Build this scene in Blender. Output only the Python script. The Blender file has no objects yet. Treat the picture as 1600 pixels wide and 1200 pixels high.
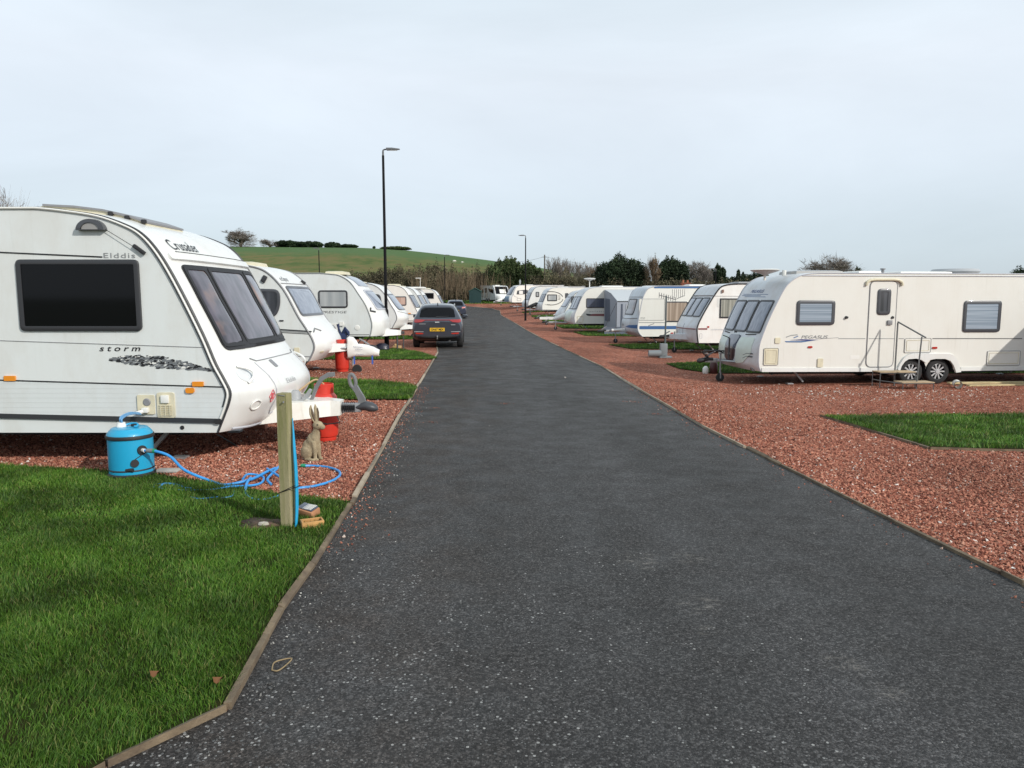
import bpy, bmesh, math, random
import numpy as np
from mathutils import Vector, Matrix
R = math.radians
random.seed(7); NPR = np.random.default_rng(11)
S = bpy.context.scene
COL = S.collection
# ---------------------------------------------------------------- camera
F = 1150.0; PITCH = math.atan(134/1150.0); CAMZ = 1.6
cam = bpy.data.cameras.new('camera'); camo = bpy.data.objects.new('camera', cam); COL.objects.link(camo)
cam.sensor_width = 36; cam.lens = 36*F/1600; cam.clip_start = 0.05; cam.clip_end = 12000
camo.location = (0, 0, CAMZ); camo.rotation_euler = (R(90)-PITCH, 0, 0)
S.camera = camo
# ---------------------------------------------------------------- light
SUN_EL = R(28); SUN_DIR = Vector((0.74, -0.66, 0.0)).normalized()      # towards the sun, on the ground
w = bpy.data.worlds.new('World'); S.world = w; w.use_nodes = True
nt = w.node_tree; nt.nodes.clear()
def N(nt, t, **k):
    n = nt.nodes.new(t)
    for a, b in k.items(): setattr(n, a, b)
    return n
out = N(nt, 'ShaderNodeOutputWorld')
sky = N(nt, 'ShaderNodeTexSky'); sky.sky_type = 'NISHITA'; sky.sun_disc = False
sky.sun_elevation = SUN_EL; sky.sun_rotation = math.atan2(SUN_DIR.x, SUN_DIR.y)
bg1 = N(nt, 'ShaderNodeBackground'); bg1.inputs[1].default_value = 0.10
nt.links.new(sky.outputs[0], bg1.inputs[0])
tc = N(nt, 'ShaderNodeTexCoord'); sep = N(nt, 'ShaderNodeSeparateXYZ'); nt.links.new(tc.outputs['Generated'], sep.inputs[0])
ramp = N(nt, 'ShaderNodeValToRGB'); nt.links.new(sep.outputs[2], ramp.inputs[0])
cr = ramp.color_ramp
cr.elements[0].position = 0.0; cr.elements[0].color = (.55, .64, .71, 1)
cr.elements[1].position = 1.0; cr.elements[1].color = (.66, .78, .85, 1)
for p, c in ((.07, (.60, .69, .76, 1)), (.16, (.70, .775, .85, 1)), (.27, (.77, .835, .905, 1)), (.42, (.70, .80, .865, 1))):
    e = cr.elements.new(p); e.color = c
mp = N(nt, 'ShaderNodeMapping'); mp.inputs['Scale'].default_value = (1.1, 1.4, 4.2); mp.inputs['Rotation'].default_value = (0.12, 0.1, 0)
nt.links.new(tc.outputs['Generated'], mp.inputs[0])
cn = N(nt, 'ShaderNodeTexNoise'); cn.inputs['Scale'].default_value = 1.25; cn.inputs['Detail'].default_value = 6; cn.inputs['Roughness'].default_value = .55; cn.inputs['Distortion'].default_value = .5
nt.links.new(mp.outputs[0], cn.inputs['Vector'])
cmr = N(nt, 'ShaderNodeMapRange'); cmr.inputs[1].default_value = .3; cmr.inputs[2].default_value = .7; cmr.inputs[3].default_value = .91; cmr.inputs[4].default_value = 1.07
nt.links.new(cn.outputs[0], cmr.inputs[0])
mul = N(nt, 'ShaderNodeVectorMath', operation='SCALE'); nt.links.new(ramp.outputs[0], mul.inputs[0]); nt.links.new(cmr.outputs[0], mul.inputs['Scale'])
bg2 = N(nt, 'ShaderNodeBackground'); bg2.inputs[1].default_value = 1.0; nt.links.new(mul.outputs[0], bg2.inputs[0]); bg2.inputs[1].default_value = 1.15
mx = N(nt, 'ShaderNodeMixShader'); mx.inputs[0].default_value = .86
nt.links.new(bg1.outputs[0], mx.inputs[1]); nt.links.new(bg2.outputs[0], mx.inputs[2]); nt.links.new(mx.outputs[0], out.inputs[0])
sl = bpy.data.lights.new('sun', 'SUN'); so = bpy.data.objects.new('sun', sl); COL.objects.link(so)
sl.energy = 3.3; sl.angle = R(0.9); sl.color = (1, .95, .88)
sd = Vector((SUN_DIR.x*math.cos(SUN_EL), SUN_DIR.y*math.cos(SUN_EL), math.sin(SUN_EL)))
so.rotation_euler = sd.to_track_quat('Z', 'Y').to_euler(); so.location = (20, -20, 30)
S.view_settings.view_transform = 'Standard'; S.view_settings.look = 'None'; S.view_settings.exposure = 0; S.view_settings.gamma = 1
S.view_settings.use_curve_mapping = False
# ---------------------------------------------------------------- ground heights, pixel helpers
def lerp_tab(tab, x):
    return float(np.interp(x, [a for a, b in tab], [b for a, b in tab]))
ZL = [(0,0),(6,0),(11,-.06),(16,-.12),(27,-.23),(45,-.28),(78,-.3),(86,-.18),(95,.12),(104,.7),(112,1.1),(140,1.35)]
ZR = [(0,0),(5,-.1),(10,-.25),(14,-.38),(17,-.43),(33,-.43),(43,-.36),(60,-.15),(70,.02),(78,.2),(95,.7),(112,1.1),(140,1.35)]
def _dense(tab):
    ys = np.arange(-30, 200, .5); z = np.interp(ys, [a for a, b in tab], [b for a, b in tab])
    k = np.hanning(13); k /= k.sum(); zp = np.pad(z, 6, mode='edge'); return ys, np.convolve(zp, k, 'valid')
_YL, _VL = _dense(ZL); _YR, _VR = _dense(ZR)
def gz_arr(X, Y):
    X = np.asarray(X, float); Y = np.asarray(Y, float)
    a = np.interp(Y, _YL, _VL); b = np.interp(Y, _YR, _VR)
    x0 = np.interp(Y, [10, 40], [1.2, -2.5]); x1 = np.interp(Y, [10, 40], [6.5, 3.5])
    t = np.clip((X-x0)/(x1-x0), 0, 1); t = t*t*(3-2*t)
    return a*(1-t)+b*t
def gz(x, y): return float(gz_arr(x, y))
def ray(px, py):
    cx = (px-800)/F; cy = (600-py)/F
    return Vector((cx, math.cos(PITCH)+cy*math.sin(PITCH), -math.sin(PITCH)+cy*math.cos(PITCH)))
def pl(px, py, Y):
    d = ray(px, py); t = Y/d.y; return (t*d.x, CAMZ+t*d.z)
def G(px, py):
    d = ray(px, py); lo, hi = .5, 140/ max(d.y, .1)
    t = .5
    while t < hi:
        if CAMZ+t*d.z < gz(t*d.x, t*d.y): break
        t += .25+t*.01
    a, b = t-(.25+t*.01)*1.1, t
    for _ in range(30):
        m = (a+b)/2
        if CAMZ+m*d.z < gz(m*d.x, m*d.y): b = m
        else: a = m
    return (b*d.x, b*d.y, gz(b*d.x, b*d.y))
# ---------------------------------------------------------------- materials
MATS = {}
def lk(nt, a, b): nt.links.new(a, b)
def mat(name, col, rough=.5, metal=0., var=0., vscale=6., bump=0., bscale=60., coat=0., spec=None, vcol=None, stretch=None, trans=0.):
    if name in MATS: return MATS[name]
    m = bpy.data.materials.new(name); m.use_nodes = True; nt = m.node_tree; p = nt.nodes['Principled BSDF']
    p.inputs['Roughness'].default_value = rough; p.inputs['Metallic'].default_value = metal
    p.inputs['Base Color'].default_value = (*col, 1)
    if spec is not None: p.inputs['Specular IOR Level'].default_value = spec
    if coat: p.inputs['Coat Weight'].default_value = coat; p.inputs['Coat Roughness'].default_value = .06
    if trans: p.inputs['Transmission Weight'].default_value = trans
    tc = N(nt, 'ShaderNodeTexCoord'); src = tc.outputs['Object']
    if stretch:
        mpn = N(nt, 'ShaderNodeMapping'); mpn.inputs['Scale'].default_value = stretch; lk(nt, src, mpn.inputs[0]); src = mpn.outputs[0]
    if var > 0 or vcol:
        n = N(nt, 'ShaderNodeTexNoise'); n.inputs['Scale'].default_value = vscale; n.inputs['Detail'].default_value = 6; n.inputs['Roughness'].default_value = .6
        lk(nt, src, n.inputs['Vector'])
        r = N(nt, 'ShaderNodeValToRGB'); lk(nt, n.outputs[0], r.inputs[0])
        r.color_ramp.elements[0].position = .32; r.color_ramp.elements[1].position = .68
        c0 = vcol if vcol else tuple(max(0, c*(1-var)) for c in col); c1 = col if vcol else tuple(min(1, c*(1+var)) for c in col)
        r.color_ramp.elements[0].color = (*c0, 1); r.color_ramp.elements[1].color = (*c1, 1)
        lk(nt, r.outputs[0], p.inputs['Base Color'])
    if bump > 0:
        n2 = N(nt, 'ShaderNodeTexNoise'); n2.inputs['Scale'].default_value = bscale; n2.inputs['Detail'].default_value = 4; lk(nt, src, n2.inputs['Vector'])
        b = N(nt, 'ShaderNodeBump'); b.inputs['Strength'].default_value = bump; b.inputs['Distance'].default_value = .01
        lk(nt, n2.outputs[0], b.inputs['Height']); lk(nt, b.outputs[0], p.inputs['Normal'])
    MATS[name] = m; return m
def island_ramp(name, stops, rough=.9, patch=0., pscale=.6, trans=0., spec=.3):
    """colour per loose piece, with broad patchiness"""
    m = bpy.data.materials.new(name); m.use_nodes = True; nt = m.node_tree; p = nt.nodes['Principled BSDF']
    p.inputs['Roughness'].default_value = rough; p.inputs['Specular IOR Level'].default_value = spec
    g = N(nt, 'ShaderNodeNewGeometry'); r = N(nt, 'ShaderNodeValToRGB'); lk(nt, g.outputs['Random Per Island'], r.inputs[0])
    el = r.color_ramp.elements; el[0].position = stops[0][0]; el[0].color = (*stops[0][1], 1); el[1].position = stops[-1][0]; el[1].color = (*stops[-1][1], 1)
    for q, c in stops[1:-1]: e = el.new(q); e.color = (*c, 1)
    o = r.outputs[0]
    if patch:
        tc = N(nt, 'ShaderNodeTexCoord'); n = N(nt, 'ShaderNodeTexNoise'); n.inputs['Scale'].default_value = pscale; n.inputs['Detail'].default_value = 3; lk(nt, tc.outputs['Object'], n.inputs['Vector'])
        mr = N(nt, 'ShaderNodeMapRange'); mr.inputs[1].default_value = .35; mr.inputs[2].default_value = .65; mr.inputs[3].default_value = 1-patch; mr.inputs[4].default_value = 1+patch; lk(nt, n.outputs[0], mr.inputs[0])
        s = N(nt, 'ShaderNodeVectorMath', operation='SCALE'); lk(nt, o, s.inputs[0]); lk(nt, mr.outputs[0], s.inputs['Scale']); o = s.outputs[0]
    lk(nt, o, p.inputs['Base Color'])
    if trans:
        t = N(nt, 'ShaderNodeBsdfTranslucent'); lk(nt, o, t.inputs[0]); ms = N(nt, 'ShaderNodeMixShader'); ms.inputs[0].default_value = trans
        lk(nt, p.outputs[0], ms.inputs[1]); lk(nt, t.outputs[0], ms.inputs[2]); lk(nt, ms.outputs[0], nt.nodes['Material Output'].inputs[0])
    MATS[name] = m; return m
# ---------------------------------------------------------------- mesh builder
def tag(o, label=None, cat=None, group=None, kind=None):
    if label: o['label'] = label
    if cat: o['category'] = cat
    if group: o['group'] = group
    if kind: o['kind'] = kind
    return o
def thing(name, label, cat, loc=(0,0,0), rz=0, group=None, scale=1):
    o = bpy.data.objects.new(name, None); COL.objects.link(o); o.location = loc; o.rotation_euler = (0,0,rz); o.scale = (scale,)*3
    o.empty_display_size = .2
    return tag(o, label, cat, group)
class MB:
    def __init__(s): s.v = []; s.f = []; s.m = []
    def add(s, v, f, m=0):
        o = len(s.v); s.v += [tuple(p) for p in v]; s.f += [tuple(i+o for i in q) for q in f]; s.m += [m]*len(f); return s
    def box(s, c, d, bev=0, rot=None, m=0):
        bm = bmesh.new(); bmesh.ops.create_cube(bm, size=1); bmesh.ops.scale(bm, vec=d, verts=bm.verts)
        if bev: bmesh.ops.bevel(bm, geom=bm.edges[:], offset=bev, segments=2, affect='EDGES', profile=.6)
        M = Matrix.Translation(c)
        if rot: M = M @ (Matrix.Rotation(rot[2],4,'Z') @ Matrix.Rotation(rot[1],4,'Y') @ Matrix.Rotation(rot[0],4,'X'))
        bm.verts.index_update()
        s.add([M @ v.co for v in bm.verts], [[v.index for v in f.verts] for f in bm.faces], m); bm.free(); return s
    def tube(s, pts, r, seg=8, m=0, caps=True, closed=False, flat=1.):
        pts = [Vector(p) for p in pts]; n = len(pts); rr = r if isinstance(r, (list, tuple)) else [r]*n
        vs = []; prev = None
        for i, p in enumerate(pts):
            a = pts[(i-1) % n] if (closed or i > 0) else p; b = pts[(i+1) % n] if (closed or i < n-1) else p
            t = (b-a).normalized() if (b-a).length > 1e-9 else Vector((0,0,1))
            if prev is None:
                ref = Vector((0,0,1)) if abs(t.z) < .9 else Vector((1,0,0)); x = t.cross(ref).normalized()
            else:
                x = prev - t*prev.dot(t); x = x.normalized() if x.length > 1e-6 else t.orthogonal().normalized()
            prev = x; y = t.cross(x)
            for k in range(seg):
                an = 2*math.pi*k/seg; vs.append(p + x*math.cos(an)*rr[i] + y*math.sin(an)*rr[i]*flat)
        fs = []; last = n if closed else n-1
        for i in range(last):
            for k in range(seg):
                k2 = (k+1) % seg; j = (i+1) % n; fs.append((i*seg+k, i*seg+k2, j*seg+k2, j*seg+k))
        if caps and not closed: fs.append(tuple(range(seg))[::-1]); fs.append(tuple((n-1)*seg+k for k in range(seg)))
        return s.add(vs, fs, m)
    def lathe(s, prof, c=(0,0,0), seg=24, axis='Z', m=0, flat=(1,1), caps=True):
        vs = []; fs = []; n = len(prof)
        for r, z in prof:
            for k in range(seg):
                a = 2*math.pi*k/seg; x, y = r*math.cos(a)*flat[0], r*math.sin(a)*flat[1]
                q = {'Z': (x, y, z), 'Y': (x, z, -y), 'X': (z, x, y)}[axis]; vs.append((q[0]+c[0], q[1]+c[1], q[2]+c[2]))
        for i in range(n-1):
            for k in range(seg): k2 = (k+1) % seg; fs.append((i*seg+k, i*seg+k2, (i+1)*seg+k2, (i+1)*seg+k))
        if caps and prof[0][0] > 1e-5: fs.append(tuple(range(seg))[::-1])
        if caps and prof[-1][0] > 1e-5: fs.append(tuple((n-1)*seg+k for k in range(seg)))
        return s.add(vs, fs, m)
    def prism(s, poly, y0, y1, m=0, plane='XZ'):
        n = len(poly)
        def P(a, b, c): return (a, c, b) if plane == 'XZ' else ((a, b, c) if plane == 'XY' else (c, a, b))
        vs = [P(a, b, y0) for a, b in poly]+[P(a, b, y1) for a, b in poly]
        fs = [tuple(range(n)), tuple(range(2*n-1, n-1, -1))]+[(i, i+n, (i+1) % n+n, (i+1) % n) for i in range(n)]
        return s.add(vs, fs, m)
    def rings(s, rings, m=0, close=True):
        """list of equal-length vertex loops, last one filled"""
        n = len(rings[0]); vs = [p for r in rings for p in r]; fs = []
        for i in range(len(rings)-1):
            for k in range(n): k2 = (k+1) % n; fs.append((i*n+k, i*n+k2, (i+1)*n+k2, (i+1)*n+k))
        if close: fs.append(tuple((len(rings)-1)*n+k for k in range(n)))
        return s.add(vs, fs, m)
    def build(s, name, mats, parent=None, sharp=38, fix=True, loc=None):
        me = bpy.data.meshes.new(name); me.from_pydata(s.v, [], s.f)
        if not isinstance(mats, (list, tuple)): mats = [mats]
        for q in mats: me.materials.append(q)
        me.polygons.foreach_set('material_index', s.m)
        if fix:
            bm = bmesh.new(); bm.from_mesh(me); bmesh.ops.recalc_face_normals(bm, faces=bm.faces); bm.to_mesh(me); bm.free()
        me.shade_smooth(); me.set_sharp_from_angle(angle=R(sharp)); me.update()
        o = bpy.data.objects.new(name, me); COL.objects.link(o)
        if parent: o.parent = parent
        if loc: o.location = loc
        return o
def np_mesh(name, V, Fc, material, sides, parent=None, smooth=False):
    me = bpy.data.meshes.new(name); V = np.ascontiguousarray(V, np.float32); Fc = np.ascontiguousarray(Fc, np.int32)
    me.vertices.add(len(V)); me.vertices.foreach_set('co', V.ravel())
    me.loops.add(Fc.size); me.loops.foreach_set('vertex_index', Fc.ravel())
    nf = Fc.size//sides; me.polygons.add(nf); me.polygons.foreach_set('loop_start', np.arange(nf, dtype=np.int32)*sides)
    me.polygons.foreach_set('loop_total', np.full(nf, sides, np.int32))
    me.materials.append(material); me.update(calc_edges=True); me.validate()
    if smooth: me.shade_smooth()
    else: me.shade_flat()
    o = bpy.data.objects.new(name, me); COL.objects.link(o)
    if parent: o.parent = parent
    return o
def rrect(x0, z0, x1, z1, r, n=5, sub=1):
    r = min(r, abs(x1-x0)/2*.98, abs(z1-z0)/2*.98); return rpoly([(x0,z0),(x1,z0),(x1,z1),(x0,z1)], r, n, sub)
def rpoly(pts, r, n=5, sub=1):
    o = []; L = len(pts)
    rs = r if isinstance(r, (list, tuple)) else [r]*L
    for i in range(L):
        p = Vector(pts[i]); a = Vector(pts[i-1])-p; b = Vector(pts[(i+1) % L])-p
        rr = min(rs[i], a.length*.49, b.length*.49); A = p+a.normalized()*rr; B = p+b.normalized()*rr
        for k in range(n+1):
            t = k/n; q = A*(1-t)**2 + p*2*t*(1-t) + B*t*t; o.append((q.x, q.y))
    if sub > 1:
        o2 = []
        for i in range(len(o)):
            a, b = Vector(o[i]), Vector(o[(i+1) % len(o)]); m = sub if (b-a).length > r*1.5 else 1
            for k in range(m): q = a.lerp(b, k/m); o2.append((q.x, q.y))
        o = o2
    return o
def inset(poly, d):
    """move each vertex inwards by d (roughly)"""
    n = len(poly); A = sum(poly[i][0]*poly[(i+1) % n][1]-poly[(i+1) % n][0]*poly[i][1] for i in range(n)); sg = 1 if A > 0 else -1
    o = []
    for i in range(n):
        a = Vector(poly[i-1]); b = Vector(poly[(i+1) % n]); t = b-a
        if t.length < 1e-9: o.append(poly[i]); continue
        t.normalize(); nn = Vector((-t.y, t.x))*sg; o.append((poly[i][0]+nn.x*d, poly[i][1]+nn.y*d))
    return o
def text(name, body, size, material, parent, fn, space=1., shear=0., bold=0., sx=1.):
    """flat lettering as a mesh; fn maps (x, y) of the letters to 3-D"""
    cu = bpy.data.curves.new(name, 'FONT'); cu.body = body; cu.size = size; cu.space_character = space; cu.shear = shear; cu.offset = bold*size; cu.resolution_u = 3
    t = bpy.data.objects.new(name, cu); COL.objects.link(t); bpy.context.view_layer.update()
    me = bpy.data.meshes.new_from_object(t.evaluated_get(bpy.context.evaluated_depsgraph_get()))
    bpy.data.objects.remove(t)
    for v in me.vertices: v.co = fn(v.co.x*sx, v.co.y)
    me.materials.clear(); me.materials.append(material); me.update()
    o = bpy.data.objects.new(name, me); COL.objects.link(o); o.parent = parent
    return o
# ================================================================ SETTING
def mat_gravel():
    m = bpy.data.materials.new('red_gravel'); m.use_nodes = True; nt = m.node_tree; p = nt.nodes['Principled BSDF']; p.inputs['Roughness'].default_value = .95; p.inputs['Specular IOR Level'].default_value = .08
    tc = N(nt, 'ShaderNodeTexCoord')
    v = N(nt, 'ShaderNodeTexVoronoi'); v.inputs['Scale'].default_value = 38; lk(nt, tc.outputs['Object'], v.inputs['Vector'])
    sp = N(nt, 'ShaderNodeSeparateColor'); lk(nt, v.outputs['Color'], sp.inputs[0])
    r = N(nt, 'ShaderNodeValToRGB'); lk(nt, sp.outputs[0], r.inputs[0]); el = r.color_ramp.elements
    r.color_ramp.interpolation = 'CONSTANT'
    st = [(0, (.075,.024,.016)), (.18, (.24,.082,.055)), (.36, (.37,.142,.092)), (.58, (.28,.10,.066)), (.74, (.44,.19,.125)), (.92, (.46,.25,.17)), (.985, (.58,.47,.39))]
    el[0].color = (*st[0][1],1); el[1].position = st[1][0]; el[1].color = (*st[1][1],1)
    for q, c in st[2:]: e = el.new(q); e.color = (*c,1)
    n = N(nt, 'ShaderNodeTexNoise'); n.inputs['Scale'].default_value = .55; n.inputs['Detail'].default_value = 5; lk(nt, tc.outputs['Object'], n.inputs['Vector'])
    mr = N(nt, 'ShaderNodeMapRange'); mr.inputs[1].default_value = .35; mr.inputs[2].default_value = .65; mr.inputs[3].default_value = .76; mr.inputs[4].default_value = 1.18; lk(nt, n.outputs[0], mr.inputs[0])
    s = N(nt, 'ShaderNodeVectorMath', operation='SCALE'); lk(nt, r.outputs[0], s.inputs[0]); lk(nt, mr.outputs[0], s.inputs['Scale'])
    n6 = N(nt, 'ShaderNodeTexNoise'); n6.inputs['Scale'].default_value = 7; n6.inputs['Detail'].default_value = 7; n6.inputs['Roughness'].default_value = .8; lk(nt, tc.outputs['Object'], n6.inputs['Vector'])
    m6 = N(nt, 'ShaderNodeMapRange'); m6.inputs[1].default_value = .34; m6.inputs[2].default_value = .66; m6.inputs[3].default_value = .70; m6.inputs[4].default_value = 1.32; lk(nt, n6.outputs[0], m6.inputs[0])
    s6 = N(nt, 'ShaderNodeVectorMath', operation='SCALE'); lk(nt, s.outputs[0], s6.inputs[0]); lk(nt, m6.outputs[0], s6.inputs['Scale']); lk(nt, s6.outputs[0], p.inputs['Base Color'])
    b = N(nt, 'ShaderNodeBump'); b.invert = True; b.inputs['Strength'].default_value = .9; b.inputs['Distance'].default_value = .02; lk(nt, v.outputs['Distance'], b.inputs['Height']); lk(nt, b.outputs[0], p.inputs['Normal'])
    return m
def mat_asphalt():
    m = bpy.data.materials.new('asphalt'); m.use_nodes = True; nt = m.node_tree; p = nt.nodes['Principled BSDF']; p.inputs['Specular IOR Level'].default_value = .28
    tc = N(nt, 'ShaderNodeTexCoord'); O = tc.outputs['Object']
    def noise(sc, det=4, ro=.5, src=O): n = N(nt, 'ShaderNodeTexNoise'); n.inputs['Scale'].default_value = sc; n.inputs['Detail'].default_value = det; n.inputs['Roughness'].default_value = ro; lk(nt, src, n.inputs['Vector']); return n.outputs[0]
    def mr(x, a, b, c, d): q = N(nt, 'ShaderNodeMapRange'); [q.inputs[i+1].__setattr__('default_value', t) for i, t in enumerate((a,b,c,d))]; lk(nt, x, q.inputs[0]); return q.outputs[0]
    def math_(op, a, b): q = N(nt, 'ShaderNodeMath', operation=op); [lk(nt, t, q.inputs[i]) if hasattr(t, 'node') else q.inputs[i].__setattr__('default_value', t) for i, t in enumerate((a,b))]; return q.outputs[0]
    def mix(f, a, b):
        q = N(nt, 'ShaderNodeMix', data_type='RGBA'); lk(nt, f, q.inputs[0])
        for t, i in ((a,6),(b,7)):
            if hasattr(t, 'node'): lk(nt, t, q.inputs[i])
            else: q.inputs[i].default_value = (*t, 1)
        return q.outputs[2]
    def scale(c, f): q = N(nt, 'ShaderNodeVectorMath', operation='SCALE'); lk(nt, c, q.inputs[0]); lk(nt, f, q.inputs['Scale']); return q.outputs[0]
    sx = N(nt, 'ShaderNodeSeparateXYZ'); lk(nt, O, sx.inputs[0])
    tone = mr(noise(.45, 5, .6), .3, .7, 0, 1); base = mix(tone, (.041,.039,.0375), (.058,.0555,.0545))
    mpn = N(nt, 'ShaderNodeMapping'); mpn.inputs['Scale'].default_value = (1.1, .10, 1); lk(nt, O, mpn.inputs[0]); tr = mr(noise(1.0, 3, .5, mpn.outputs[0]), .38, .66, 0, .7); base = mix(tr, base, (.076,.073,.0725))
    mud = math_('MULTIPLY', mr(sx.outputs[0], -1.6, .3, 1, 0), mr(noise(1.6, 6, .7), .40, .60, 0, .9)); base = mix(mud, base, (.050,.036,.027))
    damp = math_('MULTIPLY', mr(sx.outputs[0], -1.7, -.4, 1, 0), mr(noise(.9, 5, .6), .40, .6, .0, .6)); base = mix(damp, base, (.018,.017,.017))
    # packed aggregate: every stone its own grey, dark binder between
    def cells(sc, lo, hi, w):
        v = N(nt, 'ShaderNodeTexVoronoi'); v.inputs['Scale'].default_value = sc; lk(nt, O, v.inputs['Vector']); q = N(nt, 'ShaderNodeSeparateColor'); lk(nt, v.outputs['Color'], q.inputs[0])
        return v, q, mr(math_('POWER', q.outputs[0], w), 0, 1, lo, hi)
    v1, q1, g1 = cells(130, .54, 2.05, 2.4); base = scale(base, g1)
    v2, q2, g2 = cells(60, .84, 1.3, 2.0); base = scale(base, g2)
    base = scale(base, mr(noise(26, 6, .85), .34, .66, .76, 1.25))
    def specks(v, q, on_thr, size, lo, hi):
        on = math_('GREATER_THAN', q.outputs[1], on_thr); near = math_('LESS_THAN', v.outputs['Distance'], size); return math_('MULTIPLY', on, near), mix(q.outputs[2], lo, hi)
    f2, c2 = specks(v1, q1, mr(noise(.7, 4, .6), .3, .7, .992, .945), .40, (.08,.08,.08), (.23,.228,.22)); base = mix(f2, base, c2)
    ex = math_('MULTIPLY', mr(sx.outputs[1], 2.4, 5.4, 1, 0), mr(sx.outputs[0], -.6, 1.7, 1, 0)); ex2 = math_('MULTIPLY', ex, mr(noise(1.3, 5, .6), .38, .6, .0, 1))
    v3, q3, g3 = cells(78, 1, 1, 1); f1, c1 = specks(v3, q3, mr(ex2, 0, 1, 1.01, .78), .45, (.09,.09,.09), (.36,.35,.335)); base = mix(f1, base, c1)
    scf = math_('MULTIPLY', mr(noise(1.15, 2, .4), .70, .73, 0, .6), mr(noise(30, 5, .8), .50, .58, 0, .75)); base = mix(scf, base, (.27,.25,.225))
    # scuffs where wheels have turned
    acc = None; mps = N(nt, 'ShaderNodeMapping'); mps.inputs['Scale'].default_value = (.45, 1.2, 1); mps.inputs['Rotation'].default_value = (0,0,.5); lk(nt, O, mps.inputs[0])
    for q_, rad in ((G(1092,943),.16),(G(1320,1038),.12),(G(1390,1083),.10),(G(1000,876),.20),(G(1075,872),.14),(G(1105,985),.07)):
        vd = N(nt, 'ShaderNodeVectorMath', operation='DISTANCE'); lk(nt, O, vd.inputs[0]); vd.inputs[1].default_value = (q_[0], q_[1], q_[2]); t_ = mr(vd.outputs['Value'], rad*.2, rad, 1, 0); acc = t_ if acc is None else math_('MAXIMUM', acc, t_)
    base = mix(math_('MULTIPLY', mr(acc, 0, 1, 0, .75), mr(noise(22, 7, .9, mps.outputs[0]), .52, .60, 0, 1)), base, (.30,.275,.245))
    lk(nt, base, p.inputs['Base Color']); lk(nt, mr(noise(3, 5, .6), .35, .65, .62, .92), p.inputs['Roughness'])
    b = N(nt, 'ShaderNodeBump'); b.inputs['Strength'].default_value = 1.0; b.inputs['Distance'].default_value = .007; lk(nt, math_('ADD', math_('MULTIPLY', v1.outputs['Distance'], -.6), noise(90, 4, .8)), b.inputs['Height']); lk(nt, b.outputs[0], p.inputs['Normal'])
    return m
M_GRAVEL = mat_gravel(); M_ASPH = mat_asphalt()
M_SOIL = mat('lawn_soil', (.018,.038,.006), .95, spec=.05, vcol=(.030,.026,.010), vscale=5, bump=.6, bscale=40)
M_FIELD = mat('field_grass', (.05,.075,.02), .95, var=.3, vscale=.3)
M_BOARD = mat('edging_timber', (.20,.15,.095), .9, vcol=(.085,.06,.04), vscale=7, bump=.5, bscale=70, stretch=(1,1,1))

M_BOARDP = mat('pale_edging_timber', (.40,.33,.25), .9, vcol=(.24,.19,.13), vscale=5)
EDGE_L = [G(*p) for p in ((60,1260),(165,1200),(355,1110),(440,955),(490,885),(548,790),(575,742),(600,698),(625,650),(655,600),(684,551))]
EDGE_L = [(-2.6, 1.2, 0)] + EDGE_L + [(-3.4,33,0),(-4.1,45,0),(-5.2,60,0),(-6.9,78,0),(-9,86,0),(-16,92,0),(-60,95,0)]
EDGE_R = [G(*p) for p in ((1800,1013),(1600,915),(1400,818),(1200,718),(1100,668),(1000,610),(940,573),(880,545),(820,514.5),(797,500.5))]
EDGE_R = [(3.35,1.2,0)] + EDGE_R + [(-1.2,80,0),(-1.5,92,0),(-2.6,97,0),(-6,101,0),(-14,103,0),(-60,104,0)]
def edge_x(E, y): return float(np.interp(y, [e[1] for e in E], [e[0] for e in E]))
def strip(name, xl, xr, ys, nx, material, lift=0, kind='structure'):
    V = []; Fs = []
    for j, y in enumerate(ys):
        a, b = xl(y), xr(y)
        for i in range(nx+1): x = a+(b-a)*(i/nx); V.append((x, y, gz(x, y)+lift))
    for j in range(len(ys)-1):
        for i in range(nx): k = j*(nx+1)+i; Fs.append((k, k+1, k+nx+2, k+nx+1))
    m = MB(); m.add(V, Fs); o = m.build(name, material, sharp=180, fix=False); tag(o, kind=kind); return o
YS = sorted(set([round(t,3) for t in np.concatenate([np.arange(-3, 12, .25), np.arange(12, 40, .5), np.arange(40, 104.1, 1)])] + [round(e[1],3) for e in EDGE_L+EDGE_R if -3 < e[1] < 104]))
def xl_(y): return edge_x(EDGE_L, y) if y > 1.2 else -2.6-(1.2-y)*1.2
def xr_(y): return edge_x(EDGE_R, y) if y > 1.2 else 3.35
strip('road', xl_, xr_, YS, 24, M_ASPH)
strip('gravel', lambda y: -75-y*.2, xl_, YS, 40, M_GRAVEL)
# right hand gravel needs finer columns near the road
V = []; Fs = []; cols = [0,.25,.5,.75,1,1.5,2,2.5,3,3.5,4,4.5,5,6,7,8,10,12,15,20,28,40,70]
for y in YS:
    for c in cols: x = xr_(y)+c; V.append((x, y, gz(x, y)))
nc = len(cols)
for j in range(len(YS)-1):
    for i in range(nc-1): k = j*nc+i; Fs.append((k,k+1,k+nc+1,k+nc))
tag(MB().add(V, Fs).build('gravel', M_GRAVEL, sharp=180, fix=False), kind='structure')
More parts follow.
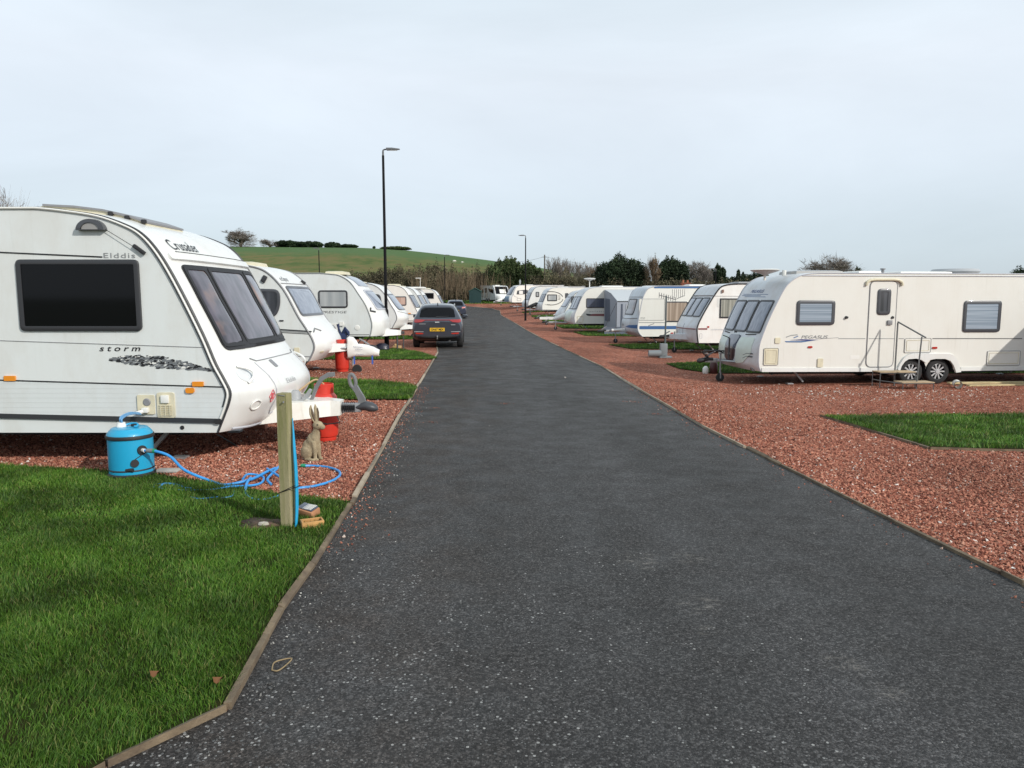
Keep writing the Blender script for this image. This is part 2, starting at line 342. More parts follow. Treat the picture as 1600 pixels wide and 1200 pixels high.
# the ground: one sheet to the horizon, a little below the site's surfaces
gx = sorted(set(list(np.linspace(-90,90,61))+[-6000,-3000,-1500,-800,-400,-200,-130,130,200,400,800,1500,3000,6000]))
gy = sorted(set(list(np.linspace(-10,150,65))+[-3000,-800,-200,-50,180,230,300,420,700,1200,2200,4000,9000]))
V = [(x, y, gz(x, y)-.12-(.25 if y < 104 and abs(x) < 75 else 0)) for y in gy for x in gx]; n = len(gx)
tag(MB().add(V, [(j*n+i,j*n+i+1,(j+1)*n+i+1,(j+1)*n+i) for j in range(len(gy)-1) for i in range(n-1)]).build('ground', M_FIELD, sharp=180, fix=False), kind='structure')

# ---- timber edging boards
def edging(name, pts, seg_len=(2.2,3.2), w=.035, h=.05, seed=3, mt=None):
    rnd = random.Random(seed); m = MB(); P = [Vector((p[0], p[1], 0)) for p in pts]
    acc = [0]
    for a, b in zip(P, P[1:]): acc.append(acc[-1]+(b-a).length)
    def at(s):
        for i in range(len(P)-1):
            if s <= acc[i+1]: return P[i].lerp(P[i+1], (s-acc[i])/max(acc[i+1]-acc[i], 1e-6))
        return P[-1]
    cuts = set(acc); s = 0
    while s < acc[-1]: s += rnd.uniform(*seg_len); cuts.add(min(s, acc[-1]))
    cuts = sorted(cuts); cuts = [cuts[0]]+[c for a, c in zip(cuts, cuts[1:]) if c-a > .1]
    for s0, s1 in zip(cuts, cuts[1:]):
        k = max(1, int((s1-s0)/.8)); tilt = rnd.uniform(-.012,.012); top = rnd.uniform(.8,1.1)*h
        prev = None; ring = []
        a, b = at(s0+.006), at(s1-.006); t = (b-a).normalized(); nn = Vector((-t.y, t.x, 0))
        jit = nn*rnd.uniform(-.008,.008)
        for q in range(k+1):
            c = at(s0+.006+(s1-s0-.012)*q/k)+jit; z = gz(c.x, c.y)
            ring.append([c+nn*w/2+Vector((0,0,z-.04)), c+nn*w/2+Vector((0,0,z+top+tilt)), c-nn*w/2+Vector((0,0,z+top-tilt)), c-nn*w/2+Vector((0,0,z-.04))])
        m.rings(ring); m.add([tuple(v) for v in ring[0]], [(0,1,2,3)])
    o = m.build(name, mt or M_BOARD, sharp=25); tag(o, kind='structure'); return o
def cutl(y0, y1): return [(edge_x(EDGE_L,y0), y0)]+[p for p in EDGE_L if y0+.05 < p[1] < y1-.05]+[(edge_x(EDGE_L,y1), y1)]
edging('kerb_strip', cutl(1.4, 5.75), seed=3, w=.030, h=.028); edging('kerb_strip', cutl(5.77, 85), seed=8, w=.034, h=.028, mt=M_BOARDP)
def cut(E, y0, y1): return [(edge_x(E,y0), y0)]+[p for p in E if y0+.05 < p[1] < y1-.05]+[(edge_x(E,y1), y1)]
edging('kerb_strip', cut(EDGE_R, 1.4, 8.0), seed=5, w=.028, h=.025); edging('kerb_strip', cut(EDGE_R, 8.02, 100), seed=6, w=.034, h=.03, mt=M_BOARDP)

# ---- lawns
M_BLADE = island_ramp('grass_blades', [(0,(.030,.078,.009)),(.35,(.057,.138,.013)),(.7,(.088,.19,.021)),(.92,(.15,.225,.04)),(1,(.24,.23,.08))], rough=.55, patch=.42, pscale=1.5, trans=.25, spec=.35)
def inside(poly, X, Y):
    ok = np.ones(len(X), bool); n = len(poly)
    A = sum(poly[i][0]*poly[(i+1)%n][1]-poly[(i+1)%n][0]*poly[i][1] for i in range(n)); sg = 1 if A > 0 else -1
    for i in range(n):
        (x0,y0),(x1,y1) = poly[i], poly[(i+1)%n]; ok &= ((x1-x0)*(Y-y0)-(y1-y0)*(X-x0))*sg >= 0
    return ok
def wob(X, Y, f, s=0): return (np.sin(X*f*1.7+s+np.sin(Y*f*1.3+s*2)*1.4)+np.sin(Y*f*2.1+s*3+np.sin(X*f*.9+s)*1.7)+np.sin((X+Y)*f*3.1+s))/3
def lawn(poly, lift=.015, dens=3000, h=.05, wd=.004, clip=None, bare=(), name='lawn'):
    xs = [p[0] for p in poly]; ys = [p[1] for p in poly]; st = .3 if max(ys) < 20 else 1.0
    bm = bmesh.new(); nx = int((max(xs)-min(xs))/st)+2; ny = int((max(ys)-min(ys))/st)+2
    gr = [[bm.verts.new((min(xs)-.01+i*(max(xs)-min(xs)+.02)/(nx-1), min(ys)-.01+j*(max(ys)-min(ys)+.02)/(ny-1), 0)) for i in range(nx)] for j in range(ny)]
    for j in range(ny-1):
        for i in range(nx-1): bm.faces.new((gr[j][i], gr[j][i+1], gr[j+1][i+1], gr[j+1][i]))
    n = len(poly); A = sum(poly[i][0]*poly[(i+1)%n][1]-poly[(i+1)%n][0]*poly[i][1] for i in range(n)); sg = 1 if A > 0 else -1
    for i in range(n):
        a, b = Vector(poly[i]), Vector(poly[(i+1)%n]); t = (b-a).normalized(); nn = Vector((t.y, -t.x))*sg
        bmesh.ops.bisect_plane(bm, geom=bm.verts[:]+bm.edges[:]+bm.faces[:], plane_co=(a.x,a.y,0), plane_no=(nn.x,nn.y,0), clear_outer=True)
    for v in bm.verts: v.co.z = gz(v.co.x, v.co.y)+lift
    me = bpy.data.meshes.new(name); bm.to_mesh(me); bm.free(); me.materials.append(M_SOIL); o = bpy.data.objects.new(name, me); COL.objects.link(o); tag(o, kind='structure')
    # blades
    cx0, cx1 = (clip or (min(xs), max(xs))); cx0 = max(cx0, min(xs)); cx1 = min(cx1, max(xs))
    k = int((cx1-cx0)*(max(ys)-min(ys))*dens)
    X = NPR.uniform(cx0, cx1, k); Y = NPR.uniform(min(ys), max(ys), k); ok = inside(poly, X, Y)
    keep = wob(X, Y, 2.3, 1)*.25+.85 > NPR.uniform(0, 1, k); ok &= keep
    for bx_, by_, br, p_ in bare: ok &= ~((np.hypot(X-bx_, (Y-by_)) < br*(1+.3*wob(X, Y, 14, 2))) & (NPR.uniform(0,1,k) < p_))
    X, Y = X[ok], Y[ok]; k = len(X); Z = gz_arr(X, Y)+lift-.003
    hh = h*NPR.uniform(.45, 1.25, k)*(1+.35*wob(X, Y, 3.1, 4)); ww = wd*NPR.uniform(.6, 1.3, k)/2
    a = NPR.uniform(0, 2*np.pi, k); la = wob(X, Y, 5, 6)*2.5+NPR.normal(0, .9, k); ln = hh*NPR.uniform(.2, .95, k)
    dx, dy = np.cos(a)*ww, np.sin(a)*ww; lx, ly = np.cos(la)*ln, np.sin(la)*ln
    P = np.stack([np.stack([X-dx,Y-dy,Z],1), np.stack([X+dx,Y+dy,Z],1), np.stack([X-dx*.8+lx*.35,Y-dy*.8+ly*.35,Z+hh*.6],1), np.stack([X+dx*.8+lx*.35,Y+dy*.8+ly*.35,Z+hh*.6],1), np.stack([X+lx,Y+ly,Z+hh*.95],1)],1).reshape(-1,3)
    b = (np.arange(k)*5)[:,None]; T = np.concatenate([b+np.array([[0,1,3]]), b+np.array([[0,3,2]]), b+np.array([[2,3,4]])],1).reshape(-1)
    g = np_mesh('grass', P, T, M_BLADE, 3); tag(g, kind='stuff')
    return o
e = {i: p for i, p in enumerate(EDGE_L)}
near_edge = [(p[0]-.03, p[1]) for p in EDGE_L if 1.3 < p[1] < 5.72]
c1 = G(540,786); c2 = G(440,775); c3 = G(240,743); c4 = G(0,729)
SOILPATCH = G(410,822)
def near_top(x): return float(np.interp(x, [c4[0]-3, c4[0], c3[0], c2[0], c1[0]], [c4[1]+.25, c4[1], c3[1], c2[1], c1[1]]))
V = []; Fs = []; tx = [c4[0]-3, c4[0], c3[0], c2[0], c1[0]]; ty = [c4[1]+.25, c4[1], c3[1], c2[1], c1[1]]
ys_n = sorted(set(list(np.arange(1.2, ty[0]-.01, .08))+[K_[1] for K_ in EDGE_L if 1.2 < K_[1] < c1[1]]+ty[1:]))
for y in ys_n:
    xr2 = xl_(y)-.012 if y <= c1[1] else min(float(np.interp(-y, [-t for t in ty], tx)), xl_(y)-.012)
    for j in range(26): x = -9+(xr2+9)*j/25; V.append((x, y, gz(x,y)+.018))
for i in range(len(ys_n)-1):
    for j in range(25): k = i*26+j; Fs.append((k, k+1, k+27, k+26))
tag(MB().add(V, Fs).build('lawn', M_SOIL, sharp=180, fix=False), kind='structure')
def blades(name, X, Y, h, wd, lift=.018):
    k = len(X); Z = gz_arr(X, Y)+lift-.003; hh = h*NPR.uniform(.4, 1.3, k)*(1+.30*wob(X, Y, 3.1, 4)); ww = wd*NPR.uniform(.6, 1.3, k)/2
    a = NPR.uniform(0, 2*np.pi, k); la = np.where(NPR.uniform(0,1,k) < .35, wob(X, Y, 4, 6)*3, NPR.uniform(0, 2*np.pi, k)); ln = hh*NPR.uniform(.1, .9, k)
    dx, dy = np.cos(a)*ww, np.sin(a)*ww; lx, ly = np.cos(la)*ln, np.sin(la)*ln
    P = np.stack([np.stack([X-dx,Y-dy,Z],1), np.stack([X+dx,Y+dy,Z],1), np.stack([X-dx*.8+lx*.35,Y-dy*.8+ly*.35,Z+hh*.6],1), np.stack([X+dx*.8+lx*.35,Y+dy*.8+ly*.35,Z+hh*.6],1), np.stack([X+lx,Y+ly,Z+hh*.95],1)],1).reshape(-1,3)
    b = (np.arange(k)*5)[:,None]; T = np.concatenate([b+np.array([[0,1,3]]), b+np.array([[0,3,2]]), b+np.array([[2,3,4]])],1).reshape(-1)
    g = np_mesh(name, P, T, M_BLADE, 3); tag(g, kind='stuff')
for (y0,y1,d,h,wd) in ((1.6,2.6,30000,.034,.0028),(2.6,3.6,27000,.035,.0030),(3.6,4.8,20000,.035,.0036),(4.8,7.3,13000,.035,.0048)):
    x0 = -.86*y1-.15; k = int((-.95-x0)*(y1-y0)*d); X = NPR.uniform(x0,-.95,k); Y = NPR.uniform(y0,y1,k)
    edge = np.array([xl_(t) for t in np.arange(1,8,.02)]); ex_ = np.interp(Y, np.arange(1,8,.02), edge); top_ = np.interp(X, [c4[0]-3, c4[0], c3[0], c2[0], c1[0]], [c4[1]+.25, c4[1], c3[1], c2[1], c1[1]])
    de = np.abs(X-ex_); thin = np.clip(de/.10, .25, 1)*(.82+.3*wob(X,Y,2.3,1)); ok = (X < ex_-.012) & (Y < top_+.02*wob(X,Y,20,1)) & (NPR.uniform(0,1,k) < thin)
    for bx_, by_, br, p_ in ((SOILPATCH[0],SOILPATCH[1],.15,.95),(G(403,888)[0],G(403,888)[1],.13,.75),(-1.75,2.62,.16,.6)): ok &= ~((np.hypot(X-bx_, (Y-by_)) < br*(1+.3*wob(X, Y, 14, 2))) & (NPR.uniform(0,1,k) < p_))
    blades('grass', X[ok], Y[ok], h, wd)
def lawn_px(pts, far_x, dens, h, wd, lift=.02, clip=None):
    P = [G(*p)[:2] for p in pts]; P += [(far_x, P[-1][1]), (far_x, P[0][1])]; lawn(P, lift, dens, h, wd, clip)
lawn_px([(430,592),(560,595),(625,600),(652,607),(643,625.5)][::1], -26, 2600, .06, .009, clip=(-9.5,0))
lawn_px([(540,546),(622,546),(655,551),(683,560),(676,562.5)], -30, 1100, .06, .014, clip=(-14,0))
for (a, b, dn) in (((640,526),(660,530.5),500),((660,508),(672,511.5),260)):
    P = [G(*a)[:2], G(b[0], b[1])[:2]]; lawn([(-34,P[0][1]),(P[0][0],P[0][1]),(P[1][0],P[1][1]),(-34,P[1][1])], .02, dn, .07, .03, clip=(-18,0))
# right hand side
def lawn_r(pts, far_x, dens, h, wd, clip):
    P = [G(*p)[:2] for p in pts]; P = [(far_x, P[0][1])]+P+[(far_x, P[-1][1])]; lawn(P, .02, dens, h, wd, clip)
lawn_r([(1420,649.5),(1283,651),(1372,677),(1452,700.5),(1520,702.5)], 40, 1900, .055, .009, (3,13))
edging('kerb_strip', [G(*p) for p in ((1283,651.5),(1372,678),(1452,702),(1700,706))], seed=9, w=.03, h=.03)
lawn_r([(1160,565),(1100,566),(1040,569),(1062,577),(1112,584),(1190,584)], 40, 700, .06, .016, (3,30))
lawn_r([(1060,537),(950,539),(985,545.5),(1100,547)], 45, 420, .06, .022, (2,40))
lawn_r([(940,518),(896,519.5),(915,525),(990,526)], 45, 260, .07, .035, (2,26))
lawn_r([(900,507.5),(868,509),(880,513.5),(930,514)], 50, 150, .08, .05, (0,24))
for a, b in (((846,500.5),(850,503)),((830,494),(833,496)),((815,488),(818,489.6))):
    A_, B_ = G(*a), G(*b); lawn([(A_[0],A_[1]),(B_[0],B_[1]),(50,B_[1]),(50,A_[1])], .03, 60, .08, .08, clip=(0,20))
lawn([(-6.5,104.3),(60,104.3),(60,119),(-75,119),(-75,104.6)], .03, 12, .14, .2, clip=(-12,40))
lawn([(-6.9,79.5),(-9,86.3),(-16,92),(-75,92),(-75,79.5)][::-1], .03, 12, .12, .2, clip=(-30,0))

# ---- loose crushed stones over the near gravel, and strays on the asphalt
M_STONES = island_ramp('crushed_red_stone', [(0,(.075,.025,.017)),(.22,(.22,.075,.05)),(.52,(.37,.142,.092)),(.8,(.46,.20,.13)),(.94,(.48,.25,.17)),(.975,(.48,.31,.24)),(.988,(.66,.60,.53)),(1,(.72,.68,.63))], patch=.15, pscale=.5)
M_GREYST = island_ramp('loose_grey_chips', [(0,(.04,.04,.04)),(.45,(.10,.098,.094)),(.75,(.19,.185,.175)),(.94,(.33,.315,.29)),(1,(.6,.58,.54))], patch=0)
OCT_V = np.array([[1,0,0],[-1,0,0],[0,1,0],[0,-1,0],[0,0,1],[0,0,-1]], float); OCT_F = np.array([[0,2,4],[2,1,4],[1,3,4],[3,0,4],[2,0,5],[1,2,5],[3,1,5],[0,3,5]])
def stones(name, X, Y, r0, r1, material, lift=0., flat=.6):
    k = len(X); r = NPR.uniform(0, 1, k)**2*(r1-r0)+r0
    q = NPR.normal(0, 1, (k,4)); q /= np.linalg.norm(q, axis=1)[:,None]; w_, x, y, z = q.T
    Rm = np.stack([1-2*(y*y+z*z),2*(x*y-z*w_),2*(x*z+y*w_),2*(x*y+z*w_),1-2*(x*x+z*z),2*(y*z-x*w_),2*(x*z-y*w_),2*(y*z+x*w_),1-2*(x*x+y*y)],1).reshape(k,3,3)
    base = OCT_V[None]*NPR.uniform(.55,1.25,(k,6,1)); base = base*np.stack([np.ones(k), NPR.uniform(.6,1,k), NPR.uniform(.45,.8,k)],1)[:,None,:]+NPR.normal(0,.16,(k,6,3))
    P = np.einsum('kij,kvj->kvi', Rm, base)*r[:,None,None]; P[:,:,2] *= flat+.3
    P[:,:,0] += X[:,None]; P[:,:,1] += Y[:,None]; P[:,:,2] += (gz_arr(X,Y)+lift+r*.25)[:,None]
    T = (np.arange(k)*6)[:,None,None]+OCT_F[None]; o = np_mesh(name, P.reshape(-1,3), T.reshape(-1), material, 3); tag(o, kind='stuff'); return o
def area(x0,x1,y0,y1,d): k = int((x1-x0)*(y1-y0)*d); return NPR.uniform(x0,x1,k), NPR.uniform(y0,y1,k)
er = np.array([xr_(y) for y in np.arange(0,40,.1)]); el_ = np.array([xl_(y) for y in np.arange(0,40,.1)])
def XR(Y): return np.interp(Y, np.arange(0,40,.1), er)
def XL(Y): return np.interp(Y, np.arange(0,40,.1), el_)
lawnR = [G(*p)[:2] for p in ((1283,651),(1372,677),(1452,700.5))]; yT = lawnR[0][1]; yB = lawnR[2][1]
XX = []; YY = []
for (y0,y1,d) in ((3.6,5.5,4600),(5.5,8,3400),(8,12,1700),(12,17,700)):
    X, Y = area(1.8, min(13, 1+y1*.75), y0, y1, d); ok = X > XR(Y)+.03; XX.append(X[ok]); YY.append(Y[ok])
X = np.concatenate(XX); Y = np.concatenate(YY)
xl_edge = np.interp(Y, [yB, lawnR[1][1], yT], [lawnR[2][0], lawnR[1][0], lawnR[0][0]]); ok = ~((Y > yB) & (Y < yT) & (X > xl_edge)); X, Y = X[ok], Y[ok]
stones('gravel_stones', X, Y, .007, .019, M_STONES)
XX = []; YY = []
lg = G(652,607)[1]; lg0 = G(643,625.5)[1]
for (y0,y1,d) in ((5.6,7.5,4200),(7.5,10,2700),(10,lg0,1400),(lg,22,500)):
    X, Y = area(-6.0 if y1 < 9 else -7, -1, y0, y1, d); fe = np.interp(X, [c4[0]-3, c4[0], c3[0], c2[0], c1[0]], [c4[1]+.2, c4[1], c3[1], c2[1], c1[1]]); ok = (X < XL(Y)-.03) & (Y > fe+.02); XX.append(X[ok]); YY.append(Y[ok])
stones('gravel_stones', np.concatenate(XX), np.concatenate(YY), .007, .019, M_STONES)
PALES = island_ramp('pale_crushed_stone', [(0,(.42,.30,.24)),(.5,(.55,.46,.40)),(1,(.68,.64,.58))])
k = 420; a_, b_ = G(1330,608), G(1480,640); X = NPR.normal((a_[0]+b_[0])/2, 1.7, k); Y = NPR.normal(a_[1]-.9, .75, k); stones('pale_stones', X, Y, .012, .032, PALES)
k = 90; X = NPR.uniform(3.2, 6.5, k); Y = NPR.uniform(4.2, 8, k); ok = X > XR(Y)+.1; stones('pale_stones', X[ok], Y[ok], .010, .026, PALES)
# strays along the kerbs
k = 1500; Y = NPR.uniform(2.4, 12, k)**1.0; X = XL(Y)+.03+np.abs(NPR.normal(0, .16, k)); stones('loose_stones', X, Y, .003, .011, M_GREYST)
k = 700; Y = NPR.uniform(4.5, 14, k); X = XL(Y)+.02+np.abs(NPR.normal(0, .12, k)); stones('loose_stones', X, Y, .005, .014, M_STONES)
k = 260; Y = NPR.uniform(3.5, 16, k); X = XR(Y)-.03-np.abs(NPR.normal(0, .13, k)); stones('loose_stones', X, Y, .005, .014, M_STONES)
k = 420; Y = NPR.uniform(2.2, 14, k); X = NPR.uniform(-1.2, 3.0, k); ok = (X > XL(Y)+.1) & (X < XR(Y)-.1); stones('loose_stones', X[ok], Y[ok], .002, .0065, M_GREYST)
sp_ = [G(*p) for p in ((679,637),(675,660),(988,628),(1024,647),(790,631)  )]
X = np.concatenate([s[0]+NPR.normal(0,.07,22) for s in sp_]); Y = np.concatenate([s[1]+NPR.normal(0,.05,22) for s in sp_]); stones('loose_stones', X, Y, .005, .013, M_STONES)
# ================================================================ CARAVANS
def mat_side(name, col, ribs=0, dirt=.12, rough=.42):
    m = mat(name, col, rough, coat=.15); nt = m.node_tree; p = nt.nodes['Principled BSDF']
    tc = N(nt, 'ShaderNodeTexCoord'); mpn = N(nt, 'ShaderNodeMapping'); mpn.inputs['Scale'].default_value = (1.1, 1.1, .6); lk(nt, tc.outputs['Object'], mpn.inputs[0])
    n = N(nt, 'ShaderNodeTexNoise'); n.inputs['Scale'].default_value = 1.5; n.inputs['Detail'].default_value = 9; n.inputs['Roughness'].default_value = .7; lk(nt, mpn.outputs[0], n.inputs['Vector'])
    r = N(nt, 'ShaderNodeValToRGB'); lk(nt, n.outputs[0], r.inputs[0]); r.color_ramp.elements[0].position = .25; r.color_ramp.elements[1].position = .55
    r.color_ramp.elements[0].color = (*[c*(1-dirt*(1+.35*i)) for i, c in enumerate(col)], 1); r.color_ramp.elements[1].color = (*col, 1)
    # rain streaks: thin vertical runs of grime, only here and there
    mp2 = N(nt, 'ShaderNodeMapping'); mp2.inputs['Scale'].default_value = (16, 16, .55); lk(nt, tc.outputs['Object'], mp2.inputs[0]); n4 = N(nt, 'ShaderNodeTexNoise'); n4.inputs['Scale'].default_value = 1; n4.inputs['Detail'].default_value = 4; n4.inputs['Roughness'].default_value = .6; lk(nt, mp2.outputs[0], n4.inputs['Vector'])
    n5 = N(nt, 'ShaderNodeTexNoise'); n5.inputs['Scale'].default_value = .9; n5.inputs['Detail'].default_value = 2; lk(nt, tc.outputs['Object'], n5.inputs['Vector'])
    m4 = N(nt, 'ShaderNodeMapRange'); m4.inputs[1].default_value = .58; m4.inputs[2].default_value = .78; lk(nt, n4.outputs[0], m4.inputs[0]); m5 = N(nt, 'ShaderNodeMapRange'); m5.inputs[1].default_value = .42; m5.inputs[2].default_value = .65; m5.inputs[4].default_value = .42; lk(nt, n5.outputs[0], m5.inputs[0])
    mm = N(nt, 'ShaderNodeMath', operation='MULTIPLY'); lk(nt, m4.outputs[0], mm.inputs[0]); lk(nt, m5.outputs[0], mm.inputs[1])
    xx = N(nt, 'ShaderNodeMix', data_type='RGBA'); lk(nt, mm.outputs[0], xx.inputs[0]); lk(nt, r.outputs[0], xx.inputs[6]); xx.inputs[7].default_value = (col[0]*.48, col[1]*.46, col[2]*.36, 1); lk(nt, xx.outputs[2], p.inputs['Base Color'])
    b = N(nt, 'ShaderNodeBump'); b.inputs['Strength'].default_value = .25; b.inputs['Distance'].default_value = .004
    n3 = N(nt, 'ShaderNodeTexNoise'); n3.inputs['Scale'].default_value = 4; n3.inputs['Detail'].default_value = 2; lk(nt, tc.outputs['Object'], n3.inputs['Vector']); lk(nt, n3.outputs[0], b.inputs['Height'])
    last = b.outputs[0]
    if ribs:
        sx = N(nt, 'ShaderNodeSeparateXYZ'); lk(nt, tc.outputs['Object'], sx.inputs[0])
        q = N(nt, 'ShaderNodeMath', operation='MULTIPLY'); lk(nt, sx.outputs[2], q.inputs[0]); q.inputs[1].default_value = ribs
        fr = N(nt, 'ShaderNodeMath', operation='FRACT'); lk(nt, q.outputs[0], fr.inputs[0])
        pw = N(nt, 'ShaderNodeMath', operation='POWER'); lk(nt, fr.outputs[0], pw.inputs[0]); pw.inputs[1].default_value = 6
        b2 = N(nt, 'ShaderNodeBump'); b2.inputs['Strength'].default_value = .4; b2.inputs['Distance'].default_value = .003; lk(nt, pw.outputs[0], b2.inputs['Height']); lk(nt, last, b2.inputs['Normal']); last = b2.outputs[0]
    lk(nt, last, p.inputs['Normal']); return m
SIDE_W = mat_side('side_panel_white', (.675,.70,.69)); SIDE_RIB = mat_side('side_panel_ribbed', (.64,.67,.67), ribs=22)
SIDE_CR = mat_side('side_panel_cream', (.715,.705,.655), dirt=.05); SIDE_WW = mat_side('side_panel_ivory', (.78,.765,.71), dirt=.07)
GRP = mat_side('moulding_white', (.73,.735,.715), dirt=.1, rough=.3); GRP_D = mat_side('moulding_grey', (.62,.645,.67), dirt=.22, rough=.35); GRP_G = mat_side('moulding_green', (.60,.68,.62), dirt=.1, rough=.3)
BLACK = mat('black_rubber', (.018,.018,.02), .6, bump=.2); TRIM = mat('dark_trim', (.035,.036,.04), .4); GREYT = mat('grey_trim', (.22,.22,.23), .5)
FRAME = mat('window_frame', (.06,.063,.072), .35, coat=.3); GLASSK = mat('black_glass', (.004,.004,.005), .05, spec=.22)
STEEL = mat('galvanised_steel', (.36,.37,.38), .5, metal=.6, var=.2, vscale=20); DARKST = mat('chassis_steel', (.06,.06,.062), .6, var=.3); PLAST = mat('white_plastic', (.74,.73,.69), .45); CREAMP = mat('aged_plastic', (.62,.57,.42), .5, var=.1)
ORANGE = mat('amber_lens', (.75,.26,.02), .25, coat=.6); REDL = mat('red_lens', (.42,.03,.02), .2, coat=.6); INKK = mat('black_lettering', (.012,.012,.014), .5); INKG = mat('grey_lettering', (.22,.225,.23), .5)
BLUEINK = mat('blue_lettering', (.03,.07,.22), .5); STRIPEB = mat('blue_stripe', (.05,.13,.30), .4); STRIPEG = mat('grey_stripe', (.28,.29,.29), .4); STRIPER = mat('maroon_stripe', (.24,.09,.09), .45); PALEST = mat('pale_stripe', (.45,.46,.50), .45)
TYRE = mat('tyre_rubber', (.022,.022,.023), .85, bump=.4, bscale=90); RIM = mat('alloy_rim', (.55,.56,.57), .35, metal=.5, var=.1); HUBD = mat('hub_dark', (.03,.03,.032), .6)
def pane_mat(name, base, streak, sc=14, rough=.06, horiz=False, warm=None):
    """acrylic pane with a curtain or blind close behind it"""
    m = bpy.data.materials.new(name); m.use_nodes = True; nt = m.node_tree; p = nt.nodes['Principled BSDF']; p.inputs['Roughness'].default_value = .35; p.inputs['Coat Weight'].default_value = 1; p.inputs['Coat Roughness'].default_value = rough; p.inputs['Specular IOR Level'].default_value = .4
    tc = N(nt, 'ShaderNodeTexCoord'); mpn = N(nt, 'ShaderNodeMapping'); mpn.inputs['Scale'].default_value = (.3,.3,sc) if horiz else (sc, sc, .35); lk(nt, tc.outputs['Object'], mpn.inputs[0])
    n = N(nt, 'ShaderNodeTexNoise'); n.inputs['Scale'].default_value = 1.0; n.inputs['Detail'].default_value = 1; lk(nt, mpn.outputs[0], n.inputs['Vector'])
    r = N(nt, 'ShaderNodeValToRGB'); lk(nt, n.outputs[0], r.inputs[0]); r.color_ramp.elements[0].position = .35; r.color_ramp.elements[1].position = .65
    r.color_ramp.elements[0].color = (*base, 1); r.color_ramp.elements[1].color = (*streak, 1); o = r.outputs[0]
    if warm:
        n2 = N(nt, 'ShaderNodeTexNoise'); n2.inputs['Scale'].default_value = 2.6; n2.inputs['Detail'].default_value = 3; lk(nt, tc.outputs['Object'], n2.inputs['Vector'])
        mr = N(nt, 'ShaderNodeMapRange'); mr.inputs[1].default_value = .57; mr.inputs[2].default_value = .75; lk(nt, n2.outputs[0], mr.inputs[0])
        x = N(nt, 'ShaderNodeMix', data_type='RGBA'); lk(nt, mr.outputs[0], x.inputs[0]); lk(nt, o, x.inputs[6]); x.inputs[7].default_value = (*warm, 1); o = x.outputs[2]
    lk(nt, o, p.inputs['Base Color']); return m
P_MAUVE = pane_mat('pane_mauve', (.035,.030,.042), (.10,.085,.11), 9, warm=(.22,.13,.10)); P_BLUE = pane_mat('pane_blue_grey', (.13,.155,.21), (.22,.25,.31), 13); P_CURT = pane_mat('pane_net_curtain', (.20,.20,.17), (.42,.41,.35), 16, warm=None)
P_BLIND = pane_mat('pane_pleated_blind', (.17,.22,.28), (.33,.39,.46), 34, horiz=True); P_SILV = pane_mat('pane_silver_blind', (.30,.32,.33), (.44,.45,.45), 5); P_TAN = pane_mat('pane_tan_curtain', (.26,.19,.14), (.48,.38,.30), 12); P_DARK = pane_mat('pane_dark', (.02,.022,.028), (.07,.075,.09), 7)
P_SLATE = pane_mat('pane_slate', (.055,.065,.10), (.10,.115,.16), 5); P_PINK = pane_mat('pane_pink_curtain', (.42,.27,.21), (.62,.45,.37), 14)

def wheel(parent, c, r=.31, w=.19, spokes=10, face=-1, rimmat=None):
    """tyre + rim; face = side (in Y) that looks outwards"""
    e = bpy.data.objects.new('wheel', None); COL.objects.link(e); e.parent = parent; e.location = c; e.empty_display_size = .1
    t = MB().lathe([(r*.62,-w/2),(r*.9,-w/2),(r*.97,-w*.42),(r,-w*.3),(r*1.003,0),(r,w*.3),(r*.97,w*.42),(r*.9,w/2),(r*.62,w/2)], seg=36, axis='Y', caps=False)
    t.build('tyre', TYRE, e)
    m = MB(); f = face*w*.40
    m.lathe([(r*.66,-w*.45),(r*.66,w*.45)], seg=32, axis='Y', m=1, caps=False)
    m.lathe([(0,-.004),(r*.6,-.004),(r*.6,.004),(0,.004)], c=(0,-f*.1,0), seg=24, axis='Y', m=1)
    ro = [(r*.60,-.006),(r*.67,-.012),(r*.69,.0),(r*.60,.012)]; m.lathe([(a, -b) for a, b in ro], c=(0,f,0), seg=32, axis='Y', caps=False)
    m.lathe([(0,-.02),(r*.13,-.018),(r*.17,0),(r*.17,.02)] if face > 0 else [(0,.02),(r*.13,.018),(r*.17,0),(r*.17,-.02)], c=(0,f,0), seg=16, axis='Y')
    for k in range(spokes):
        a = 2*math.pi*k/spokes; ca, sa = math.cos(a), math.sin(a); wd = r*.055
        for sgn in (1,):
            p = [(r*.14,-wd*.8),(r*.62,-wd*1.15),(r*.62,wd*1.15),(r*.14,wd*.8)]
            q = [(x*ca-y*sa, x*sa+y*ca) for x, y in p]; m.prism(q, f-.008, f+.012)
    m.build('rim', [rimmat or RIM, HUBD], e)
    return e
def catm(pts, k=6):
    o = []; n = len(pts)
    for i in range(n-1):
        p0, p1, p2, p3 = [Vector(pts[max(0,min(n-1,i+j))]) for j in (-1,0,1,2)]
        for s in range(k):
            t = s/k; o.append(tuple(.5*((2*p1)+(p2-p0)*t+(2*p0-5*p1+4*p2-p3)*t*t+(3*p1-p0-3*p2+p3)*t**3)))
    o.append(tuple(pts[-1])); return o
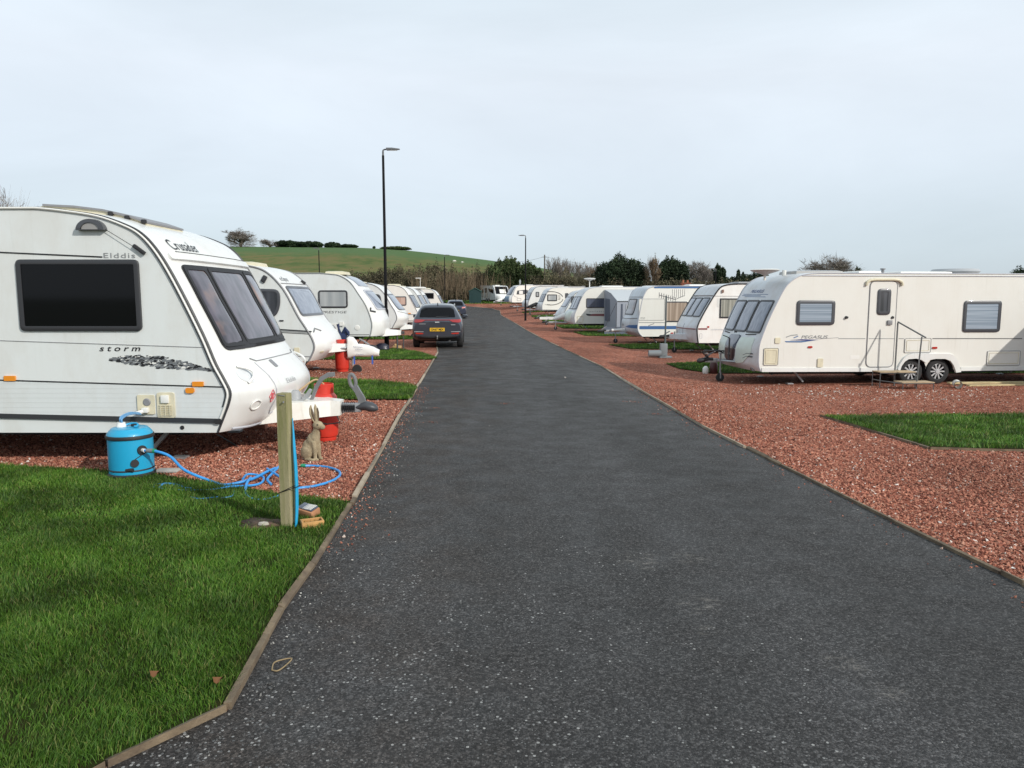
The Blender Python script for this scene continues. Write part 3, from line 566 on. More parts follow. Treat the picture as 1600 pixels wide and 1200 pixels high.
class Van:
    """side profile read from the front bottom, over the roof, to the rear bottom; near side lies at local y = 0"""
    def __init__(s, label, front, Yn, d, L, W=2.15, ground=None, base_x=None, bulge=((.3,.2),(.55,.36),(1.0,.34),(1.3,.2),(1.9,.12),(2.5,.0)), side=SIDE_W, shell=GRP, crown=.03, group='touring caravans parked on the red gravel pitches', arches=(), px=True, rear='soft', trim=(TRIM,.012), nose=None, front_smooth=5, cat='caravan', arch_r=.42, wheels=True, rimcol=None, skirt_shell=None, yaw=0):
        s.yaw = R(yaw); s.Yn, s.d, s.L, s.W = Yn, d, L, W
        X0 = pl(*front[0], Yn)[0] if px else front[0][0]; s.X0 = X0; g = gz(X0-d*1.5, Yn+W/2) if ground is None else ground; s.g = g
        P = [s.q(x, y) for x, y in front] if px else [(x-X0, z-g) for x, z in front]
        s.root = thing('caravan', label, cat, (X0, Yn, g), rz=s.yaw, group=group)
        s.zb = P[0][1]; s.bulge = bulge
        fr = catm(P, front_smooth); s.nf = len(fr)
        ztop = P[-1][1]; xr = -d*L; xt = P[-1][0]
        back = []
        if rear == 'soft': rp = [(xr+d*.55, ztop-.02), (xr+d*.22, ztop-.07), (xr+d*.06, ztop-.25), (xr, ztop-.7), (xr+d*.02, s.zb+.3), (xr+d*.05, s.zb)]
        else: rp = [(xr+d*.12, ztop), (xr+d*.03, ztop-.03), (xr, ztop-.13), (xr, s.zb+.2), (xr, s.zb+.1), (xr, s.zb)]
        nroof = max(2, int(abs(rp[0][0]-xt)/.6))
        for i in range(1, nroof): back.append((xt+(rp[0][0]-xt)*i/nroof, ztop-(.02 if rear=='soft' else 0)*i/nroof))
        back += catm(rp, 4); s.prof = fr+back; s.ztop = ztop
        us = [-1,-.995,-.97,-.92,-.83,-.7,-.5,-.25,0,.25,.5,.7,.83,.92,.97,.995,1]; nu = len(us)
        m = MB(); V = [s.Su(i, u) for i in range(len(s.prof)) for u in us]; Fq = []
        for i in range(len(s.prof)-1):
            for j in range(nu-1): k = i*nu+j; Fq.append((k,k+1,k+nu+1,k+nu))
        m.add(V, Fq, 0)
        # side panels, notched over the wheels
        for y in (0, W):
            poly = [(x, z) for x, z in s.prof]
            for ax in sorted(arches, key=lambda a: a*d):
                r = arch_r; zc = .30; a0 = math.asin(max(-1,min(1,(s.zb-zc)/r))); na = 12
                poly += [(ax-d*r*math.cos(a0+(math.pi-2*a0)*k/na), zc+r*math.sin(a0+(math.pi-2*a0)*k/na)) for k in range(na+1)]
            m.add([(x, y, z) for x, z in poly], [tuple(range(len(poly)))], 1)
        # underfloor
        fx0, fx1 = (min(P[0][0]-d*.25, xr+d*.1), max(P[0][0]-d*.25, xr+d*.1)); m.box(((fx0+fx1)/2, W/2, s.zb+.04), (fx1-fx0, W-.75, .06), m=2)
        xs = [fx0, fx1]; cuts = sorted([(ax-arch_r-.02, ax+arch_r+.02) for ax in arches]); cur = fx0
        for a, b in cuts+[(fx1, fx1)]:
            if a-cur > .05:
                for y in (.19, W-.19): m.box(((a+cur)/2, y, s.zb+.04), (a-cur, .372, .06), m=2)
            cur = max(cur, b)
        s.body = m.build('body', [shell, side, BLACK], s.root, sharp=50, fix=True)
        for yy in (.62, W-.62):
            x_a, x_b = fx0+.25, fx1-.25; MB().box(((x_a+x_b)/2, yy, s.zb-.05), (x_b-x_a, .05, .16)).build('chassis_rail', BLACK, s.root)
        for ax in arches: MB().tube([(ax, .2, .30),(ax, W-.2, .30)], .05, 8).box((ax, W/2, .34), (.5, .5, .12)).build('axle', BLACK, s.root)
        for ax in arches:
            for y0, y1 in ((.004,.37),(W-.37,W-.004)):
                a = MB()
                rg = []
                for k in range(13):
                    t = math.pi*k/12; rg.append((ax+arch_r*math.cos(t), .30+arch_r*math.sin(t)))
                for k in range(12): a.add([(rg[k][0],y0,rg[k][1]),(rg[k+1][0],y0,rg[k+1][1]),(rg[k+1][0],y1,rg[k+1][1]),(rg[k][0],y1,rg[k][1])], [(0,1,2,3)])
                yi = y1 if y0 < 1 else y0; a.add([(x,yi,z) for x,z in rg]+[], [tuple(range(13))]); a.build('wheel_arch', BLACK, s.root, fix=False)
            if wheels:
                wheel(s.root, (ax, .13, .31), face=-1, rimmat=rimcol); wheel(s.root, (ax, W-.13, .31), face=1, rimmat=rimcol)
        if trim:
            pts = [(x, z) for x, z in s.prof]
            for y, o in ((-.004, -1), (W+.004, 1)):
                t = MB(); t.tube([(x+s.d*.004, y, z+.002) for x, z in pts], trim[1], 6, flat=1); t.build('awning_rail', trim[0], s.root)
    def bl(s, z): return float(np.interp(z, [a for a, b in s.bulge], [b for a, b in s.bulge]))
    def Su(s, t, u):
        n = len(s.prof); t = max(0, min(n-1.001, t)); i = int(t); f = t-i
        x = s.prof[i][0]*(1-f)+s.prof[i+1][0]*f; z = s.prof[i][1]*(1-f)+s.prof[i+1][1]*f
        fw = 1 if t <= s.nf-1 else 0
        w = 1-abs(u)**(3.6 if z > 1.15 else 4.2)
        if t > s.nf-1: # rear half gets a slight bow of its own
            rb = .05*w*(1 if (x*s.d) < -(s.L-.3) else 0); x -= s.d*rb
        x += s.d*fw*s.bl(z)*w
        rc = .03*w*max(0, min(1, (z-(s.ztop-.35))/.3)); ed = -.02*max(0,(abs(u)-.9)/.1)**2*max(0, min(1, (z-(s.ztop-.35))/.3))
        return (x, (u+1)/2*s.W, z+rc+ed)
    def tz(s, z):
        k0 = max(range(s.nf), key=lambda i: s.d*s.prof[i][0]) if z > s.prof[0][1]+.3 else 0
        for i in range(k0, s.nf):
            if s.prof[i][1] >= z:
                a = s.prof[i-1][1] if i else s.prof[0][1]; b = s.prof[i][1]; return (i-1+(z-a)/max(b-a,1e-5)) if i else 0
        return s.nf-1
    def nrm(s, t, u):
        a, b = Vector(s.Su(t-.3,u)), Vector(s.Su(t+.3,u)); c, e = Vector(s.Su(t,max(-1,u-.03))), Vector(s.Su(t,min(1,u+.03)))
        n = (b-a).cross(e-c).normalized(); cen = Vector((-s.d*s.L/2, s.W/2, 1.3)); p = Vector(s.Su(t,u))
        return n if n.dot(p-cen) > 0 else -n
    def lift(s, u, z, off):
        t = s.tz(z); return tuple(Vector(s.Su(t,u))+s.nrm(t,u)*off)
    def front_patch(s, name, poly, mats, fw=.03, th=.02, parent=None, frame=True, pane_name='pane', sub=5):
        """poly in (u, z) on the front panel; window = frame with a pane inside"""
        parent = parent or s.root; cu = sum(p[0] for p in poly)/len(poly); cz = sum(p[1] for p in poly)/len(poly)
        sc = lambda k: [(cu+(a-cu)*k, cz+(b-cz)*k) for a, b in poly]
        hw = max(abs(p[1]-cz) for p in poly); kf = 1-fw/hw; hu = max(abs(p[0]-cu) for p in poly)*s.W/2; kfu = 1-fw/hu
        sc2 = lambda: [(cu+(a-cu)*kfu, cz+(b-cz)*kf) for a, b in poly]
        inn = sc2(); m = MB()
        def ringp(pp, o): return [s.lift(a, b, o) for a, b in pp]
        if frame:
            m.rings([ringp(poly,-.004), ringp(poly,th), ringp(inn,th), ringp(inn,th-.01)], close=False); fo = m.build(name, mats[0], parent, sharp=60)
            pm = MB(); icu = [(cu+(a-cu)*q, cz+(b-cz)*q) for q in (.8,.55,.3,.1) for a, b in inn]; L = len(inn)
            pm.rings([ringp(inn, th-.008)]+[ringp(icu[i*L:(i+1)*L], th+.004) for i in range(4)]); pm.build(pane_name, mats[1], fo, sharp=80)
            return fo
        pm = MB(); pm.rings([ringp(poly,-.004), ringp(poly,th)]+[ringp(sc(q), th) for q in (.75,.45,.15)]); return pm.build(name, mats[0], parent, sharp=80)
    def q(s, px, py):
        r = ray(px, py); c_, n_ = math.cos(s.yaw), math.sin(s.yaw); x = (s.X0*r.y-s.Yn*r.x)/(r.x*n_-r.y*c_); t = (s.Yn+x*n_)/r.y; return (x, CAMZ+t*r.z-s.g)
    def side_win(s, r, mats, fw=.035, rad=.06, th=.022, px=True, poly=None, name='window', prad=None):
        if poly: P = rpoly([s.q(*p) for p in poly] if px else poly, prad or rad)
        else:
            a, b = (s.q(r[0], r[3]), s.q(r[2], r[1])) if px else ((r[0], r[1]), (r[2], r[3])); P = rrect(a[0], a[1], b[0], b[1], rad)
        I = inset(P, fw) if poly and (prad or rad) > fw*1.3 else (rrect(a[0]+fw, a[1]+fw, b[0]-fw, b[1]-fw, max(rad-fw,.012)) if not poly else [(cx_+(x-cx_)*(1-fw/hw_), cz_+(z-cz_)*(1-fw/hz_)) for x, z in P for cx_, cz_, hw_, hz_ in [((min(t[0] for t in P)+max(t[0] for t in P))/2, (min(t[1] for t in P)+max(t[1] for t in P))/2, (max(t[0] for t in P)-min(t[0] for t in P))/2, (max(t[1] for t in P)-min(t[1] for t in P))/2)]]); mk = lambda pp, y: [(x, y, z) for x, z in pp]
        fo = MB().rings([mk(P,.006), mk(P,-th), mk(inset(P,.006),-th-.004), mk(I,-th), mk(I,-th+.012)], close=False).build(name, mats[0], s.root, sharp=50)
        MB().rings([mk(I,-th+.008)]).build('pane', mats[1], fo, sharp=50); return fo
    def side_panel(s, name, r, material, y=-.006, rad=.02, px=True, poly=None, th=None, parent=None):
        if poly: P = rpoly([s.q(*p) for p in poly] if px else poly, rad, 3)
        else:
            a, b = (s.q(r[0], r[3]), s.q(r[2], r[1])) if px else ((r[0], r[1]), (r[2], r[3])); P = rrect(a[0], a[1], b[0], b[1], rad, 3)
        return MB().rings([[(x, .004, z) for x, z in P], [(x, y, z) for x, z in P]]).build(name, material, parent or s.root, sharp=40)
    def side_line(s, name, p0, p1, h, material, px=True, y=-.005):
        a, b = (s.q(*p0), s.q(*p1)) if px else (p0, p1); m = MB(); t = Vector((b[0]-a[0], b[1]-a[1])).normalized(); n = Vector((-t.y,t.x))*h/2
        P = [(a[0]+n.x,a[1]+n.y),(b[0]+n.x,b[1]+n.y),(b[0]-n.x,b[1]-n.y),(a[0]-n.x,a[1]-n.y)]
        m.rings([[(x,.003,z) for x,z in P],[(x,y,z) for x,z in P]]); return m.build(name, material, s.root)
    def outline(s, name, r, material, rad=.05, wd=.008, px=True, y=-.004):
        a, b = (s.q(r[0], r[3]), s.q(r[2], r[1])) if px else ((r[0], r[1]), (r[2], r[3]))
        P = rrect(a[0],a[1],b[0],b[1],rad); m = MB(); m.tube([(x,y,z) for x,z in P], wd/2, 5, closed=True); return m.build(name, material, s.root)
    def txt(s, body, p0, hpx, material, name='lettering', width_px=None, **k):
        a = s.q(*p0); sc = s.Yn/F; size = hpx*sc/.72
        sx = 1.
        o = text(name, body, size, material, s.root, lambda x, y: (a[0]+x, -.0045, a[1]+y), **k)
        if width_px:
            w = max(v.co.x for v in o.data.vertices)-a[0]; f = width_px*sc/w
            for v in o.data.vertices: v.co.x = a[0]+(v.co.x-a[0])*f
        return o
    def ftxt(s, body, u0, z0, h, uw, material, shear=0, name='lettering', bold=0):
        """lettering on the front panel; u runs so that it reads from outside"""
        sg = s.d; cu = bpy.data.curves.new('t','FONT'); cu.body = body; cu.shear = shear; cu.offset = bold
        t = bpy.data.objects.new('t', cu); COL.objects.link(t); bpy.context.view_layer.update(); me = bpy.data.meshes.new_from_object(t.evaluated_get(bpy.context.evaluated_depsgraph_get())); bpy.data.objects.remove(t)
        W_ = max(v.co.x for v in me.vertices)
        for v in me.vertices: v.co = s.lift(u0+sg*v.co.x/W_*uw, z0+v.co.y/.72*h, .006)
        me.materials.clear(); me.materials.append(material); me.name = name; o = bpy.data.objects.new(name, me); COL.objects.link(o); o.parent = s.root; return o
    def roof_item(s, name, x0, x1, h=.09, y0=.4, y1=1.2, material=None, slope=0, domed=True):
        z = s.ztop+.02; m = MB(); xa, xb = min(x0,x1), max(x0,x1)
        h = min(h, .07); m.rings([[(xa,y0,z-.05),(xb,y0,z-.05),(xb,y1,z-.05),(xa,y1,z-.05)],[(xa+.02,y0+.02,z+h*.7),(xb-.04,y0+.02,z+h*.7),(xb-.04,y1-.02,z+h*.7),(xa+.02,y1-.02,z+h*.7)],[(xa+.1,y0+.1,z+h),(xb-.15,y0+.1,z+h),(xb-.15,y1-.1,z+h),(xa+.1,y1-.1,z+h)]])
        return m.build(name, material or CREAMP, s.root, sharp=30)
    def aframe(s, n=1.25, z=.42, cover=None, style='steel', jockey=True, yc=None, jockey_down=True, head=True, covlen=None):
        d, W = s.d, s.W; yc = W/2 if yc is None else yc; xt = s.bl(.6)*d; xe = xt+d*n; m = MB()
        zz = z
        m.box(((xt+d*.55+xe)/2-d*.05, yc, zz), (abs(xe-xt)*.56, .075, .1), bev=.01)
        for sg in (1,-1): m.tube([(xt-d*.7, yc+sg*.55, zz-.02),(xt+d*.05, yc+sg*.30, zz-.02),(xt+d*n*.62, yc+sg*.04, zz)], .035, 6)
        m.build('drawbar', STEEL if style == 'steel' else DARKST, s.root)
        if head:
            h = MB(); h.tube([(xe-d*.12,yc,zz+.02),(xe+d*.02,yc,zz+.02)], [.045,.045], 10)
            for k in range(5): h.tube([(xe-d*(.12-.028*k),yc,zz+.02),(xe-d*(.106-.028*k),yc,zz+.02)], [.052,.038], 10)
            h.tube([(xe,yc,zz+.02),(xe+d*.12,yc,zz+.01),(xe+d*.22,yc,zz-.005),(xe+d*.27,yc,zz-.02)], [.045,.055,.06,.035], 10)
            h.build('coupling', BLACK, s.root); l = MB(); l.tube([(xe+d*.1,yc,zz+.05),(xe-d*.04,yc,zz+.15),(xe-d*.14,yc,zz+.2)], [.014,.014,.012], 6, flat=1.6); l.build('handle', GREYT, s.root)
        if jockey:
            j = MB(); xj = xt+d*n*.55; yj = yc-.1
            j.tube([(xj,yj,.22),(xj,yj,zz+.15)], .022, 8); j.tube([(xj,yj,zz+.15),(xj,yj,zz+.19)], .028, 8); j.tube([(xj,yj,zz+.17),(xj-d*.1,yj,zz+.17),(xj-d*.1,yj,zz+.23)], .008, 6)
            for sg in (1,-1): j.box((xj, yj+sg*.035, .17), (.03,.008,.17))
            jo = j.build('jockey_stand', GREYT, s.root); MB().lathe([(0,-.025),(.06,-.025),(.10,-.02),(.105,0),(.10,.02),(.06,.025),(0,.025)], c=(xj,yj,.105), seg=18, axis='Y').build('jockey_wheel', TYRE, jo)
        if cover:
            c = MB(); x1 = xt+d*(covlen or n*.85); x0 = xt-d*.15; za, zb_ = zz-.09, zz+.1
            c.rings([[(x0,yc-.5,za-.02),(x0,yc+.5,za-.02),(x0,yc+.5,zb_+.05),(x0,yc-.5,zb_+.05)],[(xt+d*.12,yc-.4,za),(xt+d*.12,yc+.4,za),(xt+d*.12,yc+.38,zb_),(xt+d*.12,yc-.38,zb_)],[(x1-d*.1,yc-.12,za+.01),(x1-d*.1,yc+.12,za+.01),(x1-d*.1,yc+.1,zb_-.01),(x1-d*.1,yc-.1,zb_-.01)],[(x1,yc-.11,za+.015),(x1,yc+.11,za+.015),(x1,yc+.09,zb_-.02),(x1,yc-.09,zb_-.02)]]); c.build('drawbar_cover', cover, s.root, sharp=25)
        return xt, xe, yc, zz
    def steadies(s, xs=None):
        d = s.d
        for x in (xs or (-d*.45, -d*(s.L-.5))):
            for y in (.35, s.W-.35):
                m = MB(); m.box((x-d*.17, y, s.zb*.5+.03), (.035,.05, s.zb*1.12), rot=(0, d*.75, 0)); m.box((x+d*.02, y, .02), (.14,.12,.025)); m.build('corner_steady', STEEL, s.root)
    def fronts3(s, z0, z1, mats, um=.94, split=.32, zdip=0., fw=.035, rad=.03):
        """three front windows"""
        for a, b in ((-um,-split-.02),(-split+.02,split-.02),(split+.02,um)):
            mid = (a+b)/2; P = rpoly([(a,z0),(b,z0),(b,z1),(a,z1)], .05, 4); P2 = []
            for i in range(len(P)):
                p, r_ = P[i], P[(i+1)%len(P)]; L_ = math.hypot((p[0]-r_[0])*1.0, p[1]-r_[1]); k = max(1, int(L_/.1))
                for j in range(k): P2.append((p[0]+(r_[0]-p[0])*j/k, p[1]+(r_[1]-p[1])*j/k))
            s.front_patch('front_window', P2, mats, fw=fw)
    def front_panel(s, name, u0, u1, z0, z1, material, th=.012, rad=.05, poly=None):
        P = rpoly(poly or [(u0,z0),(u1,z0),(u1,z1),(u0,z1)], rad, 4); P2 = []
        for i in range(len(P)):
            p, r_ = P[i], P[(i+1)%len(P)]; L_ = math.hypot(p[0]-r_[0], p[1]-r_[1]); k = max(1, int(L_/.1))
            for j in range(k): P2.append((p[0]+(r_[0]-p[0])*j/k, p[1]+(r_[1]-p[1])*j/k))
        return s.front_patch(name, P2, [material], th=th, frame=False)
    def front_line(s, name, pts, r, material):
        m = MB(); o = []
        for a, b in zip(pts, pts[1:]):
            k = max(2, int(math.hypot(a[0]-b[0], a[1]-b[1])/.06))
            for j in range(k): o.append((a[0]+(b[0]-a[0])*j/k, a[1]+(b[1]-a[1])*j/k))
        o.append(pts[-1]); m.tube([s.lift(a, b, r*.3) for a, b in o], r, 5); return m.build(name, material, s.root)
# ---------------------------------------------------------------- L1: the big white caravan on the left
GL = 'caravans nose-in along the left of the road'; GR_ = 'caravans along the right of the road'
v = Van('large white caravan with mauve front windows, a blue water barrel standing against its side',
        [(340,676),(351,648),(358,628),(359.5,612),(350,592),(337,568),(319.5,527),(292,471),(265.5,421.5),(245,390),(225,368),(202,354),(157,338),(100,329),(60,325)], 7.0, 1, 6.6, 2.2,
        bulge=((.25,.10),(.38,.27),(.6,.33),(.85,.30),(1.15,.14),(1.6,.10),(2.1,.10),(2.45,.0)), side=SIDE_W, shell=GRP, arches=(-4.1,), trim=(TRIM,.011), group=GL)
L1 = v
v.front_panel('window_backing', -.85, .85, 1.115, 1.945, BLACK, th=.012, rad=.06); v.fronts3(1.14, 1.93, [BLACK, P_MAUVE], um=.84, split=.45)
v.front_panel('brow_moulding', -.93, .93, 1.985, 2.045, GRP, th=.03)
v.ftxt('Crusader', -.80, 2.095, .095, .50, INKK); v.front_line('pinstripe', [(-.78,2.075),(.9,2.075)], .004, INKK)
MB().tube([(x-.045, -.010, z) for x, z in v.prof[8:]], .007, 5).build('trim_strip', TRIM, v.root)
for a, b in ((8, len(v.prof)),): MB().tube([(x-.024, -.012, z) for x, z in v.prof[4:]], .011, 6).build('trim_strip', PLAST, v.root)
# side
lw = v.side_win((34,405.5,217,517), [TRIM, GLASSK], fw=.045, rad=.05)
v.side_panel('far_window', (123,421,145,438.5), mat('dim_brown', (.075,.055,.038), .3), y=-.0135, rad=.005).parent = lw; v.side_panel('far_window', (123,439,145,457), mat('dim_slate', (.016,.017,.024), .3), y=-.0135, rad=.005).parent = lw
v.side_line('coach_line', (-60,391.5), (160,401.5), .012, INKK)
v.txt('Elddis', (161,403), 8, INKG, width_px=50, space=1.15)
v.side_line('panel_joint', (-60,530), (325,543), .005, GREYT)
v.txt('storm', (155,548.5), 9, INKK, width_px=65, space=1.5, shear=.25, bold=.012)
v.side_line('coach_line', (-60,592), (356,605), .012, INKK)
# brush-stroke decal of broken flecks
rr = random.Random(5); m = MB()
for i in range(520):
    t = rr.random(); px = 172+166*t; mid = 561+3*t+16*t**2; half = 1.6+13*math.sin(math.pi*min(1,t*1.12)**.8)*(.55+.45*t); py = mid+rr.uniform(-1,1)*half*.8
    x, z = v.q(px, py); a = rr.uniform(.008,.026); b = a*rr.uniform(.25,.5); y = -.0035-rr.random()*.0015
    pts = [(x-a,y,z-b*rr.random()),(x-a*.3,y,z-b),(x+a*rr.uniform(.5,1),y,z-b*.7),(x+a,y,z+b*rr.random()),(x+a*.2,y,z+b),(x-a*.7,y,z+b*.6)]
    m.add(pts, [(0,1,2,3,4,5)], 0 if rr.random() < .35 else (2 if rr.random() < .12 else 1))
m.build('brush_stroke_decal', [INKK, mat('decal_grey', (.16,.17,.18), .5), PLAST], v.root)
# ribbed lower skirt
v.side_panel('skirt_panel', None, SIDE_RIB, y=-.004, rad=.004, poly=[(-62,594),(354,606.5),(355,630),(349,658),(-62,646)])
v.side_line('lower_rail', (-60,648), (341,657.5), .045, TRIM, y=-.02); v.side_panel('end_cap', (337,654,346,662), BLACK, y=-.03)
for x in (8, 301.5): v.side_panel('side_reflector', (x,587 if x < 20 else 596,x+17,595 if x < 20 else 603.5), ORANGE, y=-.018, rad=.006)
v.side_panel('side_lamp', (291.5,605.5,304.5,614), ORANGE, y=-.025, rad=.02)
h = v.side_panel('water_inlet', (217,617,241.5,647), CREAMP, y=-.02, rad=.01); x, z = v.q(231,628); MB().lathe([(0,-.0),(.035,-.004),(.038,-.02),(.03,-.03)], c=(x,-.0,z), axis='Y', seg=16).build('socket', GREYT, h)
x, z = v.q(230,640); MB().box((x,-.035,z), (.06,.05,.05), bev=.01).tube([(x-.02,-.05,z-.01),(x-.07,-.09,z-.03)], .02, 8).build('inlet_plug', PLAST, h)
h = v.side_panel('mains_vent', (248,613,273,653), CREAMP, y=-.02, rad=.025)
mv = MB()
for k in range(6): a, b = v.q(250.5,633+k*3), v.q(270.5,633+k*3); mv.box(((a[0]+b[0])/2,-.026,a[1]), (b[0]-a[0],.012,.006))
for k in range(3): a = v.q(253.5+k*7,641); mv.box((a[0],-.027,a[1]), (.006,.012,.10))
mv.build('grille', CREAMP, h)
a = v.q(260,623); MB().box((a[0],-.03,a[1]), (.075,.03,.075), bev=.008).build('inlet_flap', PLAST, h)
a = v.q(285,668); MB().lathe([(0,0),(.02,0),(.02,-.004)], c=(a[0],-.003,a[1]), axis='Y', seg=14).build('drain_hole', BLACK, v.root)
# awning lamp with its cord and bracket
a = v.q(145,352.5); P = [(math.cos(t)*.135, math.sin(t)*.105) for t in [math.pi*k/14 for k in range(15)]]; Q = [(x*.62, z*.6+.006) for x, z in P]
lo = MB().rings([[(a[0]+x,.004,a[1]-.045+z) for x,z in P],[(a[0]+x*.97,-.06,a[1]-.045+z*.97) for x,z in P],[(a[0]+x,-.062,a[1]-.045+z) for x,z in Q]], close=False).build('awning_lamp', FRAME, v.root)
MB().rings([[(a[0]+x,-.05,a[1]-.045+z) for x,z in Q]]).build('lens', mat('smoked_lens', (.28,.27,.26), .2, coat=.5), lo)
b = v.q(219,390); MB().tube([(a[0]+.12,-.03,a[1]-.03),(b[0],-.04,b[1])], .003, 5).build('cord', BLACK, v.root)
MB().box((b[0],-.02,b[1]), (.13,.035,.035), bev=.01, rot=(0,.65,0)).build('clip', BLACK, v.root)
# roof light
def qy(px, py, Y): x, z = pl(px, py, Y); return (x-v.X0, z-v.g)
up = [qy(*p, 7.45) for p in ((61,324),(68,320.5),(115,323),(160,328.5),(200,338),(224,346),(230,350))]; lo_ = [qy(*p, 7.45) for p in ((230,357),(200,346),(160,337),(100,331),(60,329))]
ro = MB().prism(up+lo_, .45, 1.25).build('roof_light', CREAMP, v.root, sharp=30)
ri = [qy(*p, 7.43) for p in ((66,318.5),(115,321),(160,326.5),(200,336),(228,345.5))]; MB().prism(ri+[(x,z-.02) for x,z in ri[::-1]], .43, 1.27).build('roof_light_rim', GREYT, ro)
for k in range(3): a = qy(172+26*k, 333.5+6.2*k, 7.42); MB().box((a[0],.43,a[1]), (.045,.04,.04), bev=.01).build('roof_light_clip', BLACK, ro)
# front details: locker lid outline, grab handles, badge, gas sticker, bumper swage
v.front_line('locker_seam', [(-.62,1.02),(-.55,.99),(.55,.99),(.62,1.02)], .006, GREYT)
v.front_line('locker_seam', [(-.60,.98),(-.56,.70),(-.54,.50),(-.50,.44),(.50,.44),(.54,.50),(.58,.75),(.60,.98)], .005, PALEST)
for sg in (-1,1):
    m = MB(); pts = [v.lift(sg*(.86-.07*math.sin(math.pi*k/10)), .80+.16*k/10+0, .012+.035*math.sin(math.pi*k/10)) for k in range(11)]; m.tube(pts, .014, 8); m.build('grab_handle', GRP, v.root)
    v.front_panel('handle_recess', 0,0,0,0, GRP_D, th=.003, poly=[(sg*.90,.83),(sg*.80,.79),(sg*.77,.86),(sg*.80,.95),(sg*.90,.93)])
    m = MB(); c = [v.lift(sg*.80+.045*math.cos(t), .58+.045*math.sin(t), .008) for t in [2*math.pi*k/14 for k in range(14)]]; m.tube(c, .008, 6, closed=True); m.build('front_marker', PLAST, v.root)
v.ftxt('Elddis', -.30, .73, .05, .28, mat('silver_lettering', (.45,.45,.45), .4))
v.front_panel('badge', -.30,-.22,.90,.975, GREYT, th=.006, rad=.02)
v.front_line('gas_sticker', [(-.62+.045*a, .64+.05*b) for a, b in ((0,-1.3),(1,0),(0,1.3),(-1,0),(0,-1.3))], .004, mat('sticker_red', (.6,.1,.12), .5)); v.front_panel('gas_symbol', -.635,-.605,.61,.67, MATS['sticker_red'], th=.003, rad=.01)
v.front_line('bumper_swage', [(-.9,.36),(-.5,.33),(0,.32),(.5,.33),(.9,.36)], .012, PALEST)
xt, xe, yc, zz = v.aframe(n=.78, z=.42, cover=mat_side('cover_white', (.76,.75,.70), dirt=.3), jockey=False, covlen=.62, head=False)
# bellows, hitch and its lever, handbrake lever
m = MB(); x0 = xe-.16
for k in range(7): m.tube([(x0+.022*k,yc,zz),(x0+.022*k+.011,yc,zz),(x0+.022*k+.022,yc,zz)], [.042,.062,.042], 14)
m.build('bellows', BLACK, v.root)
m = MB(); m.tube([(xe-.01,yc,zz),(xe+.06,yc,zz+.01),(xe+.10,yc,zz+.02),(xe+.16,yc,zz+.005),(xe+.21,yc,zz-.01),(xe+.24,yc,zz-.02)], [.035,.06,.07,.072,.055,.02], 14, flat=.75); m.build('coupling', mat('coupling_dark', (.05,.052,.058), .45), v.root)
def band(pts, wd, th, nm, mt, par, yc_):
    m = MB(); L_ = []; 
    for i, (x, z, w_) in enumerate(pts):
        a = Vector(pts[max(0,i-1)][:2]); b = Vector(pts[min(len(pts)-1,i+1)][:2]); t = (b-a).normalized(); n = Vector((-t.y,t.x))*w_/2
        L_.append([(x+n.x,yc_-th/2,z+n.y),(x+n.x,yc_+th/2,z+n.y),(x-n.x,yc_+th/2,z-n.y),(x-n.x,yc_-th/2,z-n.y)])
    m.rings(L_); m.add(L_[0], [(0,1,2,3)]); return m.build(nm, mt, par, sharp=35)
GREYH = mat('grey_plastic', (.17,.175,.18), .45, var=.15)
band([(xe+.07,zz+.02,.09),(xe+.06,zz+.10,.075),(xe+.02,zz+.18,.06),(xe-.01,zz+.23,.065)], 0, .05, 'hitch_lever', GREYH, v.root, yc)
m = MB(); c = [(xe-.035+.033*math.cos(t)-.012*math.sin(t), yc, zz+.295+.075*math.sin(t)) for t in [2*math.pi*k/16 for k in range(16)]]; m.tube(c, .017, 8, closed=True, flat=1.2); m.build('lever_grip', GREYH, v.root)
band([(xe-.50,zz+.05,.03),(xe-.46,zz+.14,.032),(xe-.42,zz+.24,.04),(xe-.36,zz+.33,.048),(xe-.29,zz+.37,.05),(xe-.22,zz+.375,.045)], 0, .045, 'handbrake_lever', GREYH, v.root, yc-.05)
MB().lathe([(.0,.09),(.035,.085),(.05,.05),(.055,0),(.06,-.02)], c=(xe-.66, yc-.12, zz+.12), seg=18, flat=(1.7,1.2)).build('jockey_clamp_cover', mat('grey_bag', (.30,.31,.32), .5, bump=.8, bscale=20), v.root)
band([(xe-.72,zz+.09,.03),(xe-.56,zz+.10,.03),(xe-.50,zz+.15,.045),(xe-.46,zz+.22,.03)], 0, .05, 'hook', mat('grey_bag2', (.30,.31,.32), .5), v.root, yc-.15)
MB().tube([(xe-.2,yc-.1,zz-.06),(xe-.16,yc-.12,zz-.15),(xe-.3,yc-.12,zz-.17),(xe-.45,yc-.12,zz-.13)], .008, 6).build('breakaway_cable', BLACK, v.root)
v.steadies(xs=(-.55,-6.0))
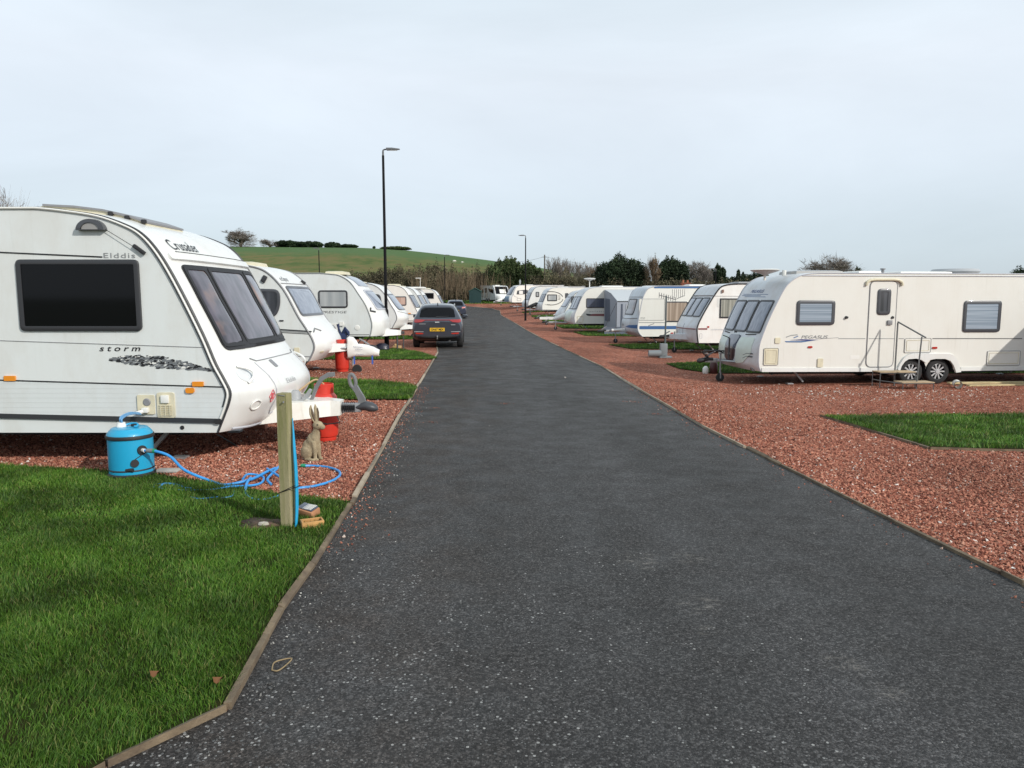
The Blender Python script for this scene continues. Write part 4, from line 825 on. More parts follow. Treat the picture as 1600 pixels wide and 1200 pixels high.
# ---------------------------------------------------------------- L2
v = Van('white caravan with a black side stripe and its hitch wrapped in a white printed bag',
        [(482,564.5),(487.5,554),(491,542.5),(487.5,529),(476,510),(465,493),(447,459),(433.5,441),(420,428),(406,420),(384,415),(360,413.5)], 16.3, 1, 6.2, 2.2,
        bulge=((.3,.12),(.55,.24),(.95,.22),(1.3,.08),(2.0,.06),(2.5,.0)), side=SIDE_W, arches=(-3.6,), trim=(GREYT,.02), group=GL); L2 = v
v.front_patch('front_window', [(a,b) for a,b in rrect(-.86,1.33,.86,2.0,.1,5,10)], [FRAME, P_BLUE], fw=.05)
v.front_line('window_bar', [(-.3,1.36),(-.3,1.98)], .012, FRAME); v.front_line('window_bar', [(.3,1.36),(.3,1.98)], .012, FRAME)
v.front_line('pinstripe', [(-.9,2.06),(.9,2.06)], .012, GREYT); v.ftxt('eclipse', -.75, 2.12, .1, .5, INKG, shear=.3)
v.side_win(None, [FRAME, P_DARK], fw=.06, poly=[(380,495),(431,496),(438.5,478),(437.5,452),(380,450)], rad=.15)
for k in range(3): v.side_line('coach_line', (330,508+k*2.6), (487-k,518+k*2.1), .028 if k < 2 else .014, TRIM if k != 1 else STRIPEG)
v.side_line('lower_rail', (330,551), (487,557.5), .02, GREYT); a = v.q(413,436); MB().box((a[0],-.02,a[1]), (.1,.05,.16), bev=.02, rot=(0,.5,0)).build('awning_lamp', TRIM, v.root)
a = v.q(440,501); MB().box((a[0],-.01,a[1]), (.09,.02,.03), bev=.005).build('lock', TRIM, v.root); v.side_panel('water_inlet', (460,543,468,554), CREAMP, y=-.02)
for sg in (-1,1): v.front_line('grab_handle', [(sg*.62,1.0),(sg*.78,1.06),(sg*.9,.98)], .02, GREYT); v.front_panel('marker_lamp', sg*.80-.05,sg*.80+.05,.52,.56, CREAMP, th=.01)
v.roof_item('roof_light', -2.0, -1.2, h=.1); v.roof_item('roof_light', -3.9, -3.3, h=.1)
MB().box((-.62,1.9,v.ztop-.38), (.12,.08,.16), bev=.02, rot=(0,.6,0)).build('roof_clip', BLACK, v.root)
xt, xe, yc, zz = v.aframe(n=.82, z=.58, cover=mat_side('cover_white2', (.76,.75,.72)), covlen=.45, jockey=False); v.steadies(xs=(-.35,-5.7))
# ---------------------------------------------------------------- L3
v = Van('white caravan with a skylight in its nose and a grey blind in its side window',
        [(578,525.5),(581,510.5),(579,497),(571.5,477),(560,459),(547,441),(531,431),(517,428.5),(500,427)], 24.7, 1, 6.6, 2.25,
        bulge=((.3,.2),(.6,.38),(1.1,.36),(1.9,.26),(2.4,.12),(2.6,.0)), side=SIDE_W, arches=(-3.7,), trim=(STRIPEG,.02), group=GL); L3 = v
v.side_win((498,453.5,543,481), [TRIM, P_SILV], fw=.05, rad=.1); v.txt('PRESTIGE', (502,489.5), 3.8, mat('dark_lettering', (.06,.06,.065), .5), width_px=40, shear=.2)
v.front_panel('sunroof_window', -.72,.72,2.22,2.52, P_BLUE, th=.02); v.front_patch('front_window', rrect(-.72,1.42,.72,2.1,.12,5,10), [PALEST, P_BLUE], fw=.05)
v.front_line('grab_handle', [(-.9,1.5),(-.95,1.4),(-.8,1.36)], .03, TRIM)
v.side_panel('gas_locker', (517,505,530,517), PLAST, y=-.012); v.side_panel('socket_flap', (531,503,537,509), PLAST, y=-.06); a = v.q(558,512); MB().lathe([(0,-.02),(.08,-.015),(.09,0)], c=(a[0],0,a[1]), axis='Y', seg=16).build('flue', PLAST, v.root)
v.side_line('lower_rail', (430,523.4), (577,523), .02, TRIM); v.roof_item('roof_light', -1.55, -.85 , h=.16); v.roof_item('roof_light', -3.6, -3.0, h=.1)
v.aframe(n=.5, z=.62, cover=mat_side('cover_white3', (.80,.79,.76), dirt=.05), covlen=.5, style='dark', jockey=False, head=False); v.steadies(xs=(-.3,-6))
m = MB(); m.tube([(.75,1.05,.0),(.75,1.05,.5)], .03, 8); m.tube([(.95,1.15,.0),(.95,1.15,.5)], .02, 8); m.build('prop_leg', DARKST, v.root)
# ---------------------------------------------------------------- L4
v = Van('white caravan with a crescent grey side moulding, partly hidden by the tall lamp post',
        [(612.5,513),(617,504.5),(620,497),(617,486.5),(611,477),(603,463),(595,453),(585,446),(572,442.5)], 33.8, 1, 6.2, 2.2,
        bulge=((.3,.2),(.6,.42),(1.1,.32),(1.9,.12),(2.5,.0)), side=SIDE_W, arches=(-3.6,), trim=(GREYT,.02), group=GL)
v.side_win(None, [FRAME, P_DARK], fw=.06, poly=[(570,479),(594,483),(598,478),(594,460),(570,458)], rad=.12); v.front_patch('front_window', rrect(-.78,1.3,.78,2.05,.1,5,8), [FRAME, P_BLUE], fw=.05)
v.front_line('window_bar', [(-.2,1.34),(-.2,2.0)], .012, FRAME); v.roof_item('roof_light', -2.2, -1.3, h=.14); v.roof_item('roof_light', -4.2, -3.6, h=.1)
v.front_line('pinstripe', [(-.9,1.24),(.3,1.1),(.9,1.24)], .012, GREYT); v.aframe(n=.75, z=.5, cover=GRP, covlen=.5, style='dark'); v.steadies()
# ---------------------------------------------------------------- L5 .. L8
OLD = [(0,.42),(.03,.6),(.04,.85),(-.12,1.2),(-.34,1.62),(-.55,2.02),(-.75,2.3),(-1.0,2.46),(-1.4,2.55)]
def generic(label, px, py, Yn, d, L, prof, side, shell, group, bul=((.3,.1),(.7,.16),(1.2,.12),(2.2,.06),(2.5,0)), hs=1., trim=(GREYT,.018), rear='hard', W=2.1, zr=None, arch=True, yaw=0):
    X, Z = pl(px, py, Yn); g = Z-prof[0][1]*hs
    return Van(label, [(X+d*a, g+b*hs) for a, b in prof], Yn, d, L, W, ground=g if zr is None else zr, px=False, bulge=bul, side=side, shell=shell, group=group, trim=trim, rear=rear, arches=(-d*L*.55,) if arch else (), yaw=yaw)
v = generic('old cream caravan with pink curtains in its side window', 653, 503.5, 43, 1, 5.2, OLD, SIDE_WW, SIDE_WW, GL); L5 = v
v.side_win((616,463,635,477.5), [FRAME, P_PINK], fw=.06, rad=.1); v.fronts3(1.25,2.0,[TRIM,P_SLATE]); v.side_line('coach_line', (600,491.5),(655,491.5), .05, STRIPEG); v.side_line('coach_line', (600,501.5),(655,501.5), .04, TRIM)
v.side_panel('side_lamp', (638,489,642,490.5), ORANGE, y=-.02, rad=.01); v.roof_item('roof_light', -1.8,-1.1); v.roof_item('roof_light', -3.4,-2.9); v.aframe(n=1.1, z=.5); v.steadies()
v = generic('old white caravan squeezed in behind the cream one with pink curtains', 664, 497.5, 50.5, 1, 5.4, OLD, SIDE_W, GRP, GL)
v.fronts3(1.25,2.0,[TRIM,P_BLUE]); v.side_win((633,462,648,473), [FRAME, P_DARK]); v.roof_item('roof_light', -2.1,-1.4, h=.12); v.aframe(n=1.1, z=.5); v.steadies()
v = generic('white caravan with a television aerial on a pole over its roof', 671, 493, 57.5, 1, 5.4, OLD, SIDE_W, GRP, GL)
v.fronts3(1.25,2.0,[TRIM,P_BLUE]); v.roof_item('roof_box', -2.2,-.4, h=.12, y0=.3, y1=1.7, material=PLAST); v.roof_item('roof_light', -3.9,-3.2); v.aframe(n=1.0, z=.5); v.steadies()
m = MB(); a = v.q(655,0); m.tube([(-.75,.6,v.ztop-.2),(-.75,.6,v.ztop+.75)], .02, 6); m.box((-.9,.6,v.ztop+.77), (.42,.05,.05)); m.build('aerial', PLAST, v.root)
v = generic('farthest white caravan of the left-hand row, one black side window facing the road', 693, 490, 64.5, 1, 5.2, OLD, SIDE_WW, GRP, GL)
v.side_win((662.5,457.5,678,467), [GREYT, GLASSK], fw=.04, rad=.04); v.fronts3(1.25,2.0,[TRIM,P_SLATE]); v.roof_item('roof_light', -1.9,-1.2, h=.12); v.aframe(n=1.0, z=.5); v.steadies()
# ================================================================ RIGHT ROW
# R1: long cream twin-axle
def wx(px, Yn, X0): c_, n_ = math.cos(R(6)), math.sin(R(6)); r_ = ray(px, 600); return (X0*r_.y-Yn*r_.x)/(r_.x*n_-r_.y*c_)
X0 = pl(1189,580,16.9)[0]
v = Van('long cream twin-axle caravan with metal steps at its closed door',
        [(1189,580.5),(1186,572),(1185.5,558),(1187,540),(1192,524),(1202,499),(1216,470),(1228,448.5),(1240,437),(1254,430),(1272,427.5),(1300,427)], 16.9, -1, 8.3, 2.3,
        yaw=6, bulge=((.2,.03),(.34,.12),(.5,.22),(.9,.20),(1.15,.12),(1.3,.07),(1.9,.06),(2.4,.06),(2.6,.0)), side=SIDE_CR, shell=GRP_D, arches=(wx(1424,16.9,X0),wx(1466,16.9,X0)), arch_r=.36, trim=(PALEST,.012), rear='hard', crown=.03, group=GR_, wheels=False); R1 = v
v.fronts3(1.22, 1.98, [TRIM, P_BLUE], um=.90, split=.31); sw = [(-.86,1.17),(-.5,1.12),(0,1.11)]
for sg in (-1,1):
    v.front_line('grab_rail', [(sg*.42,1.17),(sg*.80,1.19)], .014, TRIM)
    v.front_panel('locker_panel', 0,0,0,0, GRP_G, th=.014, poly=[(sg*.30,.48),(sg*.62,.52),(sg*.84,.74),(sg*.84,1.12),(sg*.30,1.10)])
    for k in range(2): v.front_line('air_vent', [(sg*.62,.70-.07*k),(sg*.74,.75-.07*k),(sg*.88,.75-.07*k)], .014, TRIM)
    m = MB(); m.tube([v.lift(sg*.80+.05*math.cos(t), .36+.055*math.sin(t), .006) for t in [2*math.pi*k/12 for k in range(12)]], .012, 6, closed=True); m.build('marker_lamp', GREYT, v.root)
v.front_panel('window_bay', -.25,.25,.83,1.14, P_SLATE, th=.03); v.front_panel('badge_panel', 0,0,0,0, mat('maroon_panel', (.05,.02,.022), .3, coat=.5), th=.028, poly=[(-.25,.82),(-.23,.6),(-.12,.50),(.12,.50),(.23,.6),(.25,.82)])
v.front_panel('badge', 0,0,0,0, RIM, th=.034, poly=[(0,.60),(.06,.68),(0,.78),(-.06,.68)], rad=.004)
v.ftxt('PEGASUS', .38, 2.16, .075, .62, BLUEINK, shear=.2, bold=.01); 
for k, (a, b) in enumerate(((.75,-.5),(.8,-.2),(.6,-.45))): v.front_line('swoosh', [(a,2.13-.03*k),(b,2.12-.03*k)], .006, STRIPEB)
v.side_win((1243.5,469,1305,508), [FRAME, P_BLIND], fw=.075, rad=.09); v.side_win((1503,469.5,1565,519), [FRAME, P_BLIND], fw=.075, rad=.09)
d_ = v.side_panel('door', (1353,440,1402,573), SIDE_CR, y=-.012, rad=.12); v.outline('door_seal', (1352.5,439.5,1402.5,573.5), GREYT, rad=.13, wd=.022, y=-.008)
w_ = v.side_win((1369,451,1392,492), [FRAME, P_DARK], fw=.075, rad=.09, th=.03); w_.parent = d_
a = v.q(1389,504); ho = MB().box((a[0],-.03,a[1]), (.12,.04,.11), bev=.015).build('door_handle', GREYT, d_); a = v.q(1394,496); MB().lathe([(0,-.03),(.03,-.025),(.035,0)], c=(a[0],-.012,a[1]), axis='Y', seg=12).build('door_stay', BLACK, d_)
v.side_line('panel_joint', (1357,513),(1399,513), .008, PALEST)
gp = [v.q(1353,446), v.q(1354,441), v.q(1359,437.8), v.q(1366,436.8), v.q(1395,436.8), v.q(1403,437.8), v.q(1408,441), v.q(1409,446)]; MB().tube([(x,-.03,z) for x,z in gp], .032, 8).build('door_gutter', CREAMP, v.root)
v.side_line('coach_line', (1310,529),(1352,529), .016, STRIPEG); v.side_line('coach_line', (1404,529),(1412,529), .016, STRIPEG); v.side_line('coach_line', (1457,529),(1597,529), .018, mat('coach_grey', (.10,.10,.10), .5)); v.side_line('coach_line', (1357,529),(1398,529), .014, STRIPEG, y=-.016)
v.txt('PEGASUS', (1251,529), 5, INKG, width_px=45, shear=.25, bold=.012)
v.side_panel('swoosh', None, mat('navy_stripe', (.03,.03,.16), .4), poly=[(1234,531.5),(1252,530),(1280,530.8),(1262,532.2)], rad=.01); v.side_panel('swoosh', None, STRIPEB, poly=[(1226,533),(1250,533),(1275,531.5),(1252,535),(1228,534.8)], rad=.01); v.side_line('pinstripe', (1280,529.5),(1310,527.5), .008, GREYT)
for r in (((1228,527),(1236,524)),((1236,524),(1246,523)),((1240,528),(1247,525))): v.side_line('swoosh', r[0], r[1], .02, STRIPEB if r[0][0] == 1240 else STRIPEG)
v.side_panel('vent_cover', (1210.5,527.5,1219,536.5), CREAMP, y=-.02); v.side_panel('water_inlet', (1276.5,560,1285.5,573.5), CREAMP, y=-.025)
def hatch(v, r, inner=3): o = v.side_panel('hatch', r, CREAMP if v is R1 and r[0] < 1300 else SIDE_CR, y=-.012, rad=.02); f = v.outline('hatch_rim', r, GREYT, rad=.03, wd=.012, y=-.013); f.parent = o; v2 = v.outline('hatch_seam', (r[0]+inner,r[1]+inner,r[2]-inner,r[3]-inner), CREAMP, rad=.02, wd=.014, y=-.014); v2.parent = o; return o
hatch(v, (1192.5,544,1216,570.5)); hatch(v, (1412.5,528.5,1454.5,551)); hatch(v, (1541,548,1594,571))
a = v.q(1322,496); MB().lathe([(0,-.06),(.03,-.05),(.035,0)], c=(a[0],0,a[1]), axis='Y', seg=12).build('door_stay', BLACK, v.root)
v.side_panel('side_lamp', (1262,540.7,1269,543.8), REDL, y=-.02, rad=.02); v.side_panel('side_lamp', (1456,541.8,1464,545), REDL, y=-.02, rad=.02)
v.side_panel('serial_sticker', (1328,555,1343,561), PLAST, y=-.003); v.side_line('lower_rail', (1190,578),(1402,577.5), .09, GRP, y=-.02); v.side_line('lower_rail', (1501,576.5),(1610,575.5), .09, GRP, y=-.02)
# wheel-arch moulding over both wheels
ap = [(1401,577),(1404,570),(1410,560),(1417,554.5),(1426,552.5),(1482,552.5),(1489,555),(1494,562),(1497,570),(1500,581)]
ip = [(1404.5,580),(1407,572),(1412,565),(1418,561),(1430,560),(1438,562),(1445,567),(1452,562),(1460,560.5),(1475,560.5),(1483,563.5),(1488,570),(1491,578),(1492,582)]
V_ = [v.q(*p) for p in ap]; U_ = [v.q(*p) for p in ip]
m = MB(); m.add([(x,-.045,z) for x,z in V_+U_[::-1]], [tuple(range(len(V_)+len(U_)))]); m.add([(x,-.045,z) for x,z in V_]+[(x,.003,z+.02) for x,z in V_], [(i,i+1,i+1+len(V_),i+len(V_)) for i in range(len(V_)-1)]); m.add([(x,-.045,z) for x,z in U_]+[(x,.01,z) for x,z in U_], [(i,i+1,i+1+len(U_),i+len(U_)) for i in range(len(U_)-1)]); m.build('arch_moulding', GRP, v.root, fix=False)
for px in (1424,1466): wheel(v.root, (wx(px,16.9,X0), .14, .30), r=.30, spokes=10, face=-1); wheel(v.root, (wx(px,16.9,X0), v.W-.14, .30), r=.30, spokes=10, face=1)
xt, xe, yc, zz = v.aframe(n=.62, z=.52); v.steadies(xs=(.9,7.6))
m = MB()
for k in range(3): m.tube([(xe-.02,yc-.06*k,zz+.06),(xe-.15,yc-.06*k,zz+.2+.03*k),(xe+.05+.06*k,yc-.1*k,zz+.24),(xe+.2+.06*k,yc-.1*k,zz+.25),(xe+.38,yc,zz+.18)], .014, 6)
m.build('towing_cables', BLACK, v.root)
MB().tube([(xt-.14,yc-.1,zz+.05),(xt-.13,yc-.1,zz+.55)], .02, 6).tube([(xt-.13,yc-.1,zz+.55),(xt-.3,yc-.1,zz+.62)], .012, 6).lathe([(0,.05),(.03,.04),(.04,0)], c=(xt+.02,yc-.1,zz+.68), seg=10).build('handbrake_lever', DARKST, v.root)
# roof fittings
v.roof_item('roof_light', 1.0, 2.2, h=.07, y0=.5, y1=1.4, material=mat('smoked_dome', (.25,.25,.24), .25, coat=.5)); v.roof_item('roof_light', 2.5, 3.1, h=.06, y0=.4, y1=1.3, material=PLAST)
m = MB(); m.tube([(.9,.9,v.ztop-.12),(.9,.9,v.ztop+.10)], .05, 8); m.lathe([(.03,-.10),(.10,-.06),(.3,.0),(.34,.03),(.30,.05),(0,.06)], c=(.28,.6,v.ztop+.06), seg=24, flat=(1,1)); m.tube([(.28,.6,v.ztop-.15),(.28,.6,v.ztop+.0)], .03, 8); m.build('dome_aerial', PLAST, v.root)
m = MB(); m.tube([(3.35,.8,v.ztop),(3.35,.8,v.ztop+.12)], .035, 8); m.lathe([(.06,0),(.06,.03),(0,.03)], c=(3.35,.8,v.ztop+.12), seg=12); m.build('flue', GREYT, v.root)
v.roof_item('roof_light', 3.55, 4.9, h=.05, y0=.4, y1=1.3, material=PLAST); m = MB(); m.lathe([(0,0),(.5,0),(.55,.05),(.5,.11),(0,.13)], c=(5.3,.9,v.ztop+.03), seg=24); m.build('satellite_dome', mat('dome_grey', (.38,.39,.40), .4), v.root)
MB().tube([(.9,-.006,v.ztop-.055),(6.8,-.006,v.ztop-.055)], .012, 6).build('awning_rail', PALEST, v.root)
# R2
v = Van('white caravan with a thin maroon waistline and net curtains in its side window',
        [(1091,536),(1089.5,522),(1090,510),(1097.5,493.5),(1109.5,472.5),(1117,460.5),(1124.5,450.5),(1131,446.5),(1140,444.5),(1155,443.5)], 26.7, -1, 5.6, 2.2,
        yaw=6, bulge=((.4,.12),(.6,.20),(1.0,.18),(1.4,.08),(2.1,.06),(2.6,0)), side=mat_side('side_bright', (.83,.82,.79)), shell=GRP_D, arches=(3.3,), trim=(TRIM,.028), rear='hard', group=GR_); R2 = v
v.fronts3(1.35,2.05,[TRIM,P_BLUE], um=.88, split=.30); v.side_win((1124,466,1157,497), [TRIM,P_CURT], fw=.05, rad=.02); v.side_panel('window_surround', (1120,466,1124.5,480), GRP, y=-.004)
v.side_line('maroon_line', (1091,514),(1105,514), .06, STRIPER); v.side_panel('side_lamp', (1105,509.5,1108,512), REDL, y=-.02, rad=.01); v.txt('caldoetto', (1110,516), 2.6, PALEST, width_px=22, shear=.2); v.side_line('pinstripe', (1090,462.5),(1170,463), .015, GREYT); hatch_ = v.outline('hatch_rim', (1093,521,1097,529), PALEST)
v.front_line('maroon_line', [(-.95,.92),(0,.92),(.95,.92)], .02, STRIPER); v.front_line('locker_seam', [(-.1,1.1),(-.08,.6)], .008, GREYT); v.front_panel('plate_recess', .2,.75,.66,.86, GRP_D, th=.02); v.front_line('brow', [(-.9,2.12),(.9,2.12)], .025, GREYT)
v.roof_item('roof_light', 1.6, 3.0, h=.1, y0=.4,y1=1.3, material=GREYT); v.roof_item('roof_light', 3.6,4.1, h=.1); a = v.q(1129,455); v.side_panel('awning_lamp', (1127.5,452.5,1130.5,457.5), mat('brown_lens', (.22,.13,.1), .4), y=-.05)
v.aframe(n=.65, z=.6, cover=GRP_D, covlen=.55); v.steadies()
# R3
v = Van('caravan with broad blue stripes and a beige curtain in its wide side window',
        [(1004,526),(998,519),(996.5,509),(1000,487),(1004,468),(1007.5,459),(1012,452),(1018,448.8),(1027,447.3),(1040,447)], 32.5, -1, 6.0, 2.25,
        yaw=6, bulge=((.3,.12),(.55,.30),(1.0,.32),(1.5,.16),(2.1,.12),(2.6,.05)), side=SIDE_WW, shell=mat_side('moulding_blue_grey', (.55,.60,.65), dirt=.2), arches=(3.4,), trim=(PALEST,.02), rear='hard', group=GR_); R3 = v
v.front_patch('front_window', rrect(-.62,1.28,.50,2.0,.08,5,8), [TRIM,P_MAUVE], fw=.05); v.front_line('nose_seam', [(-.95,1.15),(0,1.10),(.95,1.15)], .015, GREYT); v.front_line('nose_seam', [(-.95,2.08),(.95,2.08)], .012, GREYT); v.ftxt('Tour', .45, .78, .13, .4, INKG, shear=.2, bold=.02)
v.side_panel('lower_wall', (998,467,1038.5,500.5), SIDE_CR, y=-.004); v.outline('panel_seam', (998,467,1038.5,500.5), STRIPEG, wd=.02)
v.side_win((1039.5,471,1075,503), [FRAME,P_TAN], fw=.05, rad=.04); v.side_panel('blue_stripe', (985 if False else 999,509,1120,514.5), STRIPEB, y=-.006); v.side_panel('blue_stripe', (1022,447.6,1100,450.4), STRIPEB, y=-.008)
v.front_panel('blue_stripe', 0,0,0,0, STRIPEB, th=.006, poly=[(-.99,.70),(-.99,.86),(-.6,.84),(-.15,.74)], rad=.02); v.txt('700', (999,499), 3.4, INKG, width_px=9, shear=.3)
v.side_line('grey_stripe', (998,504),(1042,504), .03, STRIPEG); v.side_line('grey_stripe', (1013,509),(1022,505.5), .03, GREYT); v.side_panel('side_lamp', (1048,519.5,1052,521.5), REDL, y=-.02, rad=.01)
v.roof_item('roof_light', 2.2,3.0,h=.08, material=PLAST); v.roof_item('air_conditioner', 3.9,4.8,h=.12, y0=.5,y1=1.3, material=PLAST); xt, xe, yc, zz = v.aframe(n=1.2, z=.55); v.steadies()
MB().tube([(xt-.25,yc-.12,zz+.06),(xt-.85,yc-.12,zz+.04)], .06, 8).build('brake_cover', PLAST, v.root)
# R4 with its porch awning
MOD = [(0,.40),(.03,.55),(.05,.80),(0,1.05),(-.13,1.35),(-.28,1.75),(-.42,2.05),(-.62,2.33),(-.9,2.5),(-1.3,2.57)]
v = generic('cream caravan with a grey porch awning pitched against its side', 899, 506, 42.5, -1, 6.6, MOD, SIDE_CR, GRP_D, GR_, bul=((.3,.2),(.5,.36),(1,.34),(1.3,.12),(2.3,.08),(2.6,0)), hs=.97, trim=(PALEST,.012), W=2.25, yaw=6); R4 = v
v.fronts3(1.22,1.95,[TRIM,P_BLUE]); v.side_win((916,466,946,481), [TRIM,P_SLATE], fw=.05, rad=.06); v.txt('ANTARES', (920.5,488), 2.2, INKG, width_px=24, space=1.5)
v.side_panel('red_flash', None, STRIPER, poly=[(925,490.5),(946,490.2),(946,494),(920,493.6)], rad=.03); v.side_panel('dark_flash', None, TRIM, poly=[(915,490),(925,491),(921,493.6),(917,493)], rad=.03)
v.outline('hatch_rim', (902,494,911,503.5), CREAMP, rad=.05, wd=.03); 
for sg in (-1,1): v.front_panel('locker_panel', 0,0,0,0, GRP_G, th=.014, poly=[(sg*.1,.45),(sg*.8,.6),(sg*.84,1.1),(sg*.1,1.1)])
v.roof_item('roof_light', 1.6,2.9,h=.12, material=PLAST); v.roof_item('roof_light', 4.2,5,h=.1, material=PLAST); v.aframe(n=1.15, z=.45); v.steadies()
m = MB(); m.lathe([(.03,-.08),(.1,-.05),(.3,.0),(.36,.04),(.3,.07),(0,.09)], c=(.95,.7,v.ztop+.45), seg=20); m.tube([(.95,.7,v.ztop-.1),(.95,.7,v.ztop+.4)], .03, 8); m.build('dome_aerial', PLAST, v.root)
v = generic('white caravan with an oval side window, just past the one with the awning', 882, 500, 51, -1, 5.8, OLD, SIDE_W, GRP_D, GR_, bul=((.3,.2),(.6,.38),(1,.3),(1.4,.14),(2.5,0)), hs=.96, yaw=7); R5 = v
v.side_win((892,462.5,898.5,475), [FRAME,P_DARK], fw=.06, rad=.2); v.front_patch('front_window', rrect(-.82,1.3,.82,2.0,.1,5,8), [FRAME,P_BLUE], fw=.05); v.front_line('window_bar', [(-.1,1.34),(-.1,1.97)], .015, FRAME); v.roof_item('satellite_dome', 1.4,2.1,h=.22, material=PLAST); v.roof_item('roof_light', 3.2,4,h=.1, material=PLAST); v.aframe(n=1.3, z=.5, cover=GRP, covlen=1.2); v.steadies()
v = generic('ivory caravan with a ring of dark arc decals round its square side window', 848, 485.5, 69, -1, 6.2, MOD, SIDE_WW, GRP_D, GR_, bul=((.3,.2),(.5,.36),(1,.34),(1.3,.12),(2.3,.08),(2.6,0)), hs=.99, trim=(PALEST,.02), yaw=10); R6 = v
v.side_win((855,460,870.5,470.5), [TRIM,P_SILV], fw=.09, rad=.08); v.fronts3(1.22,1.95,[TRIM,P_SLATE]); v.side_panel('door_window', (883,458,888,466), FRAME, y=-.03)
m = MB(); c0 = v.q(861,466)
for a0, a1, r in ((-1.9,-.15,1.0),(.25,1.9,1.0)):
    pts = [(c0[0]+1.15*math.cos(t)*r, -.008, c0[1]+.62*math.sin(t)) for t in np.linspace(a0,a1,14)]; m.tube(pts, .03, 6)
for k in range(4): x, z = v.q(874.5-abs(k-1.5)*.7, 462.2+k*1.9); m.box((x,-.006,z), (.2,.01,.035))
m.build('arc_decal', TRIM, v.root); v.side_line('lower_rail', (846,484.5),(900,485), .08, TRIM); v.txt('Pageant', (851,476.5), 1.6, INKG, width_px=9, shear=.3); v.roof_item('roof_light', 1.5,2.6,h=.1, material=PLAST); v.aframe(n=1.2, z=.5); v.steadies()
v = generic('white caravan half hidden behind the ivory one with arc decals', 826, 480.5, 78, -1, 6.2, MOD, SIDE_W, GRP_D, GR_, bul=((.3,.2),(.5,.36),(1,.34),(1.3,.12),(2.3,.08),(2.6,0)), hs=1.02, trim=(GREYT,.03), yaw=12)
v.side_win((837,456,842.5,464), [TRIM,P_SILV], fw=.09, rad=.08); v.fronts3(1.22,1.95,[TRIM,P_BLUE]); v.roof_item('roof_light', 1.5,2.6,h=.1, material=PLAST); v.aframe(n=1.2, z=.5); v.steadies()
v = generic('white caravan with a tall blue-tinted front and a bracket-shaped black side window', 800, 472.5, 93, -1, 7.0, MOD, SIDE_WW, GRP, GR_, bul=((.3,.2),(.5,.5),(1,.5),(1.3,.4),(2.3,.2),(2.6,0)), hs=.99, trim=(PALEST,.03), yaw=18); R8 = v
v.side_win(None, [TRIM,P_DARK], fw=.08, poly=[(807,460),(808.5,454),(822,452.5),(824.5,453),(824.5,458),(818,460)], rad=.05); v.side_panel('blind', (811,454.5,817,459.5), PLAST, y=-.035, rad=.05)
v.front_patch('front_window', rrect(-.85,1.3,.85,2.35,.12,5,8), [TRIM,P_BLUE], fw=.05); v.front_panel('locker_panel', -.8,.8,.5,1.15, mat('blue_grey_panel', (.16,.25,.34), .4), th=.02); v.outline('hatch_rim', (808,466,814,470), STRIPEG, rad=.05, wd=.05)
m = MB(); c0 = v.q(809,460); m.tube([(c0[0]+.55*math.cos(t), -.008, c0[1]+.35*math.sin(t)) for t in np.linspace(3.0,4.7,8)], .02, 5); m.build('arc_decal', GREYT, v.root); v.roof_item('roof_light', 2,3,h=.1, material=PLAST); v.aframe(n=1.2, z=.5); v.steadies()
m = MB(); m.tube([(1.3,.8,v.ztop-.02),(1.3,.8,v.ztop+.35)], .03, 6); m.lathe([(0,.0),(.18,.02),(.3,.09),(.32,.1)], c=(1.25,.8,v.ztop+.42), axis='X', seg=16); m.build('satellite_dish', PLAST, v.root)
# far caravan across the end of the road, turned a little
v = generic('white caravan with a big black front window parked on grass beside the green shed', 774, 468.6, 110, 1, 5.4, MOD, SIDE_W, GRP, GR_, bul=((.3,.3),(.5,.7),(1,.6),(1.3,.3),(2.3,.1),(2.6,0)), hs=.98, trim=(PALEST,.03), W=2.3, arch=False); R9 = v
v.root.rotation_euler.z = R(-64)
v.front_patch('front_window', rrect(-.9,1.25,.9,2.35,.12,5,8), [TRIM,GLASSK], fw=.05); v.front_panel('blind', -.4,.5,1.35,1.95, PLAST, th=.03)
v.side_win((-4.9,1.45,-4.3,2.05), [TRIM,GLASSK], px=False, rad=.04); v.side_win((-3.7,1.45,-3.1,2.2), [TRIM,GLASSK], px=False, rad=.04)
v.side_win(None, [TRIM,GLASSK], px=False, poly=[(-2.6,2.1),(-2.1,1.6),(-.7,1.3),(-.65,1.95)], rad=.05); v.roof_item('roof_light', -1.9,-.9,h=.1, material=PLAST); v.aframe(n=1.2, z=.5, cover=GRP, covlen=1.1)
for x in (-3.1,-2.3): wheel(v.root, (x,.02,.31)); wheel(v.root, (x,2.2,.31), face=1)
# ================================================================ THINGS BY THE CARAVANS
WOODP = mat('post_timber', (.40,.34,.21), .85, vcol=(.20,.20,.07), vscale=2.2, bump=.7, bscale=30, stretch=(9,9,.8))
X, Y, Z = G(451, 825)
p = thing('wooden_post', 'square weathered wooden post greened with algae, standing in the lawn with a blue hose tied to it', 'post', (X, Y, Z), rz=R(-14)); p['label'] = 'square weathered wooden post standing in the lawn, stained green with algae'
hw = .037; hh = .955
m = MB(); lv = [(0-.1,1.0),(.3,1.0),(.6,1.01),(.9,1),(hh-.01,1),(hh,.94)]
m.rings([[(sx*hw*k, sy*hw*k, z) for sx, sy in ((-1,-1),(1,-1),(1,1),(-1,1))] for z, k in lv]); m.build('post', WOODP, p, sharp=20)
m = MB(); m.tube([(sx*(hw+.005), sy*(hw+.005), .28+.02*sx) for sx, sy in ((-1,-1),(1,-1),(1,1),(-1,1))]+[(hw+.06,hw*.3,.31),(hw+.06,-hw,.31)], .003, 5, closed=True); m.build('cable_tie', BLACK, p)
